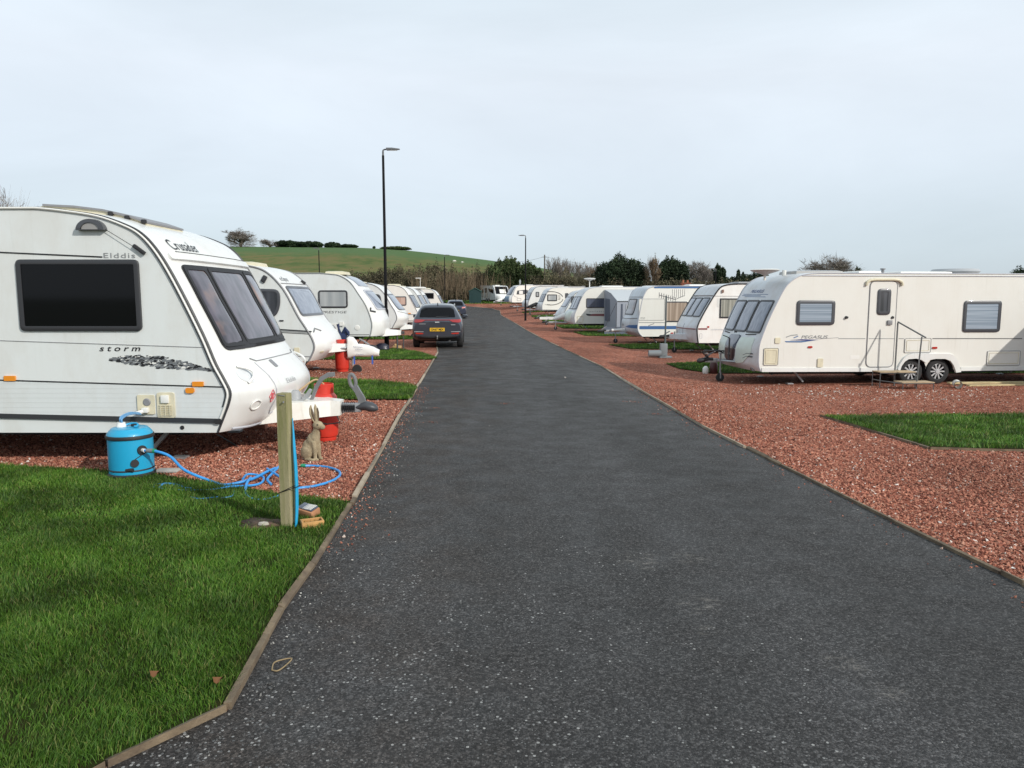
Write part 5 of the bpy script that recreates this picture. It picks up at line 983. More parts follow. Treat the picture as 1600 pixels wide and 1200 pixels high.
MB().tube([(.02,-hw-.004,.9),(.03,-hw-.02,.9)], .006, 6).tube([(-.02,-hw-.002,.99*hh),(.03,-hw-.002,.985*hh)],.003,5).build('nail', GREYT, p)
for i, (pp, zz_) in enumerate((((X-.1,Y-.05),0),)):
    pass
# bare soil at the foot
bm_ = MB(); c = G(415,822); rg = []
for k in range(26): a = 2*math.pi*k/26; r_ = 1+.25*math.sin(3*a+1)+.12*math.sin(7*a); x, y = c[0]+.19*r_*math.cos(a), c[1]+.11*r_*math.sin(a); rg.append((x, y, gz(x,y)+.026))
bm_.rings([[ (x,y,z-.02) for x,y,z in rg], rg]); tag(bm_.build('soil', mat('bare_soil', (.085,.052,.034), .95, var=.5, vscale=25, bump=1, bscale=50), sharp=180), kind='structure')
# pile of stray stones in the soil
st = MB(); q = G(412,826); st.lathe([(0,-.01),(.03,0),(.026,.015),(0,.022)], c=(q[0],q[1],q[2]+.03), seg=9, flat=(1.3,.8)); tag(st.build('stone', mat('pale_stone', (.42,.39,.33), .8, bump=.4)), 'pale flat stone lying on the bare soil beside the wooden post', 'stone')
# blue lay-flat hose hanging down beside the post
HOSE = mat('blue_hose', (.03,.26,.62), .45, coat=.1, var=.15); HOSE2 = mat('turquoise_hose', (.02,.34,.60), .4); AQUA = mat('cyan_plastic', (.015,.33,.56), .38, coat=.3, bump=.15, bscale=220); GREENP = mat('green_plastic', (.02,.25,.12), .4)
P0 = Vector((X, Y, Z)); hs = [(.054,.0,.78),(.058,-.005,.70),(.061,-.01,.6),(.067,-.01,.45),(.070,-.012,.3),(.067,-.015,.15),(.060,-.02,.04),(.055,-.03,.0)]
hm = MB(); hm.tube([P0+Vector(a) for a in hs], [.004,.010,.016,.019,.02,.02,.016,.008], 10, flat=.6); tag(hm.build('flat_hose', HOSE2), 'flat turquoise hose hanging down against the wooden post', 'hose')
# bricks / solar light
a = G(482,812)
s_ = thing('solar_light', 'terracotta block with a slotted dark panel lying by the foot of the post', 'solar light', (a[0],a[1],a[2]+.02), rz=R(-28))
m = MB(); m.box((0,0,.045), (.15,.09,.05), bev=.006, rot=(R(14),R(6),0)); m.build('casing', mat('terracotta', (.42,.20,.10), .7, var=.2), s_); m = MB(); m.box((0,-.002,.075), (.135,.075,.006), bev=.003, rot=(R(14),R(6),0)); po = m.build('panel', mat('solar_panel', (.05,.06,.09), .25, coat=.6), s_)
m = MB(); [m.box((-.055+.0122*k,-.002,.079), (.003,.07,.003), rot=(R(14),R(6),0)) for k in range(10)]; m.build('slat', PLAST, po)
a = G(488,826); b_ = thing('clay_block', 'orange clay block with a hollow trough lying in the grass by the post', 'brick', (a[0],a[1],a[2]+.015), rz=R(25))
m = MB(); OCH = mat('ochre_clay', (.48,.26,.09), .75, var=.25, bump=.4); m.box((0,0,.012), (.15,.10,.024), bev=.003)
for y in (-.044,.044): m.box((0,y,.035), (.15,.012,.028), bev=.003)
for x in (-.069,.069): m.box((x,0,.035), (.012,.076,.028), bev=.003)
m.build('body', OCH, b_, sharp=30)
# water barrel
a = G(207,744); AQ = (a[0], a[1], a[2]+.02)
q = thing('water_barrel', 'blue rolling water barrel standing upright at the edge of the lawn', 'water container', AQ, rz=R(-20))
r = .188
m = MB(); m.lathe([(r*.90,.0),(r*.98,.01),(r*.99,.03),(r,.05),(r*.99,.065),(r,.08),(r,.33),(r*1.0,.345),(r*1.03,.36),(r*1.0,.385),(r*.90,.41),(r*.84,.418),(r*.80,.43),(r*.60,.435),(0,.437)], seg=48); m.build('barrel', AQUA, q, sharp=50)
m = MB(); m.lathe([(r*1.0,.338),(r*1.06,.345),(r*1.07,.36),(r*1.05,.372),(r*.99,.376)], seg=48, caps=False); m.build('rim_band', BLACK, q)
m = MB(); m.lathe([(r*.86,.0),(r*1.05,.0),(r*1.06,.018),(r*1.0,.03),(r*.95,.03)], seg=48, caps=False); m.build('base_band', BLACK, q)
m = MB(); m.lathe([(r*1.005,.055),(r*1.03,.06),(r*1.005,.07)], seg=48, caps=False); m.build('strap', BLACK, q)
m = MB(); m.tube([(.02+.07*math.cos(t), -.01+.055*math.sin(t), .445+.018*abs(math.sin(t))) for t in np.linspace(-.3,3.4,12)], .009, 8); m.build('carry_handle', HOSE2, q); MB().box((.03,.03,.447), (.06,.035,.02), bev=.005).build('clasp', BLACK, q)
m = MB(); m.lathe([(.042,0),(.042,.022),(.036,.03),(.034,.045),(0,.048)], c=(-.075,-.02,.43), seg=20); m.build('cap', PLAST, q)
# side port and hanging cap, on the +x side
an = R(-15); cx, cy = r*math.cos(an), r*math.sin(an); dr = Vector((math.cos(an), math.sin(an), 0))
m = MB(); m.tube([Vector((cx,cy,.245))-dr*.01, Vector((cx,cy,.245))+dr*.012], .042, 20); m.tube([Vector((cx,cy,.245))+dr*.012, Vector((cx,cy,.245))+dr*.05], .017, 12, m=1); m.build('inlet_port', [BLACK, PLAST], q)
a2 = R(-35); c2_ = Vector((r*math.cos(a2), r*math.sin(a2), .135)); d2 = Vector((math.cos(a2), math.sin(a2), 0)); m = MB(); m.tube([c2_, c2_+d2*.016], .034, 18); m.tube([c2_+Vector((0,0,.03)), Vector((cx*1.03,cy*1.03,.205))], .004, 5); m.build('hanging_cap', BLACK, q)
m = MB(); m.tube([c2_+Vector((-.06,-.04,-.06)), c2_+Vector((.0,-.02,-.06))], .018, 10); m.build('valve', BLACK, q)
# pipe from barrel up to the inlet
M_q = Matrix.Translation(AQ) @ Matrix.Rotation(R(-20),4,'Z'); c0 = M_q @ Vector((-.075,-.02,.47)); e0 = Vector((L1.X0+L1.q(226,643)[0], 7.0-.10, L1.g+L1.q(226,643)[1]))
for k in range(1):
    m = MB(); pts = catm([tuple(c0), tuple(c0+Vector((.0,0.0,.05))), tuple(c0.lerp(e0,.45)+Vector((-.0,0,.05))), tuple(e0)], 6); m.tube(pts, .010, 8); m.tube([(x+.018,y-.012,z-.008) for x,y,z in pts], .008, 8); tag(m.build('feed_pipe', mat('pale_blue_pipe', (.12,.30,.52), .4)), 'pale blue twin pipe from the barrel cap up to the caravan water inlet', 'pipe')
# hose from barrel, coiled by the post
port = M_q @ (Vector((cx,cy,.245))+dr*.05)
def gp_(px, py, h=.012): g = G(px, py); return (g[0], g[1], g[2]+h)
pts = [tuple(port), tuple(port+Vector((.10,-.02,.0))), (port.x+.25,port.y-.06,port.z-.04)]
X1, Y1, Z1 = gp_(330,757,.03); pts += [(port.x+.42,port.y-.16,port.z-.14), (X1,Y1,Z1), gp_(352,763,.03), gp_(392,758,.05), gp_(420,746,.06), gp_(436,739,.05), gp_(462,735,.03)]
m = MB(); m.tube(catm(pts, 8), .0125, 10); HZ = thing('garden_hose', 'tangled bright blue garden hose running from the water barrel round the wooden post', 'hose', (0,0,0)); m.build('hose_run', HOSE, HZ)
def loop(ps, r=.011, nm='hose_loop'): MB().tube(catm(ps, 8), r, 8).build(nm, HOSE, HZ)
loop([gp_(392,757,.06), gp_(386,764,.05), gp_(384,772), gp_(392,781), gp_(410,784), gp_(432,779), gp_(446,771), gp_(470,764.5), gp_(490,762), gp_(515,755), gp_(530,746), gp_(529,738), gp_(512,732), gp_(490,730), gp_(476,731,.02)], .012)
loop([gp_(418,744,.07), gp_(432,750,.05), gp_(448,757,.03), gp_(462,763)]); loop([gp_(436,739,.06), gp_(426,748,.05), gp_(418,756,.04), gp_(424,759)])
loop([gp_(380,759,.06), gp_(386,752,.06), gp_(398,750,.05), gp_(412,753,.04), gp_(408,760,.03), gp_(392,764,.03), gp_(360,766,.03), gp_(330,768), gp_(290,769), gp_(262,767), gp_(240,764), gp_(242,760), gp_(262,759), gp_(284,764), gp_(300,767,.02)], .010)
loop([gp_(262,768), gp_(250,766,.02), gp_(258,761,.03), gp_(280,762,.02), gp_(292,767)], .009); loop([gp_(342,780,.02), gp_(312,783,.02), gp_(298,780,.02)], .005); loop([gp_(366,771,.02), gp_(362,779,.02), gp_(346,782,.02)], .005)
g0 = Vector(gp_(472,731,.022)); MB().tube([g0, g0+Vector((.035,0,0))], .018, 12).tube([g0+Vector((-.012,0,0)), g0], .014, 12).build('end_connector', GREENP, HZ)
pt = port+Vector((.02,0,0)); MB().tube([pt, pt+Vector((.06,-.01,0))], .020, 12).build('hose_connector', GREYH, HZ); MB().tube([pt+Vector((.06,-.01,0)), pt+Vector((.082,-.013,0))], .021, 12).build('lock_ring', GREENP, HZ)
a = G(263,738); tag(MB().box((a[0],a[1],a[2]+.02), (.20,.11,.02), bev=.004).build('paving_slab', mat('pale_slab', (.40,.39,.36), .8, var=.2)), 'pale flat slab lying on the gravel edge beside the water barrel', 'slab')
m = MB(); m.tube(catm([gp_(425,1049,.006), gp_(428,1038,.006), gp_(440,1033,.006), gp_(456,1031,.006), gp_(446,1042,.006), gp_(434,1050,.006), gp_(425,1049,.006)],5), .003, 6); tag(m.build('string', mat('straw_string', (.26,.19,.10), .8)), 'small loop of straw-coloured string on the tarmac by the kerb', 'string')
for px, py, lb in ((243,1073,'brown curled leaf lying in the middle of the front lawn'),(341,1083,'tan curled leaf lying on the lawn near the timber kerb')):
    q_ = G(px, py); MB().rings([[(.022*math.cos(t)*(1+.2*math.sin(3*t)), .014*math.sin(t), .010+.012*math.cos(2*t)) for t in [2*math.pi*k/12 for k in range(12)]]]).build('fallen_leaf', mat('dead_leaf', (.24,.10,.035), .8), None, loc=(q_[0],q_[1],q_[2]+.05))
    tag(bpy.context.scene.collection.objects[-1], lb, 'leaf')
# hare
X, Y, Z = G(491, 719)
h = thing('hare_statue', 'pale stone statue of a sitting hare with tall upright ears', 'statue', (X, Y, Z), rz=R(-22))
m = MB()
def ell(m, c, r, seg=16):
    pr = [(math.sin(math.pi*k/10), -math.cos(math.pi*k/10)) for k in range(11)]; b = MB(); b.lathe([(a, z) for a, z in pr], seg=seg)
    m.add([(c[0]+x*r[0], c[1]+y*r[1], c[2]+z*r[2]) for x, y, z in b.v], b.f)
ell(m, (-.045,0,.115), (.085,.075,.105)); ell(m, (-.01,0,.18), (.065,.062,.10)); ell(m, (.018,0,.225), (.05,.05,.085)); m.tube([(.02,0,.24),(.035,0,.30),(.045,0,.335)], [.05,.036,.033], 14)
ell(m, (.058,0,.358), (.058,.045,.046)); ell(m, (.104,0,.345), (.036,.029,.029)); ell(m, (.045,0,.35), (.042,.040,.038))
for sg in (-1,1):
    ell(m, (-.055,sg*.052,.085), (.065,.035,.075)); m.tube([(-.06,sg*.06,.02),(.0,sg*.062,.016),(.045,sg*.062,.013)], [.02,.019,.015], 10)
    m.tube([(.022,sg*.032,.20),(.034,sg*.034,.12),(.038,sg*.034,.05),(.042,sg*.034,.02)], [.028,.023,.019,.017], 12); m.tube([(.035,sg*.034,.016),(.075,sg*.034,.014)], [.02,.014], 10)
    m.tube([(.04,sg*.014,.38),(.025,sg*.028,.43),(.012,sg*.036,.48),(.004,sg*.038,.53),(.006,sg*.034,.565)], [.015,.026,.029,.021,.006], 12, flat=.55)
m.tube([(-.12,0,.05),(-.14,0,.06)], [.025,.02], 8)
HST = mat('carved_stone', (.42,.34,.215), .8, vcol=(.23,.18,.11), vscale=14, bump=.9, bscale=110)
o = m.build('body', HST, h, sharp=180); rm = o.modifiers.new('remesh', 'REMESH'); rm.mode = 'VOXEL'; rm.voxel_size = .0042; rm.use_smooth_shade = True; sm = o.modifiers.new('smooth', 'SMOOTH'); sm.factor = .5; sm.iterations = 3
for sg in (-1,1): e_ = MB(); ell(e_, (.080,sg*.038,.370), (.009,.007,.008), 8); e_.build('eye', mat('dark_eye', (.03,.025,.02), .3), h); m2 = MB(); m2.tube([(.047,sg*.026,.40),(.040,sg*.036,.44),(.032,sg*.045,.485),(.026,sg*.044,.53)], [.004,.012,.013,.004], 8, flat=.5); m2.build('inner_ear', mat('ear_hollow', (.10,.07,.045), .85), h)
# gas bottles
GASR = mat('gas_red', (.55,.035,.02), .42, var=.12, coat=.2); BRASS = mat('brass_fitting', (.35,.24,.1), .4, metal=.6)
def bottle(label, x, y, r, hgt, z=None):
    g = thing('gas_bottle', label, 'gas bottle', (x,y,gz(x,y) if z is None else z), group='red gas bottles by the caravan noses')
    k = hgt; MB().lathe([(r*.80,0),(r*.84,.02*k),(r*.84,.07*k),(r*.95,.09*k),(r,.14*k),(r,.68*k),(r*.93,.78*k),(r*.7,.84*k),(r*.3,.86*k),(0,.865*k)], seg=32).build('cylinder', GASR, g)
    c = MB(); c.lathe([(r*.72,.82*k),(r*.74,.99*k),(r*.70,1.0*k),(r*.68,.82*k)], seg=28, caps=False); c.build('collar', GASR, g)
    MB().tube([(0,0,.85*k),(0,0,.95*k)], .018, 10).tube([(0,0,.92*k),(r*.45,0,.93*k)], .012, 8).build('valve', BRASS, g); return g
a = G(505,690); g1 = bottle('red gas bottle behind the hare statue, under the hitch of the large caravan', a[0], a[1]+.1, .15, .66)
a = G(537,581); bottle('red gas bottle standing under the bag-wrapped hitch', a[0]-.05, a[1]+.1, .165, .76)
m = MB(); a = G(505,690); m.tube(catm([(a[0],a[1]+.1,.62),(a[0]-.08,a[1]+.05,.68),(a[0]-.2,a[1]-.02,.60),(a[0]-.28,a[1]-.1,.52)],6), .011, 6); tag(m.build('gas_hose', mat('tan_hose', (.42,.30,.16), .5)), 'short tan gas hose looping from the red bottle behind the hare', 'hose')
m = MB(); m.tube(catm([gp_(340,682,.02), gp_(352,688,.015), gp_(372,700,.012)],5), .008, 6); tag(m.build('cable', BLACK), 'short black cable lying on the gravel under the caravan nose', 'cable')
a = G(392,676); tag(MB().box((a[0],a[1]+.25,a[2]+.04), (.22,.12,.07), bev=.004).build('brick', mat('old_brick', (.32,.13,.08), .9, var=.3)), 'red brick block under the nose of the large caravan', 'brick')
a = G(440,684); 
# white printed bag over the second hitch
BAG = mat('white_bag', (.78,.77,.74), .5, bump=.8, bscale=9)
y2 = 16.3+1.1; bg = thing('hitch_bag', 'white printed bag wrapped over the second caravan hitch', 'bag', (0,0,0))
def B_(px, py, dy): x, z = pl(px, py, y2+dy); return (x, y2+dy, z)
rng = [B_(542,530,-.02), B_(550,526,0), B_(557,533,0), B_(561,538,0)]
m = MB(); sec = [(542.5,528,560),(546,525.5,560),(551,526.5,558.5),(556,531.5,557.5),(560,537,557),(567,537.5,557.5),(575,539,557.5),(583,541.5,557),(590,544.5,556.5),(592.5,546.5,556)]
ring = []
for i, (px, t_, b2) in enumerate(sec):
    wv = .17-.006*i; n_ = 16; R_ = []
    for k in range(n_):
        an = 2*math.pi*k/n_; cz_ = lambda q: math.copysign(abs(q)**.55, q); dy = -cz_(math.cos(an))*wv; f = (cz_(math.sin(an))+1)/2; py = b2+(t_-b2)*f; R_.append(B_(px+1.2*math.sin(i*1.7+k), py, dy*(1+.1*math.sin(3*k+i))))
    ring.append(R_)
m.rings(ring); m.add(ring[0], [tuple(range(16))]); o = m.build('bag', BAG, bg, sharp=80)
def bag_t(body, px, py, w, hgt, sl):
    cu = bpy.data.curves.new('t','FONT'); cu.body = body; cu.shear = .1; t = bpy.data.objects.new('t', cu); COL.objects.link(t); bpy.context.view_layer.update(); me = bpy.data.meshes.new_from_object(t.evaluated_get(bpy.context.evaluated_depsgraph_get())); bpy.data.objects.remove(t); W_ = max(q.co.x for q in me.vertices)
    for q in me.vertices: q.co = B_(px+q.co.x/W_*w, py+q.co.x/W_*w*sl-q.co.y*hgt, -.185)
    me.materials.clear(); me.materials.append(BLUEINK); o = bpy.data.objects.new('lettering', me); COL.objects.link(o); o.parent = bg
bag_t('Caravan', 552, 542.5, 14, 2.8, .05); bag_t('Leisure', 555, 547, 11, 2.6, 0); bag_t('Caravan', 556, 554.5, 12, 2.4, -.03)
for px in (555,583): x, z = pl(px, 556, y2); MB().box((x,y2-.1,z-.08), (.035,.01,.22)).build('tie_strap', mat('blue_strap', (.05,.12,.45), .5), bg)
# its jockey wheel
x, z = pl(558,577,y2); j = MB().lathe([(0,-.03),(.10,-.03),(.112,-.02),(.112,.02),(.10,.03),(0,.03)], c=(x-L2.X0,y2-16.3,z-L2.g), seg=20, axis='Y').build('jockey_wheel', TYRE, L2.root); MB().tube([(x-L2.X0-.1,y2-16.3,.15),(x-L2.X0-.1,y2-16.3,.6)], .025, 8).build('jockey_stand', STEEL, L2.root)
# water carrier with navy cover beyond
x, y = G(535,556)[0], 22.6; q = thing('water_carrier', 'navy bag hung on a bracket under the socket of the caravan with the grey blind', 'bag', (pl(534,530,24.3)[0], 24.3, -.15))
NAVY = mat('navy_canvas', (.012,.022,.075), .7, bump=.5, bscale=15)
m = MB(); m.rings([[(sx*.17*k, sy*.14*k, z) for sx, sy in ((-1,-1),(0,-1.1),(1,-1),(1.05,0),(1,1),(0,1.05),(-1,1),(-1.05,0))] for z, k in ((.0,.75),(.1,.95),(.4,1),(.55,.9),(.6,.6))]); m.build('bag', NAVY, q, sharp=50)
MB().tube([(-.05,0,.6),(-.09,.0,.75),(-.12,.02,.9)], [.05,.035,.05], 8).tube([(.05,-.02,.58),(.14,-.02,.75),(.20,0,.62),(.24,0,.52)], [.07,.09,.07,.03], 8).build('strap', NAVY, q)
a = G(583,539); pz = thing('wooden_crate', 'small pale wooden block on the gravel beside the tall lamp post', 'block', (pl(619,535,26.4)[0], 26.6, gz(-4,26.5)))
pz['label'] = 'pale timber block lying on the gravel between the lamp post and the grey car'
MB().box((0,0,.07), (.30,.22,.10), bev=.01).box((-.05,.05,.15), (.12,.12,.06), bev=.01, rot=(0,.2,.3)).build('timber', mat('fresh_timber', (.45,.30,.14), .8, var=.2), pz)
a = pl(598,524,26)[0]; tag(MB().lathe([(0,.0),(.12,.0),(.17,.08),(.15,.2),(.08,.27),(0,.28)], c=(pl(597,533,25.3)[0],25.3,gz(-4,25)), seg=14, flat=(1.5,1)).build('bin_bag', mat('black_bag', (.02,.02,.035), .35, bump=1, bscale=12)), 'black plastic bag on the ground under the nose of the caravan with the skylight', 'bag')
# steps of R1
ST = mat('step_steel', (.17,.175,.175), .5, metal=.4); PLY = mat('plywood_tread', (.40,.30,.19), .8, var=.2)
Yb = 17.15; sw_ = thing('entrance_steps', 'two-tread metal steps with a handrail below the long cream caravan door', 'steps', (pl(1351,600,Yb)[0], Yb-.15, gz(8.5,Yb)), rz=R(4))
Xs = sw_.location.x; W1 = pl(1410,600,Yb)[0]-Xs; t1 = .36; t2 = .17
for nm_, y, z, x0_, x1_ in (('tread',-.28,t1,.02,W1*.98),('tread',-.72,t2,.28,W1*1.16)): MB().box(((x0_+x1_)/2,y,z), (x1_-x0_,.34,.022), bev=.004).build(nm_, PLY, sw_)
m = MB()
for x in (.03,W1*.97): m.tube([(x,-.13,0),(x,-.13,t1)], .012, 4); m.tube([(x,-.44,.0),(x,-.44,t1)], .012, 4)
for x in (.30,W1*1.14): m.tube([(x,-.88,0),(x,-.88,t2)], .012, 4)
m.tube([(.03,-.13,.17),(.03,-.44,.17),(.30,-.88,.15)], .011, 4); m.tube([(.03,-.13,t1-.02),(W1*.97,-.13,t1-.02)], .012, 4); m.tube([(.03,-.44,t1-.02),(W1*.97,-.44,t1-.02)], .012, 4); m.tube([(.3,-.88,t2-.02),(W1*1.14,-.88,t2-.02)], .012, 4); m.tube([(.3,-.55,t2-.02),(W1*1.14,-.55,t2-.02)], .012, 4)
m.build('frame', ST, sw_)
ra = pl(1404,503,Yb-.25); rb = pl(1437,526,Yb-.85); m = MB(); A0 = (ra[0]-Xs, -.10, ra[1]-sw_.location.z); B0 = (rb[0]-Xs, -.75, rb[1]-sw_.location.z)
m.tube([(A0[0]-.0,A0[1],0.0),(A0[0],A0[1],A0[2]-.03),A0,(B0[0]+.06,B0[1]-.05,B0[2]-.02)], .018, 8); m.tube([(B0[0]-.06,B0[1],0),(B0[0]-.0,B0[1],B0[2])], .016, 8); m.build('handrail', ST, sw_)
a = pl(1491,600,16.5)[0]; m = MB(); m.tube([(0,0,0),(-.0,.35,0)], .085, 18, caps=False); m.tube([(0,0,0),(0,.35,0)], .075, 18, caps=False); o = m.build('pipe', PLAST, None); o.location = (a,16.35,gz(a,16.4)+.09); o.rotation_euler.z = R(-25); tag(o, 'short length of white drain pipe lying by the caravan rear wheel', 'pipe')
pk_ = thing('timber_planks', 'two pale timber planks lying under the rear of the long cream caravan', 'planks', (pl(1540,600,17.1)[0], 17.1, gz(10.5,17.1)), rz=R(5)); PLK = mat('pale_plank', (.50,.40,.22), .8, var=.2)
MB().box((.1,.1,.05), (1.9,.14,.04), bev=.004).build('plank', PLK, pk_); MB().box((.3,-.12,.02), (1.7,.12,.035), bev=.004, rot=(0,0,.03)).build('plank', PLK, pk_)
# television mast by R2
a = (pl(1039,548,25.2)[0], 25.2); g = gz(*a); t_ = thing('television_mast', 'tall grey television aerial mast standing in a weighted foot beside a hitch', 'aerial', (a[0],a[1],g))
GP = mat('mast_grey', (.09,.11,.11), .5); GB = mat('foot_grey', (.19,.21,.22), .5)
zt = pl(1039,462,25.2)[1]-g; MB().tube([(0,0,0),(0,0,zt)], .03, 10).build('mast', GP, t_)
m = MB(); m.box((-.05,0,.28), (.24,.2,.42), bev=.02); m.box((-.0,0,.03), (.42,.4,.05), bev=.01); fb = m.build('foot', GB, t_); MB().lathe([(.0,-.02),(.11,-.02),(.12,.4),(.10,.4),(.09,.02),(0,.02)], c=(-.55,-.05,.15), axis='X', seg=18).build('ballast_tube', GB, t_)
m = MB(); bz = zt+.02; x1_ = pl(1030,462,25.2)[0]-a[0]; x2_ = pl(1060,470,25.2)[0]-a[0]; sl_ = (pl(1060,468,25.2)[1]-pl(1030,461,25.2)[1])/(x2_-x1_)
m.tube([(x1_,0,bz),(x2_,.5,bz+sl_*(x2_-x1_))], .012, 5)
for k in range(8):
    f = k/7; m.tube([(x1_+(x2_-x1_)*f,.5*f,bz+sl_*(x2_-x1_)*f-.09),(x1_+(x2_-x1_)*f,.5*f,bz+sl_*(x2_-x1_)*f+.09)], .010, 4)
x3_ = pl(1075,462,25.2)[0]-a[0]; m.tube([(x2_,.5,bz+sl_*(x2_-x1_)),(x3_,.6,bz-.02)], .01, 4)
for k in range(7):
    f = k/6; xx = x2_*.75+(x3_-x2_*.75)*f; m.tube([(xx,.5,bz-.12+.08*f),(xx,.5,bz+.2)], .007, 4)
m.build('aerial_array', mat('aerial_metal', (.12,.12,.13), .4, metal=.4), t_)
# clutter at hitches
def clutter(label, x, y, parts):
    q = thing('gas_gear', label, 'gas bottle', (x,y,gz(x,y)))
    for nm, c_, r_, h_, mt in parts: MB().lathe([(r_*.9,0),(r_,.03),(r_,h_*.7),(r_*.6,h_*.92),(r_*.25,h_)], c=c_, seg=16).build(nm, mt, q)
xx, _ = pl(1122,570,18.6); clutter('small maroon and white bottle beside the hitch of the long cream caravan', xx+.25, 19.9, (('bottle',(0,0,0),.11,.36,mat('maroon_paint', (.06,.012,.012), .4)),('cap',(-.22,0,0),.08,.2,PLAST)))
# porch awning on R4
AG = mat('awning_grey', (.30,.33,.38), .7, bump=.3, bscale=6); AGD = mat('awning_dark', (.10,.12,.16), .7, bump=.3, bscale=6); AGL = mat('awning_light', (.47,.49,.51), .6, bump=.3, bscale=4); PVC = mat('awning_window', (.13,.17,.22), .15, coat=.7)
Xa = pl(944.5,480,42.5)[0]; ga = gz(Xa,41); aw = thing('porch_awning', 'grey fabric porch awning with white door edge pitched against a cream caravan', 'awning', (Xa,42.62,ga), rz=R(6)); Wd = 3.2; zt = pl(945,452.5,42.5)[1]-ga; dz_ = 2.4; zf = pl(956,472,40.1)[1]-ga
rg = []
for x in (0,.4,Wd*.5,Wd-.4,Wd): sg_ = -.05*math.sin(math.pi*x/Wd); rg.append([(x+.02,0,zt),(x+.02+.08*(x<1),-dz_*.5,(zt+zf)/2+.13+sg_),(x+.02+.14*(x<1),-dz_,zf+.06)])
m = MB(); vs = [p for r_ in rg for p in r_]; m.add(vs, [(i*3+j,i*3+j+1,i*3+j+4,i*3+j+3) for i in range(4) for j in range(2)]); m.add([(x,y,z-.02) for x,y,z in vs], [(i*3+j,i*3+j+1,i*3+j+4,i*3+j+3) for i in range(4) for j in range(2)]); m.build('roof', AGL, aw, fix=False)
def panel(nm, pts, mt, th=.015, ax='x'):
    d3 = (Vector(pts[1])-Vector(pts[0])).cross(Vector(pts[2])-Vector(pts[0])).normalized()*th; m = MB(); m.rings([[tuple(p) for p in pts],[tuple(Vector(p)+d3) for p in pts]]); m.add(pts, [tuple(range(len(pts)))]); return m.build(nm, mt, aw, sharp=20)
panel('side_wall', [(0,0,0),(0,0,zt-.02),(.10,-dz_*.5,(zt+zf)/2+.11),(.14,-dz_,zf+.04),(.14,-dz_,0),(.1,-dz_*.5,0)], AG)
panel('side_window', [(-.02,-.3,.7),(-.02,-.3,zt-.5),(.06,-1.1,zt-.55),(.06,-1.1,.7)], AGD)
panel('front_wall', [(.14,-dz_,0),(.14,-dz_,zf),(1.15,-dz_,zf),(1.15,-dz_,0)], AG)
for x in (.35,.62,.9): panel('fold', [(x,-dz_-.02,.1),(x+.03,-dz_-.02,zf-.1),(x+.10,-dz_-.05,zf-.1),(x+.12,-dz_-.05,.1)], AGD if x != .62 else AGL)
panel('door_edge', [(1.15,-dz_-.02,0),(1.15,-dz_-.02,zf),(1.42,-dz_-.02,zf),(1.42,-dz_-.02,0)], PLAST)
panel('front_window', [(1.42,-dz_,0),(1.42,-dz_,zf),(Wd+.1,-dz_,zf),(Wd+.1,-dz_,0)], PVC); panel('mud_wall', [(-.55,-dz_-.06,0),(-.55,-dz_-.06,.42),(Wd,-dz_-.06,.42),(Wd,-dz_-.06,0)], AGD)
m = MB(); m.tube([(.14,-dz_,zf),(-.85,-dz_-.6,.02)], .012, 5); m.build('guy_rope', TRIM, aw); m = MB()
for x in (.14,1.15,Wd): m.tube([(x,-dz_+.03,0),(x,-dz_+.03,zf)], .02, 6)
m.build('pole', DARKST, aw)
x_, y_ = 13.05, 17.66; a2 = thing('porch_awning', 'added porch awning out of view, casting the slanting shadow on the long cream caravan', 'awning', (x_, y_, gz(x_, y_)), rz=R(6)); aw_, aw = aw, a2  # unseen awning, added to throw a slanting shadow on the caravan side
panel('roof', [(0,0,2.12),(2.6,0,2.12),(2.6,-2.1,1.85),(0,-2.1,1.85)], AG); panel('side_wall', [(0,0,0),(0,0,2.10),(0,-2.1,1.83),(0,-2.1,0)], AGD); panel('side_wall', [(2.6,0,0),(2.6,0,2.10),(2.6,-2.1,1.83),(2.6,-2.1,0)], AGD); panel('front_wall', [(0,-2.1,0),(0,-2.1,1.84),(2.6,-2.1,1.84),(2.6,-2.1,0)], AG); panel('window', [(.3,-2.12,.9),(.3,-2.12,1.6),(1.6,-2.12,1.6),(1.6,-2.12,.9)], PVC)
# bag on R5's hitch, pale covers on further hitches
def hcover(label, x, y, z, sc=1, mt=None):
    m = MB(); m.rings([[(cx_+0, r_*math.cos(t), zc+r_*.8*math.sin(t)) for t in [2*math.pi*k/10 for k in range(10)]] for cx_, r_, zc in ((-.75,.05,-.12),(-.6,.12,-.08),(-.3,.19,.02),(0,.22,.12),(.15,.16,.15),(.22,.05,.14))]); o = m.build('hitch_cover', mt or BAG, None, sharp=70); o.location = (x,y,z); o.scale = (sc,)*3; tag(o, label, 'cover')
x, z = pl(884,495,44); hcover('pale plastic cover on the hitch in front of the cream caravan with the awning', x+.1, 43.9, z, 1.15)
x, z = pl(872,490,64); hcover('white cover over a hitch between the oval-windowed and the ivory caravans', x, 62, z, .7)
x, z = pl(829,478,70); hcover('black cover on the hitch in front of the ivory caravan, beside the far lamp post', x+.5, 70, z, 1.2, BLACK)
x, z = pl(782,470.5,94); hcover('white cover on the hitch of the blue-fronted caravan', x, 94, z, 1.2)
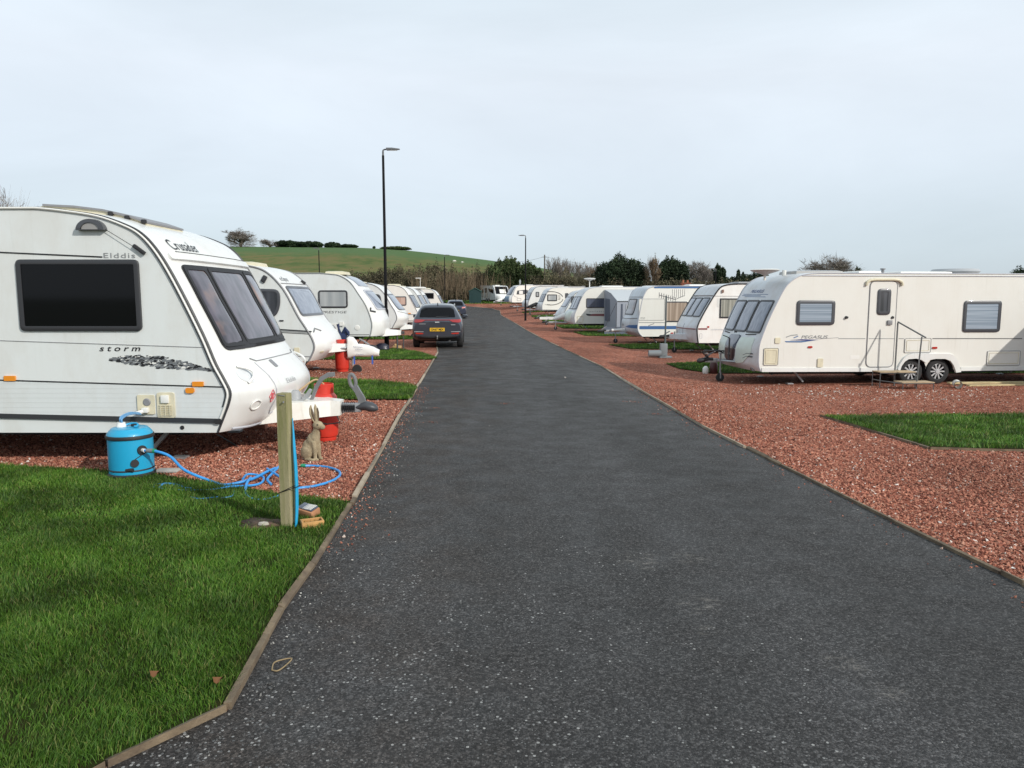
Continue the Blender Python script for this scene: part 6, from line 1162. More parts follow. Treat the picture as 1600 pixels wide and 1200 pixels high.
# ================================================================ LAMP POSTS
LPM = mat('black_paint', (.005,.005,.006), .55, spec=.15)
def lamp(label, x, y, h, arm=1, zb=None, rz=0):
    q = thing('lamp_post', label, 'lamp post', (x,y,gz(x,y) if zb is None else zb), rz=rz, group='black lamp posts along the site')
    m = MB(); m.lathe([(.105,0),(.105,.02),(.085,.04),(.085,1.35),(.08,1.40),(.055,1.45)], seg=20); m.build('base', LPM, q)
    MB().tube([(0,0,1.42),(0,0,2.6),(0,0,h)], [.056,.054,.042], 16).build('column', LPM, q)
    MB().tube([(0,0,h-.02),(0,0,h+.14)], .034, 12).tube([(0,0,h+.12),(0,0,h+.17),(arm*.04,0,h+.20),(arm*.16,0,h+.215)], .026, 8).build('bracket', mat('lamp_grey', (.12,.125,.13), .4), q)
    l = MB(); l.rings([[(arm*.12,-.09,h+.18),(arm*.12,.09,h+.18),(arm*.12,.09,h+.25),(arm*.12,-.09,h+.25)],[(arm*.32,-.11,h+.185),(arm*.32,.11,h+.185),(arm*.32,.1,h+.25),(arm*.32,-.1,h+.25)],[(arm*.58,-.06,h+.20),(arm*.58,.06,h+.20),(arm*.58,.05,h+.225),(arm*.58,-.05,h+.225)]]); l.add([(arm*.12,-.09,h+.18),(arm*.12,.09,h+.18),(arm*.12,.09,h+.25),(arm*.12,-.09,h+.25)], [(0,1,2,3)]); l.build('lamp_head', mat('lamp_grey', (0,0,0)), q, sharp=30)
    MB().box((arm*.36,0,h+.178), (.26,.12,.012)).build('lens', mat('lamp_lens', (.5,.5,.48), .2), q)
    return q
a = G(604.5,546); lamp('tallest black lamp post, on grass beside the grey car', a[0], a[1], pl(603,243,a[1])[1]-a[2])
a = G(821,501); lamp('black lamp post on the red gravel at the right edge of the road', a[0], a[1], pl(822,372,a[1])[1]-a[2], arm=-1)
x, z = pl(498,391,73); lamp('distant lamp post sticking up behind the caravan with the skylight', x, 73, z-gz(x,73), arm=-1)
x, z = pl(694.5,400,84); lamp('thin distant lamp post against the brown scrub above the parked cars', x, 84, z-gz(x,84)-.1)
x, z = pl(1118,437,60); lamp('distant lamp post with a pale head among the dark trees on the right', x, 60, 3.9, arm=-1); x, z = pl(1129.5,428,105)
# ================================================================ CARS
from mathutils.bvhtree import BVHTree
def car(label, x, y, rz, paint, W=1.86, L=4.48, zs=1., plate=None, group='dark cars parked on the left edge of the road', tail='bar'):
    q = thing('parked_car', label, 'car', (x,y,gz(x,y+2)), rz=rz, group=group)
    sec = [(0,[(.0,.40),(.60,.40),(.80,.46),(.86,.60),(.845,.80),(.78,.93),(.55,.97),(.35,.98),(0,.99)]),
     (.09,[(0,.33),(.68,.33),(.87,.40),(.915,.60),(.905,.86),(.86,1.0),(.62,1.05),(.4,1.065),(0,1.07)]),
     (.24,[(0,.28),(.72,.28),(.90,.34),(.93,.60),(.93,.92),(.885,1.07),(.74,1.21),(.5,1.25),(0,1.26)]),
     (.42,[(0,.24),(.74,.24),(.91,.30),(.93,.60),(.93,.95),(.89,1.10),(.67,1.44),(.50,1.51),(0,1.53)]),
     (.60,[(0,.22),(.74,.22),(.91,.28),(.93,.60),(.93,.96),(.89,1.10),(.645,1.55),(.48,1.61),(0,1.625)]),
     (1.1,[(0,.22),(.74,.22),(.91,.27),(.93,.60),(.925,.96),(.89,1.10),(.64,1.58),(.48,1.64),(0,1.65)]),
     (2.0,[(0,.22),(.74,.22),(.91,.26),(.92,.60),(.915,.95),(.885,1.08),(.64,1.58),(.48,1.64),(0,1.65)]),
     (2.6,[(0,.22),(.74,.22),(.91,.26),(.92,.60),(.915,.94),(.885,1.06),(.65,1.53),(.5,1.59),(0,1.60)]),
     (3.1,[(0,.22),(.74,.22),(.91,.27),(.92,.60),(.915,.94),(.88,1.04),(.72,1.22),(.45,1.26),(0,1.27)]),
     (3.5,[(0,.22),(.74,.22),(.91,.28),(.92,.60),(.91,.92),(.85,1.0),(.70,1.06),(.45,1.09),(0,1.10)]),
     (4.1,[(0,.24),(.72,.24),(.88,.30),(.90,.58),(.88,.84),(.80,.93),(.62,.98),(.4,.99),(0,1.0)]),
     (L,[(0,.30),(.60,.30),(.74,.36),(.78,.55),(.75,.72),(.68,.80),(.5,.84),(.3,.845),(0,.85)])]
    m = MB(); k = W/1.86; rows = []
    for yy, h in sec:
        right = [(a*k, b*zs) for a, b in h]; full = right+[(-a, b) for a, b in right[-2:0:-1]]; rows.append([(a, yy, b) for a, b in full])
    m.rings(rows); m.add(rows[0], [tuple(range(len(rows[0])))])
    o = m.build('body', paint, q, sharp=180); sb = o.modifiers.new('subdivision', 'SUBSURF'); sb.levels = 3; sb.render_levels = 3
    bpy.context.view_layer.update(); dg = bpy.context.evaluated_depsgraph_get(); ev = o.evaluated_get(dg); me = ev.to_mesh(); T = BVHTree.FromPolygons([v_.co.copy() for v_ in me.vertices], [tuple(p_.vertices) for p_ in me.polygons]); ev.to_mesh_clear()
    def proj(a, b, side):
        if side == 'rear': h = T.ray_cast(Vector((a,-3,b)), Vector((0,1,0)))
        elif side == 'top': h = T.ray_cast(Vector((a,b,4)), Vector((0,0,-1)))
        else: h = T.ray_cast(Vector((3*side,a,b)), Vector((-side,0,0)))
        if h[0]: return h[0]
        return T.find_nearest({'rear': Vector((a,-.05,b)), 'top': Vector((a,b,1.5))}.get(side) or Vector((.95*side,a,b)))[0]
    off = {'rear': Vector((0,-1,0)), 'top': Vector((0,0,1)), 1: Vector((1,0,0)), -1: Vector((-1,0,0))}
    def patch(nm, poly, mt, side='rear', th=.008, parent=None, r=.03):
        P = rpoly(poly, r, 3, 4); cx = sum(p_[0] for p_ in P)/len(P); cz = sum(p_[1] for p_ in P)/len(P); rr_ = []
        for s_, t in ((1,-.01),(1,th),(.8,th),(.55,th),(.3,th),(.1,th)): rr_.append([tuple(proj(cx+(a-cx)*s_, cz+(b-cz)*s_, side)+off[side]*t) for a, b in P])
        M_ = MB(); M_.rings(rr_); return M_.build(nm, mt, parent or q, sharp=60)
    z = zs
    patch('rear_window', [(-.66,1.14*z),(.66,1.14*z),(.60,1.43*z),(.5,1.50*z),(-.5,1.50*z),(-.60,1.43*z)], GLASSK, th=.012, r=.05)
    patch('wiper', [(-.05,1.15*z),(.42,1.17*z),(.42,1.185*z),(-.05,1.175*z)], BLACK, th=.03, r=.004)
    if tail == 'bar':
        for sg in (-1,1): patch('tail_lamp', [(sg*.87,1.07*z),(sg*.50,1.06*z),(sg*.42,1.045*z),(sg*.56,.97*z),(sg*.80,.95*z),(sg*.875,.99*z)], mat('tail_red', (.30,.015,.015), .25, coat=.6), th=.02)
        patch('light_bar', [(-.5,1.035*z),(.5,1.035*z),(.5,1.055*z),(-.5,1.055*z)], MATS['tail_red'], th=.016, r=.005)
        for sg in (-1,1): patch('bumper_reflector', [(sg*.78,.53),(sg*.54,.53),(sg*.49,.55),(sg*.54,.575),(sg*.80,.59)], REDL, th=.02)
        for sg in (-1,1): patch('reflector_trim', [(sg*.84,.61),(sg*.50,.61),(sg*.50,.625),(sg*.84,.63)], RIM, th=.022, r=.004)
    else:
        for sg in (-1,1): patch('tail_lamp', [(sg*.87,1.05*z),(sg*.55,1.02*z),(sg*.50,.96*z),(sg*.60,.90*z),(sg*.86,.94*z)], mat('pale_red_lens', (.6,.22,.2), .2, coat=.6), th=.02)
    patch('lower_bumper', [(-.84,.33),(.84,.33),(.84,.47),(.62,.455),(-.62,.455),(-.84,.47)], BLACK, th=.015)
    patch('badge', [(-.08,.945*z),(.08,.945*z),(.08,.985*z),(-.08,.985*z)], RIM, th=.022, r=.03)
    patch('model_badge', [(-.66,.895*z),(-.42,.895*z),(-.42,.91*z),(-.66,.91*z)], RIM, th=.014, r=.004); patch('trim_badge', [(.50,.86*z),(.66,.86*z),(.66,.88*z),(.50,.88*z)], RIM, th=.014, r=.004)
    pl_ = patch('number_plate', [(-.27,.635*z),(.27,.635*z),(.27,.76*z),(-.27,.76*z)], mat('yellow_plate', (.72,.42,.02), .4), th=.03, r=.01)
    if plate:
        yy = proj(0,.7*z,'rear').y-.034; t = text('plate_characters', plate, .105, INKK, q, lambda a_, b_: (-.235+a_, yy, .665*z+b_), bold=.02); w_ = max(v_.co.x for v_ in t.data.vertices)+.235
        for v_ in t.data.vertices: v_.co.x = -.235+(v_.co.x+.235)*.47/w_
        t.parent = pl_
    for sg in (-1,1):
        patch('side_window', [(.62,1.14*z),(1.45,1.12*z),(1.45,1.48*z),(.95,1.46*z)], GLASSK, side=sg); patch('side_window', [(1.52,1.12*z),(2.35,1.11*z),(2.30,1.47*z),(1.52,1.49*z)], GLASSK, side=sg); patch('side_window', [(2.42,1.11*z),(3.0,1.10*z),(2.5,1.42*z),(2.4,1.44*z)], GLASSK, side=sg)
        patch('sill', [(1.2,.24),(3.1,.24),(3.1,.36),(1.2,.36)], DARKST, side=sg)
        for yy in (.86,3.53):
            patch('wheel_arch', [(yy+.44*math.cos(t), .34+.42*math.sin(t)) for t in np.linspace(-.5,math.pi+.5,15)], BLACK, side=sg, th=.004, r=.01)
            wheel(q, (sg*(.82*k), yy, .345), r=.345, w=.23, face=1, spokes=7).rotation_euler.z = -sg*R(90)
        for nm_ in ('seam',): patch('door_handle', [(1.30,.98*z),(1.48,.98*z),(1.48,1.01*z),(1.30,1.01*z)], paint, side=sg, th=.03, r=.01)
        MB().box((sg*(.99*k), 2.72, 1.13*z), (.20,.10,.13), bev=.03).tube([(sg*.86*k,2.72,1.08*z),(sg*.95*k,2.72,1.10*z)], .025, 6).build('mirror', paint, q)
        a = [proj(sg*.60*k, t, 'top') for t in (.65,.75,1.5,2.2,2.5)]; MB().tube([a[0]+Vector((0,0,.0)), a[1]+Vector((0,0,.045)), a[2]+Vector((0,0,.05)), a[3]+Vector((0,0,.045)), a[4]], .016, 6).build('roof_rail', RIM, q)
    patch('windscreen', [(-.62,2.72),(.62,2.72),(.72,3.12),(-.72,3.12)], GLASSK, side='top')
    f = proj(0,.62,'top'); MB().rings([[f+Vector((-.02,-.10,-.01)),f+Vector((.02,-.10,-.01)),f+Vector((.02,.10,-.01)),f+Vector((-.02,.10,-.01))],[f+Vector((-.008,-.09,.07)),f+Vector((.008,-.09,.07)),f+Vector((.008,-.03,.07)),f+Vector((-.008,-.03,.07))]]).build('aerial_fin', BLACK, q)
    MB().tube([(0,.1,.38),(0,-.06,.36),(0,-.08,.44)], .02, 8).tube([(0,-.08,.44),(0,-.08,.48)], .028, 10).build('tow_ball', STEEL, q); MB().tube([(.45,.25,.28),(.45,.03,.28)], .035, 10).build('exhaust', DARKST, q)
    return q
GREYP = mat('car_paint_grey', (.050,.055,.072), .3, metal=.4, coat=1.0); BLUEP = mat('car_paint_dark_blue', (.045,.055,.085), .3, metal=.4, coat=1.0)
car('dark grey estate-style car seen from behind, parked half on the kerb', pl(683.5,540,27)[0], 27.0, R(3), GREYP, plate='GA67 MJX')
q = car('dark blue car parked further along the left kerb beyond the grey one', pl(714,480,70)[0], 69, R(8), BLUEP, W=1.92, L=4.48, zs=1.06, plate=None, tail='lamps')
# ================================================================ HILL, TREES, SCRUB
def mat_hill():
    m = bpy.data.materials.new('hill_grass'); m.use_nodes = True; nt = m.node_tree; p = nt.nodes['Principled BSDF']; p.inputs['Roughness'].default_value = .95; p.inputs['Specular IOR Level'].default_value = .1
    tc = N(nt, 'ShaderNodeTexCoord'); O = tc.outputs['Object']; sx = N(nt, 'ShaderNodeSeparateXYZ'); lk(nt, O, sx.inputs[0])
    mpn = N(nt, 'ShaderNodeMapping'); mpn.inputs['Scale'].default_value = (.20,.10,.35); lk(nt, O, mpn.inputs[0])
    n = N(nt, 'ShaderNodeTexNoise'); n.inputs['Scale'].default_value = 1; n.inputs['Detail'].default_value = 7; n.inputs['Roughness'].default_value = .65; lk(nt, mpn.outputs[0], n.inputs['Vector'])
    r = N(nt, 'ShaderNodeValToRGB'); lk(nt, n.outputs[0], r.inputs[0]); el = r.color_ramp.elements; el[0].position = .36; el[0].color = (.15,.125,.05,1); el[1].position = .64; el[1].color = (.065,.10,.028,1); e = el.new(.5); e.color = (.115,.125,.042,1)
    n2 = N(nt, 'ShaderNodeTexNoise'); n2.inputs['Scale'].default_value = .03; n2.inputs['Detail'].default_value = 3; lk(nt, O, n2.inputs['Vector'])
    a = N(nt, 'ShaderNodeMath', operation='MULTIPLY_ADD'); lk(nt, n2.outputs[0], a.inputs[0]); a.inputs[1].default_value = 14; lk(nt, sx.outputs[1], a.inputs[2])
    b = N(nt, 'ShaderNodeMath', operation='MULTIPLY_ADD'); lk(nt, n.outputs[0], b.inputs[0]); b.inputs[1].default_value = 34; lk(nt, a.outputs[0], b.inputs[2])
    f = N(nt, 'ShaderNodeMapRange'); f.inputs[1].default_value = 262; f.inputs[2].default_value = 286; lk(nt, b.outputs[0], f.inputs[0])
    x = N(nt, 'ShaderNodeMix', data_type='RGBA'); lk(nt, f.outputs[0], x.inputs[0]); lk(nt, r.outputs[0], x.inputs[6])
    g2 = N(nt, 'ShaderNodeMix', data_type='RGBA'); lk(nt, n2.outputs[0], g2.inputs[0]); g2.inputs[6].default_value = (.062,.115,.036,1); g2.inputs[7].default_value = (.095,.150,.062,1); lk(nt, g2.outputs[2], x.inputs[7]); lk(nt, x.outputs[2], p.inputs['Base Color']); return m
RID = [(-900,381),(-200,383),(300,384.5),(380,385.5),(560,387),(600,389),(640,391.5),(700,398.5),(770,407.5),(850,419.5),(922,430),(1000,442),(1080,455),(1200,463),(2600,466)]
RX = [pl(a, b, 300)[0] for a, b in RID]; RZ = [pl(a, b, 300)[1] for a, b in RID]
def hill_z(x, y):
    hr = float(np.interp(x, RX, RZ)); t = (y-132)/(300-132)
    if t <= 0: return 1.2
    if t <= 1: s_ = t*t*(3-2*t)*.35+t*.65; return 1.2+(hr-1.2)*s_
    return 1.2+(hr-1.2)*max(0, 1-((y-300)/300)**1.5*1.2)
hy = list(np.linspace(126,300,30))+[310,330,360,400,460,560,700]; hx = list(np.linspace(-460,330,90)); n = len(hx)
V = [(x, y, hill_z(x,y)-(1.5 if y < 131 or y > 690 or abs(x+65) > 393 else 0)) for y in hy for x in hx]
tag(MB().add(V, [(j*n+i,j*n+i+1,(j+1)*n+i+1,(j+1)*n+i) for j in range(len(hy)-1) for i in range(n-1)]).build('hill', mat_hill(), sharp=180, fix=False), kind='structure')
m = MB(); xs_ = np.linspace(500, 3200, 60); hm_ = mat('distant_hills', (.17,.22,.24), 1.0, var=.2, vscale=.004)  # haze of distance is put into the blue-grey hill colour
V = []
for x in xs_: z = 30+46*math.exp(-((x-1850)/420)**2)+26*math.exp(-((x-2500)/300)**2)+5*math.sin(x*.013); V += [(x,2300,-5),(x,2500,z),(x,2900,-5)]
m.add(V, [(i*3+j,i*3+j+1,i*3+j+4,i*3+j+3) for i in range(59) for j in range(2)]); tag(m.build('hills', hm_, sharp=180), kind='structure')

BARK = mat('bark', (.10,.085,.065), .9, var=.3, vscale=3); TWIG = island_ramp('bare_twigs', [(0,(.09,.075,.065)),(.5,(.17,.145,.125)),(1,(.28,.25,.22))], rough=.9)
TWIGB = island_ramp('brown_twigs', [(0,(.08,.058,.038)),(.5,(.17,.125,.08)),(1,(.27,.20,.13))], rough=.9)
EVG = island_ramp('evergreen_leaves', [(0,(.008,.017,.008)),(.5,(.020,.038,.016)),(.85,(.036,.058,.024)),(1,(.06,.085,.04))], rough=.75, patch=.45, pscale=.35)
EVG2 = island_ramp('ivy_leaves', [(0,(.02,.035,.010)),(.5,(.045,.072,.022)),(.85,(.075,.105,.035)),(1,(.12,.12,.06))], rough=.75, patch=.45, pscale=.35)
def ribbons(P0, P1, w, name, material, parent=None):
    """thin flat twigs from P0 to P1"""
    P0 = np.asarray(P0, float); P1 = np.asarray(P1, float); k = len(P0); d = P1-P0; r = NPR.normal(0,1,(k,3)); s = np.cross(d, r); s /= np.linalg.norm(s, axis=1)[:,None]+1e-9; s *= (np.asarray(w)*.5).reshape(-1,1)
    V = np.stack([P0-s, P0+s, P1+s*.35, P1-s*.35],1).reshape(-1,3); Fc = (np.arange(k)*4)[:,None]+np.array([[0,1,2,3]]); return np_mesh(name, V, Fc.reshape(-1), material, 4, parent)
def leaves(cent, size, name, material, parent=None):
    k = len(cent); a = NPR.normal(0,1,(k,3)); a /= np.linalg.norm(a,axis=1)[:,None]; b = np.cross(a, NPR.normal(0,1,(k,3))); b /= np.linalg.norm(b,axis=1)[:,None]; s = np.asarray(size).reshape(-1,1)*NPR.uniform(.5,1.2,(k,1))
    a = a*s; b = b*s*.6; V = np.stack([cent-a, cent-b, cent+a, cent+b],1).reshape(-1,3); Fc = (np.arange(k)*4)[:,None]+np.array([[0,1,2,3]]); return np_mesh(name, V, Fc.reshape(-1), material, 4, parent)
def bare_tree(label, x, y, z, H, spread, seed=1, twig=None, tw=.05, trunkf=.22, group='bare winter trees', depth=5, cat='tree', name='bare_tree', n0=5, twn=3, dens=1., width=None, cloud=1400, low=.25):
    rnd = random.Random(seed); q = thing(name, label, cat, (x,y,z), group=group); tm = MB(); A = []; B = []; Wd = []
    def grow(p, d, L, r, k):
        pts = [p]; c = p.copy(); dd = d.copy(); ns = 3
        for i in range(ns):
            dd = (dd+Vector((rnd.uniform(-.22,.22), rnd.uniform(-.22,.22), rnd.uniform(-.08,.14)))).normalized(); c = c+dd*L/ns; pts.append(c.copy())
        if k <= 2: tm.tube(pts, [r*(1-.4*i/ns) for i in range(ns+1)], 5 if k else 7)
        else:
            for a, b in zip(pts, pts[1:]): A.append(tuple(a)); B.append(tuple(b)); Wd.append(max(r*1.6, tw))
        if k >= depth: return
        for j in range(n0 if k == 0 else rnd.choice((3,4,4))):
            t = rnd.uniform(.35,1); i = min(ns-1, int(t*ns)); o = pts[i].lerp(pts[i+1], t*ns-i); az = rnd.uniform(0,2*math.pi); tilt = rnd.uniform(.35,1.0)*(1.1 if k == 0 else 1)
            side = Vector((math.cos(az), math.sin(az), 0)); nd = (dd*math.cos(tilt)+side*math.sin(tilt)*spread+Vector((0,0,.12))).normalized(); grow(o, nd, L*rnd.uniform(.58,.80), r*.55, k+1)
        if k >= depth-2:
            for j in range(twn): o = pts[rnd.randint(1,ns)]; nd = (dd+Vector((rnd.uniform(-1,1),rnd.uniform(-1,1),rnd.uniform(-.4,.9)))*.8).normalized(); A.append(tuple(o)); B.append(tuple(o+nd*L*rnd.uniform(.5,1))); Wd.append(tw*.7)
    grow(Vector((0,0,-.2)), Vector((0,0,1)), H*trunkf*1.6, H*.028, 0)
    A = np.array(A); B = np.array(B); mz = np.percentile(B[:,2], 99.5); f = H/mz; hw_ = (width or H*.8)/2; mr_ = np.percentile(np.hypot(B[:,0],B[:,1]), 97); g_ = hw_/mr_
    tm.v = [(a*(g_ if c > H*.15/f else f), b*(g_ if c > H*.15/f else f), c*f) for a, b, c in tm.v]
    sc_ = np.array([g_,g_,f]); A = A*sc_; B = B*sc_; Wd = np.array(Wd); k = cloud; rs = np.random.default_rng(seed)
    u = rs.normal(0,1,(k,3)); u /= np.linalg.norm(u,axis=1)[:,None]; cz_ = H*(low+1)/2; hz_ = H*(1-low)/2; rad = rs.uniform(.2,1,k)**.5*(1+.10*np.sin(u[:,0]*6+seed)+.08*np.sin(u[:,1]*9+u[:,2]*7))
    P = u*rad[:,None]*np.array([hw_,hw_,hz_])+np.array([0,0,cz_]); D = P-np.array([0,0,H*.2]); D /= np.linalg.norm(D,axis=1)[:,None]; L0 = rs.uniform(.05,.16,k)*H; D2 = D+rs.normal(0,.35,(k,3))
    A = np.concatenate([A, P-D*L0[:,None]]); B = np.concatenate([B, P+D2*L0[:,None]*.25]); Wd = np.concatenate([Wd, np.full(k, tw*.34)])
    tm.build('trunk', BARK, q, sharp=60); ribbons(A, B, Wd, 'crown', twig or TWIG, q); return q
def leafy_tree(label, x, y, z, lobes, n, size, material=EVG, name='evergreen_tree', group='dark evergreen trees beyond the site', trunk_h=None, cat='tree', trunk=True):
    """lobes: (dx, dy, zc, rx, ry, rz); leaves crowd the outside of uneven lobes with gaps between"""
    q = thing(name, label, cat, (x,y,z), group=group); C = []; vol = sum(l[3]*l[5] for l in lobes)
    for (dx,dy,zc,rx,ry,rz) in lobes:
        k = int(n*rx*rz/vol); u = NPR.normal(0,1,(k,3)); u /= np.linalg.norm(u,axis=1)[:,None]; rad = NPR.uniform(.35,1.03,k)**.5
        bumps = 1+.16*np.sin(u[:,0]*7+dx)*np.sin(u[:,2]*6+zc)+.10*np.sin(u[:,1]*13+u[:,2]*11); P = u*(rad*bumps)[:,None]*np.array([rx,ry,rz])+np.array([dx,dy,zc])
        gap = np.sin(P[:,0]*1.9+dx*3)*np.sin(P[:,2]*2.3+zc)*np.sin(P[:,1]*1.7) > .62; P = P[~gap | (NPR.uniform(0,1,k) < .5)]; C.append(P[P[:,2] > .05])
    C = np.concatenate(C); leaves(C, np.full(len(C), size), 'crown', material, q)
    if trunk:
        tm = MB(); th = trunk_h or max(l[2] for l in lobes); tm.tube([(0,0,-.2),(.1,0,th*.4),(0,.1,th*.8)], [.28,.22,.12], 8)
        for (dx,dy,zc,rx,ry,rz) in lobes[:6]: tm.tube([(0.05,0,th*.3),(dx*.6,dy*.6,(th*.3+zc)/2),(dx,dy,zc)], [.16,.11,.05], 6)
        tm.build('trunk', BARK, q, sharp=60)
    return q
def tz(x, y): return hill_z(x, y) if y > 132 else (gz(x, y)-.12)
def lobes_px(x0, x1, yt, Y, seed, nl=9, base=None, prof=None):
    """uneven lobes filling the outline of a real crown of that width and height"""
    rnd = random.Random(seed); X0, X1 = pl(x0,450,Y)[0], pl(x1,450,Y)[0]; xc = (X0+X1)/2; hw_ = (X1-X0)/2; zb = tz(xc, Y); H = pl(x0,yt,Y)[1]-zb; L_ = []
    for i in range(nl):
        f = -1+2*(i+.5)/nl+rnd.uniform(-.08,.08); top = H*(1-(.38 if seed == 5 else .26)*abs(f)**2.2)*(rnd.uniform(.90,1.0)); rz = H*rnd.uniform(.24,.36); rx = hw_*rnd.uniform(.30,.42)
        L_.append((f*hw_*.86, rnd.uniform(-.4,.4)*hw_, top-rz, rx, rx*1.1, rz)); L_.append((f*hw_*.84, rnd.uniform(-.4,.4)*hw_, top*.42, rx*1.2, rx*1.2, H*.42))
    return xc, Y, zb, L_
def ev(label, x0, x1, yt, Y, seed, n=7000, size=.3, nl=8, material=EVG, **k):
    xc, Y, zb, L_ = lobes_px(x0, x1, yt, Y, seed, nl); return leafy_tree(label, xc, Y, zb, L_, int(n*6), size*.55, material, **k)
ev('broad olive-green tree left of the lamp post at the right road edge', 764, 828, 399, 117, 3, 11000, .26, 6, EVG2)
ev('lower dark green tree just right of the far lamp post on the road edge', 808, 850, 406, 119, 4, 5200, .26, 4, EVG2)
ev('big dark evergreen with a domed crown above the awning caravan', 931, 1010, 395, 118, 5, 14000, .25, 7)
ev('dark evergreen with a flat rounded top next to the big domed one', 1024, 1075, 398.5, 122, 6, 9000, .25, 5)
ev('small dark evergreen with a ragged top behind the net-curtained caravan', 1105, 1136, 410.5, 140, 7, 3600, .28, 3)
ev('narrow dark conifer rising above the low dark trees', 1148, 1164, 418, 150, 8, 1400, .3, 2)
ev('low dark evergreen left of the long cream caravan roof', 1160, 1200, 420.5, 150, 9, 3000, .3, 4)
ev('long low bank of dark trees behind the net-curtained caravan', 1120, 1182, 428, 145, 10, 4200, .3, 6)
ev('small dark tree beside the bare domed tree', 1322, 1352, 415, 165, 11, 1800, .32, 3)
ev('dark tree at the right edge above the long cream roof', 1572, 1625, 415, 170, 12, 2800, .34, 4)
# bare trees
def bt(label, px, ytop, Y, spread, seed, **k):
    X_ = pl(px, 440, Y)[0]; z = tz(X_, Y); H = pl(px, ytop, Y)[1]-z; return bare_tree(label, X_, Y, z, H, spread, seed, **k)
bt('wide bare tree with a domed twiggy crown above the long cream caravan', 1300, 400, 160, 1.9, 21, width=13.5, low=-.2, cloud=5000, n0=8, tw=.085, depth=5, twn=3, trunkf=.12)
bt('bare brown tree between the two big dark evergreens', 1017, 402, 116, .9, 22, width=2.8, cloud=1500, twig=TWIGB, tw=.07)
bt('bare leaning tree at the left foot of the big domed evergreen', 931, 412, 127, 1.0, 23, width=3.5, twig=TWIGB, tw=.06)
bt('pale bare tree right of the flat-topped evergreen', 1086, 409, 132, 1.3, 24, width=6, cloud=2000, tw=.07, n0=7)
bt('small pale bare tree beside the ragged-topped evergreen', 1101, 415, 128, 1.2, 25, width=3.5, tw=.07)
for i, (px, yt, lb) in enumerate(((864,401,'tall'),(878,404,'thin'),(893,404,'wide'),(908,409,'low'),(922,413,'short'))):
    bt(f'{lb} bare sapling on the grassy bank between the telegraph pole and the domed evergreen', px, yt, 150+i*2, .9+.12*(i==2), 30+i, tw=.06, depth=4, n0=6, twn=5, width=4.6+.8*(i==2), cloud=900, low=.2, name='bare_sapling', group='bare saplings on the bank', cat='sapling')
bt('bare grey round-crowned tree standing alone on top of the hill', 379, 358.5, 296, 1.5, 41, width=12.5, cloud=5200, low=-.25, trunkf=.10, n0=8, tw=.13, twn=4)
bt('smaller bare tree beside the round-crowned one on the hill', 424, 374, 298, 1.5, 42, width=9, cloud=2200, low=-.3, trunkf=.10, n0=7, tw=.13, depth=4)
bt('bare tree whose top shows above the roof of the large caravan', -4, 300, 40, 1.2, 43, width=6, cloud=2500, n0=8, tw=.03)
# hill-top bushes
for i, (x0, x1, yt, w_) in enumerate(((431,472,375,'longest'),(470,506,376,'second'),(509,533,377.5,'reddish-topped'),(530,560,381.5,'flat'),(581,590,384.5,'tiny'),(598,640,384.5,'easternmost'))):
    nm_ = {'longest':'longest dark bush on the hill skyline, next to the two bare trees','second':'dark humped bush on the hill skyline, just after the longest one','reddish-topped':'peaked dark bush midway along the hill skyline','flat':'low flat dark bush midway along the hill skyline','tiny':'tiny round bush on the skyline beside the tall lamp post','easternmost':'low brown bush on the skyline where the hill starts to fall'}[w_]
    ev(nm_, x0, x1, yt, 299, 50+i, 2600 if x1-x0 > 20 else 500, .42, 4 if x1-x0 > 20 else 1, EVG if i != 5 else EVG2, name='hilltop_bush', group='bushes on the hill skyline', cat='bush', trunk=False)
# scrub at the foot of the hill and hedges behind the rows
SCR = island_ramp('scrub_stems', [(0,(.05,.042,.03)),(.4,(.11,.092,.062)),(.75,(.17,.145,.10)),(.95,(.25,.21,.15)),(1,(.32,.28,.22))], rough=.95, patch=.35, pscale=.25)
SCRL = island_ramp('scrub_leaves', [(0,(.030,.038,.016)),(.5,(.065,.078,.034)),(1,(.13,.115,.065))], rough=.9, patch=.5, pscale=.2)
def scrub(name, prof, Y0, Y1, dens, hscale=1., leafd=.5, sw=.05, ls=.2, extra=1.):
    xs = [pl(a, 440, Y0)[0] for a, b in prof]; zs = [pl(a, b, (Y0+Y1)/2)[1] for a, b in prof]; k = int((xs[-1]-xs[0])*(Y1-Y0)*dens)
    X = NPR.uniform(xs[0], xs[-1], k); Y = NPR.uniform(Y0, Y1, k); top = np.interp(X, xs, zs)*(1+.0*X); gzv = np.array([tz(a, b) for a, b in zip(X, Y)]); h = np.maximum(.5, (top-gzv))*(.78+.22*wob(X, Y, .9, 2)+.10*wob(X, Y, 3.1, 5)); h = h*NPR.uniform(.55,1.05,k)
    s0 = NPR.uniform(0,.75,k); seg = NPR.uniform(.12,.35,k); A = np.stack([X+NPR.normal(0,.12,k), Y, gzv+h*s0],1); lean = NPR.normal(0,.22,(k,2)); B = A+np.stack([lean[:,0]*h*seg*2.2, lean[:,1]*h*seg*2, h*np.minimum(seg, 1-s0)],1)
    tag(ribbons(A, B, sw*NPR.uniform(.4,1.3,k), name, SCR), kind='stuff')
    kl = int(k*leafd); idx = NPR.integers(0,k,kl); C = A[idx]; C[:,2] = gzv[idx]+h[idx]*NPR.uniform(0,.82,kl)**.8; C[:,:2] += NPR.normal(0,.3,(kl,2)); keep = wob(C[:,0], C[:,1], .35, 3) > -.25; tag(leaves(C[keep], np.full(keep.sum(), ls), 'scrub', SCRL), kind='stuff')
scrub('scrub', [(515,433),(545,424),(575,420),(600,413),(640,411),(680,410),(715,413),(745,412),(780,420),(815,425),(850,428)], 118.5, 126, 22, leafd=.3, sw=.035)
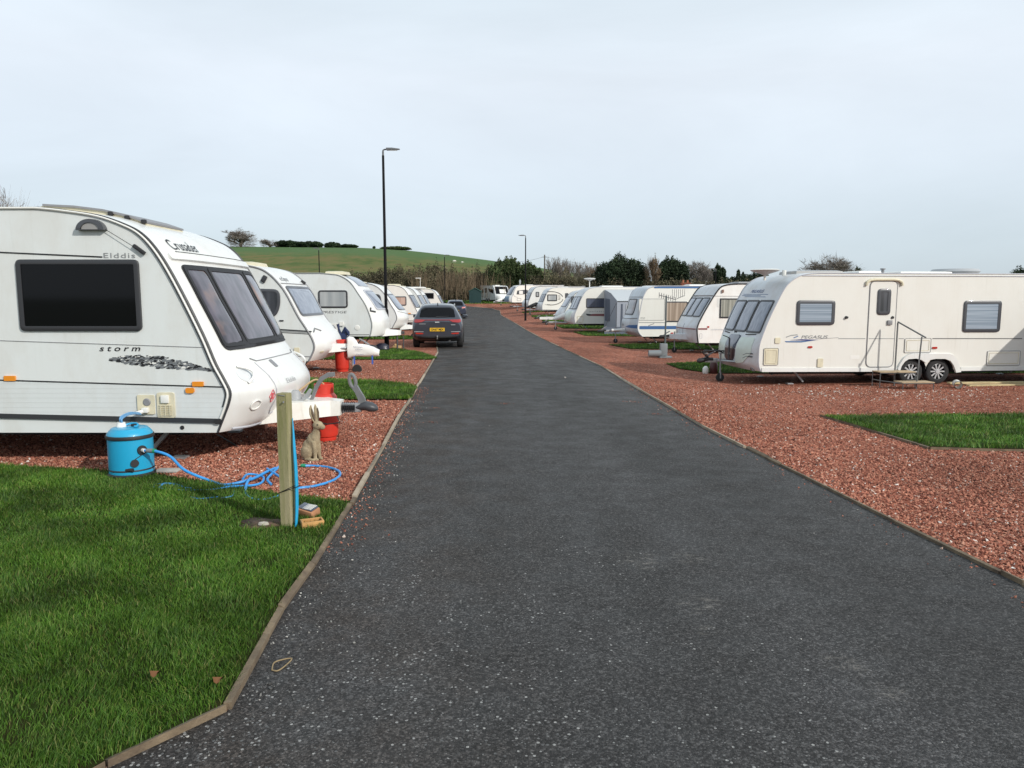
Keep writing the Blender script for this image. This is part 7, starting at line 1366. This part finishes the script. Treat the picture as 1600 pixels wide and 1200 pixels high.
scrub('scrub', [(440,440),(480,432),(515,424),(560,420),(600,424)], 132, 146, 7, leafd=.4, sw=.04)
scrub('scrub', [(820,424),(850,421),(880,422),(920,427),(950,430),(1000,431),(1060,434),(1130,436),(1200,432),(1260,434)], 116, 122, 18, leafd=.3, sw=.035)
scrub('scrub', [(-700,425),(-200,420),(200,420),(430,432),(500,440)], 124, 128, 5, leafd=1.2, sw=.08)
scrub('scrub', [(1180,425),(1300,421),(1420,424),(1600,423),(1900,422),(2600,420)], 160, 166, 5, leafd=1.5, sw=.1, ls=.4)
BUSH = island_ramp('scrub_bush', [(0,(.032,.032,.018)),(.35,(.07,.066,.036)),(.7,(.115,.10,.06)),(.93,(.17,.145,.09)),(1,(.22,.19,.13))], rough=.95, patch=.45, pscale=.3)
def bushes(prof, Y0, Y1, step, n, size, seed):
    rnd = random.Random(seed); C = []; x = prof[0][0]
    while x < prof[-1][0]:
        for _ in range(2):
            px = x+rnd.uniform(-step,step); Y = rnd.uniform(Y0,Y1); X_ = pl(px,440,Y)[0]; zb = tz(X_,Y); top = pl(px, float(np.interp(px,[a for a,b in prof],[b for a,b in prof])), (Y0+Y1)/2)[1]-zb; top *= rnd.uniform(.6,1.0); rx = rnd.uniform(1.3,3.0); k = int(n*top*rx)
            u = NPR.normal(0,1,(k,3)); u /= np.linalg.norm(u,axis=1)[:,None]; u[:,2] = np.abs(u[:,2])*np.where(NPR.uniform(0,1,k)<.8,1,-.3); rad = NPR.uniform(.3,1,k)**.5*(1+.2*np.sin(u[:,0]*8+px)*np.sin(u[:,2]*7+x)); C.append(u*rad[:,None]*np.array([rx,1.2,top])+np.array([X_,Y,zb]))
        x += step
    C = np.concatenate(C); tag(leaves(C, np.full(len(C), size), 'scrub', BUSH), kind='stuff')
bushes([(515,436),(545,427),(575,422),(600,416),(640,413),(680,412),(715,415),(745,415),(780,422),(815,427),(850,430)], 118.5, 126, 5, 300, .13, 5)
bushes([(820,426),(850,423),(880,424),(920,428),(950,431),(1000,432),(1060,434),(1130,436),(1200,432),(1262,434)], 114, 121, 6, 260, .13, 6)
bushes([(440,441),(480,434),(515,426),(560,422),(600,425)], 132, 144, 7, 200, .16, 7)
# taller bare stems in the scrub
for (x0, x1, y0, k, Yc) in ((640,760,411,420,113),(690,740,406,260,114),(760,800,417,90,112)):
    X = np.array([pl(a,440,Yc)[0] for a in NPR.uniform(x0,x1,k)]); Y = NPR.uniform(Yc-2,Yc+2,k); zb = np.array([tz(a,b) for a,b in zip(X,Y)]); H_ = (pl(700,y0,Yc)[1]-zb)*NPR.uniform(.6,1.0,k)*(.9+.12*wob(X,Y,1.1,1)); A = np.stack([X,Y,zb+H_*NPR.uniform(0,.5,k)],1); B = A.copy(); B[:,2] = zb+H_; B[:,0] += NPR.normal(0,.45,k); tag(ribbons(A,B,NPR.uniform(.02,.05,k),'scrub_stems',TWIGB), kind='stuff')
# telegraph pole and wires
x, z = pl(851,398,128); zb = tz(x,128); q = thing('telegraph_pole', 'thin wooden telegraph pole rising from the trees right of the far lamp post', 'pole', (x,128,zb)); MB().tube([(0,0,0),(0,0,z-zb)], [.14,.10], 8).tube([(-.5,0,z-zb-.4),(.5,0,z-zb-.4)], .04, 4).build('pole', BARK, q)
WIRE = mat('wire', (.15,.16,.17), .6)
m = MB(); a = Vector((x,128,z-.3))
def sagw(a, b, s): return [tuple(a.lerp(b,t)-Vector((0,0,s*4*t*(1-t)))) for t in [k/12 for k in range(13)]]
m.tube(sagw(a, Vector((pl(770,409,118)[0],118,pl(770,408,118)[1])), .5), .022, 4); m.tube(sagw(a, Vector((pl(960,413,150)[0],150,pl(960,413,150)[1])), .5), .022, 4); tag(m.build('overhead_wires', WIRE), 'thin overhead wires slung from the telegraph pole', 'wires')
# green shed
x, z = pl(738,470,108); xe_ = pl(751.5,470,108)[0]; g = gz(x+1,108); q = thing('garden_shed', 'small dark green shed at the end of the road beside the far caravan', 'shed', (x-.4,107,g)); SHG = mat('shed_green', (.008,.035,.035), .7, var=.2); SHR = mat('shed_roof', (.025,.095,.075), .6)
wd = xe_-x+.4; hh_ = pl(750,454.5,108)[1]-g; MB().prism([(0,0),(wd,0),(wd,hh_-.05),(wd*.5,hh_+.35),(0,hh_-.05)], 0, 2.4).build('walls', SHG, q); m = MB()
for a, b in (((-.12,hh_-.12),(wd*.5,hh_+.40)),((wd*.5,hh_+.40),(wd+.12,hh_-.12))): m.rings([[(a[0],-.12,a[1]),(b[0],-.12,b[1]),(b[0],-.12,b[1]+.06),(a[0],-.12,a[1]+.06)],[(a[0],2.52,a[1]),(b[0],2.52,b[1]),(b[0],2.52,b[1]+.06),(a[0],2.52,a[1]+.06)]]); m.add([(a[0],-.12,a[1]),(b[0],-.12,b[1]),(b[0],-.12,b[1]+.06),(a[0],-.12,a[1]+.06)], [(0,1,2,3)])
m.build('roof', SHR, q); MB().box((wd*.5,-.02,hh_*.42), (.8,.04,hh_*.8)).build('door', SHG, q)
# orange chimney seen over the blue-striped caravan
x, z = pl(1071,443.5,75); g = gz(x,75); q = thing('brick_chimney', 'orange brick chimney top showing above the roof of the blue-striped caravan', 'chimney', (x,75,g)); MB().box((0,0,(z-g)/2), (.9,.6,z-g), m=0).box((0,0,z-g+.05),(1.0,.7,.1)).build('stack', mat('orange_brick', (.20,.075,.045), .9, var=.3), q)
for dx in (-.25,.2): MB().lathe([(.1,0),(.11,.25),(.13,.27),(.1,.28)], c=(dx,0,z-g+.1), seg=10).build('chimney_pot', mat('clay_pot', (.35,.13,.07), .8), q)
# sheep on the hill
WOOL = mat('wool', (.65,.63,.56), .95, bump=1, bscale=8)
for px, py, lb in ((709,409,'left'),(721.5,410.5,'right')):
    Yh = 248; 
    for _ in range(60):
        x, z = pl(px, py+.5, Yh)
        if z < hill_z(x, Yh): Yh -= 1.5
        else: Yh += 1.5
        if abs(z-hill_z(x,Yh)) < .12: break
    q = thing('sheep', 'white sheep grazing high on the green hillside, the '+('bigger one left of its neighbour' if lb == 'left' else 'smaller one')+'', 'sheep', (x,Yh,hill_z(x,Yh)), scale=.9 if lb == 'left' else .65, group='sheep on the hill')
    m = MB(); ell(m, (0,0,.62), (.52,.28,.30)); ell(m, (.35,0,.62), (.25,.22,.24)); m.tube([(.5,0,.68),(.66,0,.60),(.8,0,.42)], [.14,.11,.07], 8)
    for a in (-.32,.36):
        for b in (-.13,.13): m.tube([(a,b,.5),(a,b,0)], [.07,.035], 6)
    m.build('body', WOOL, q)
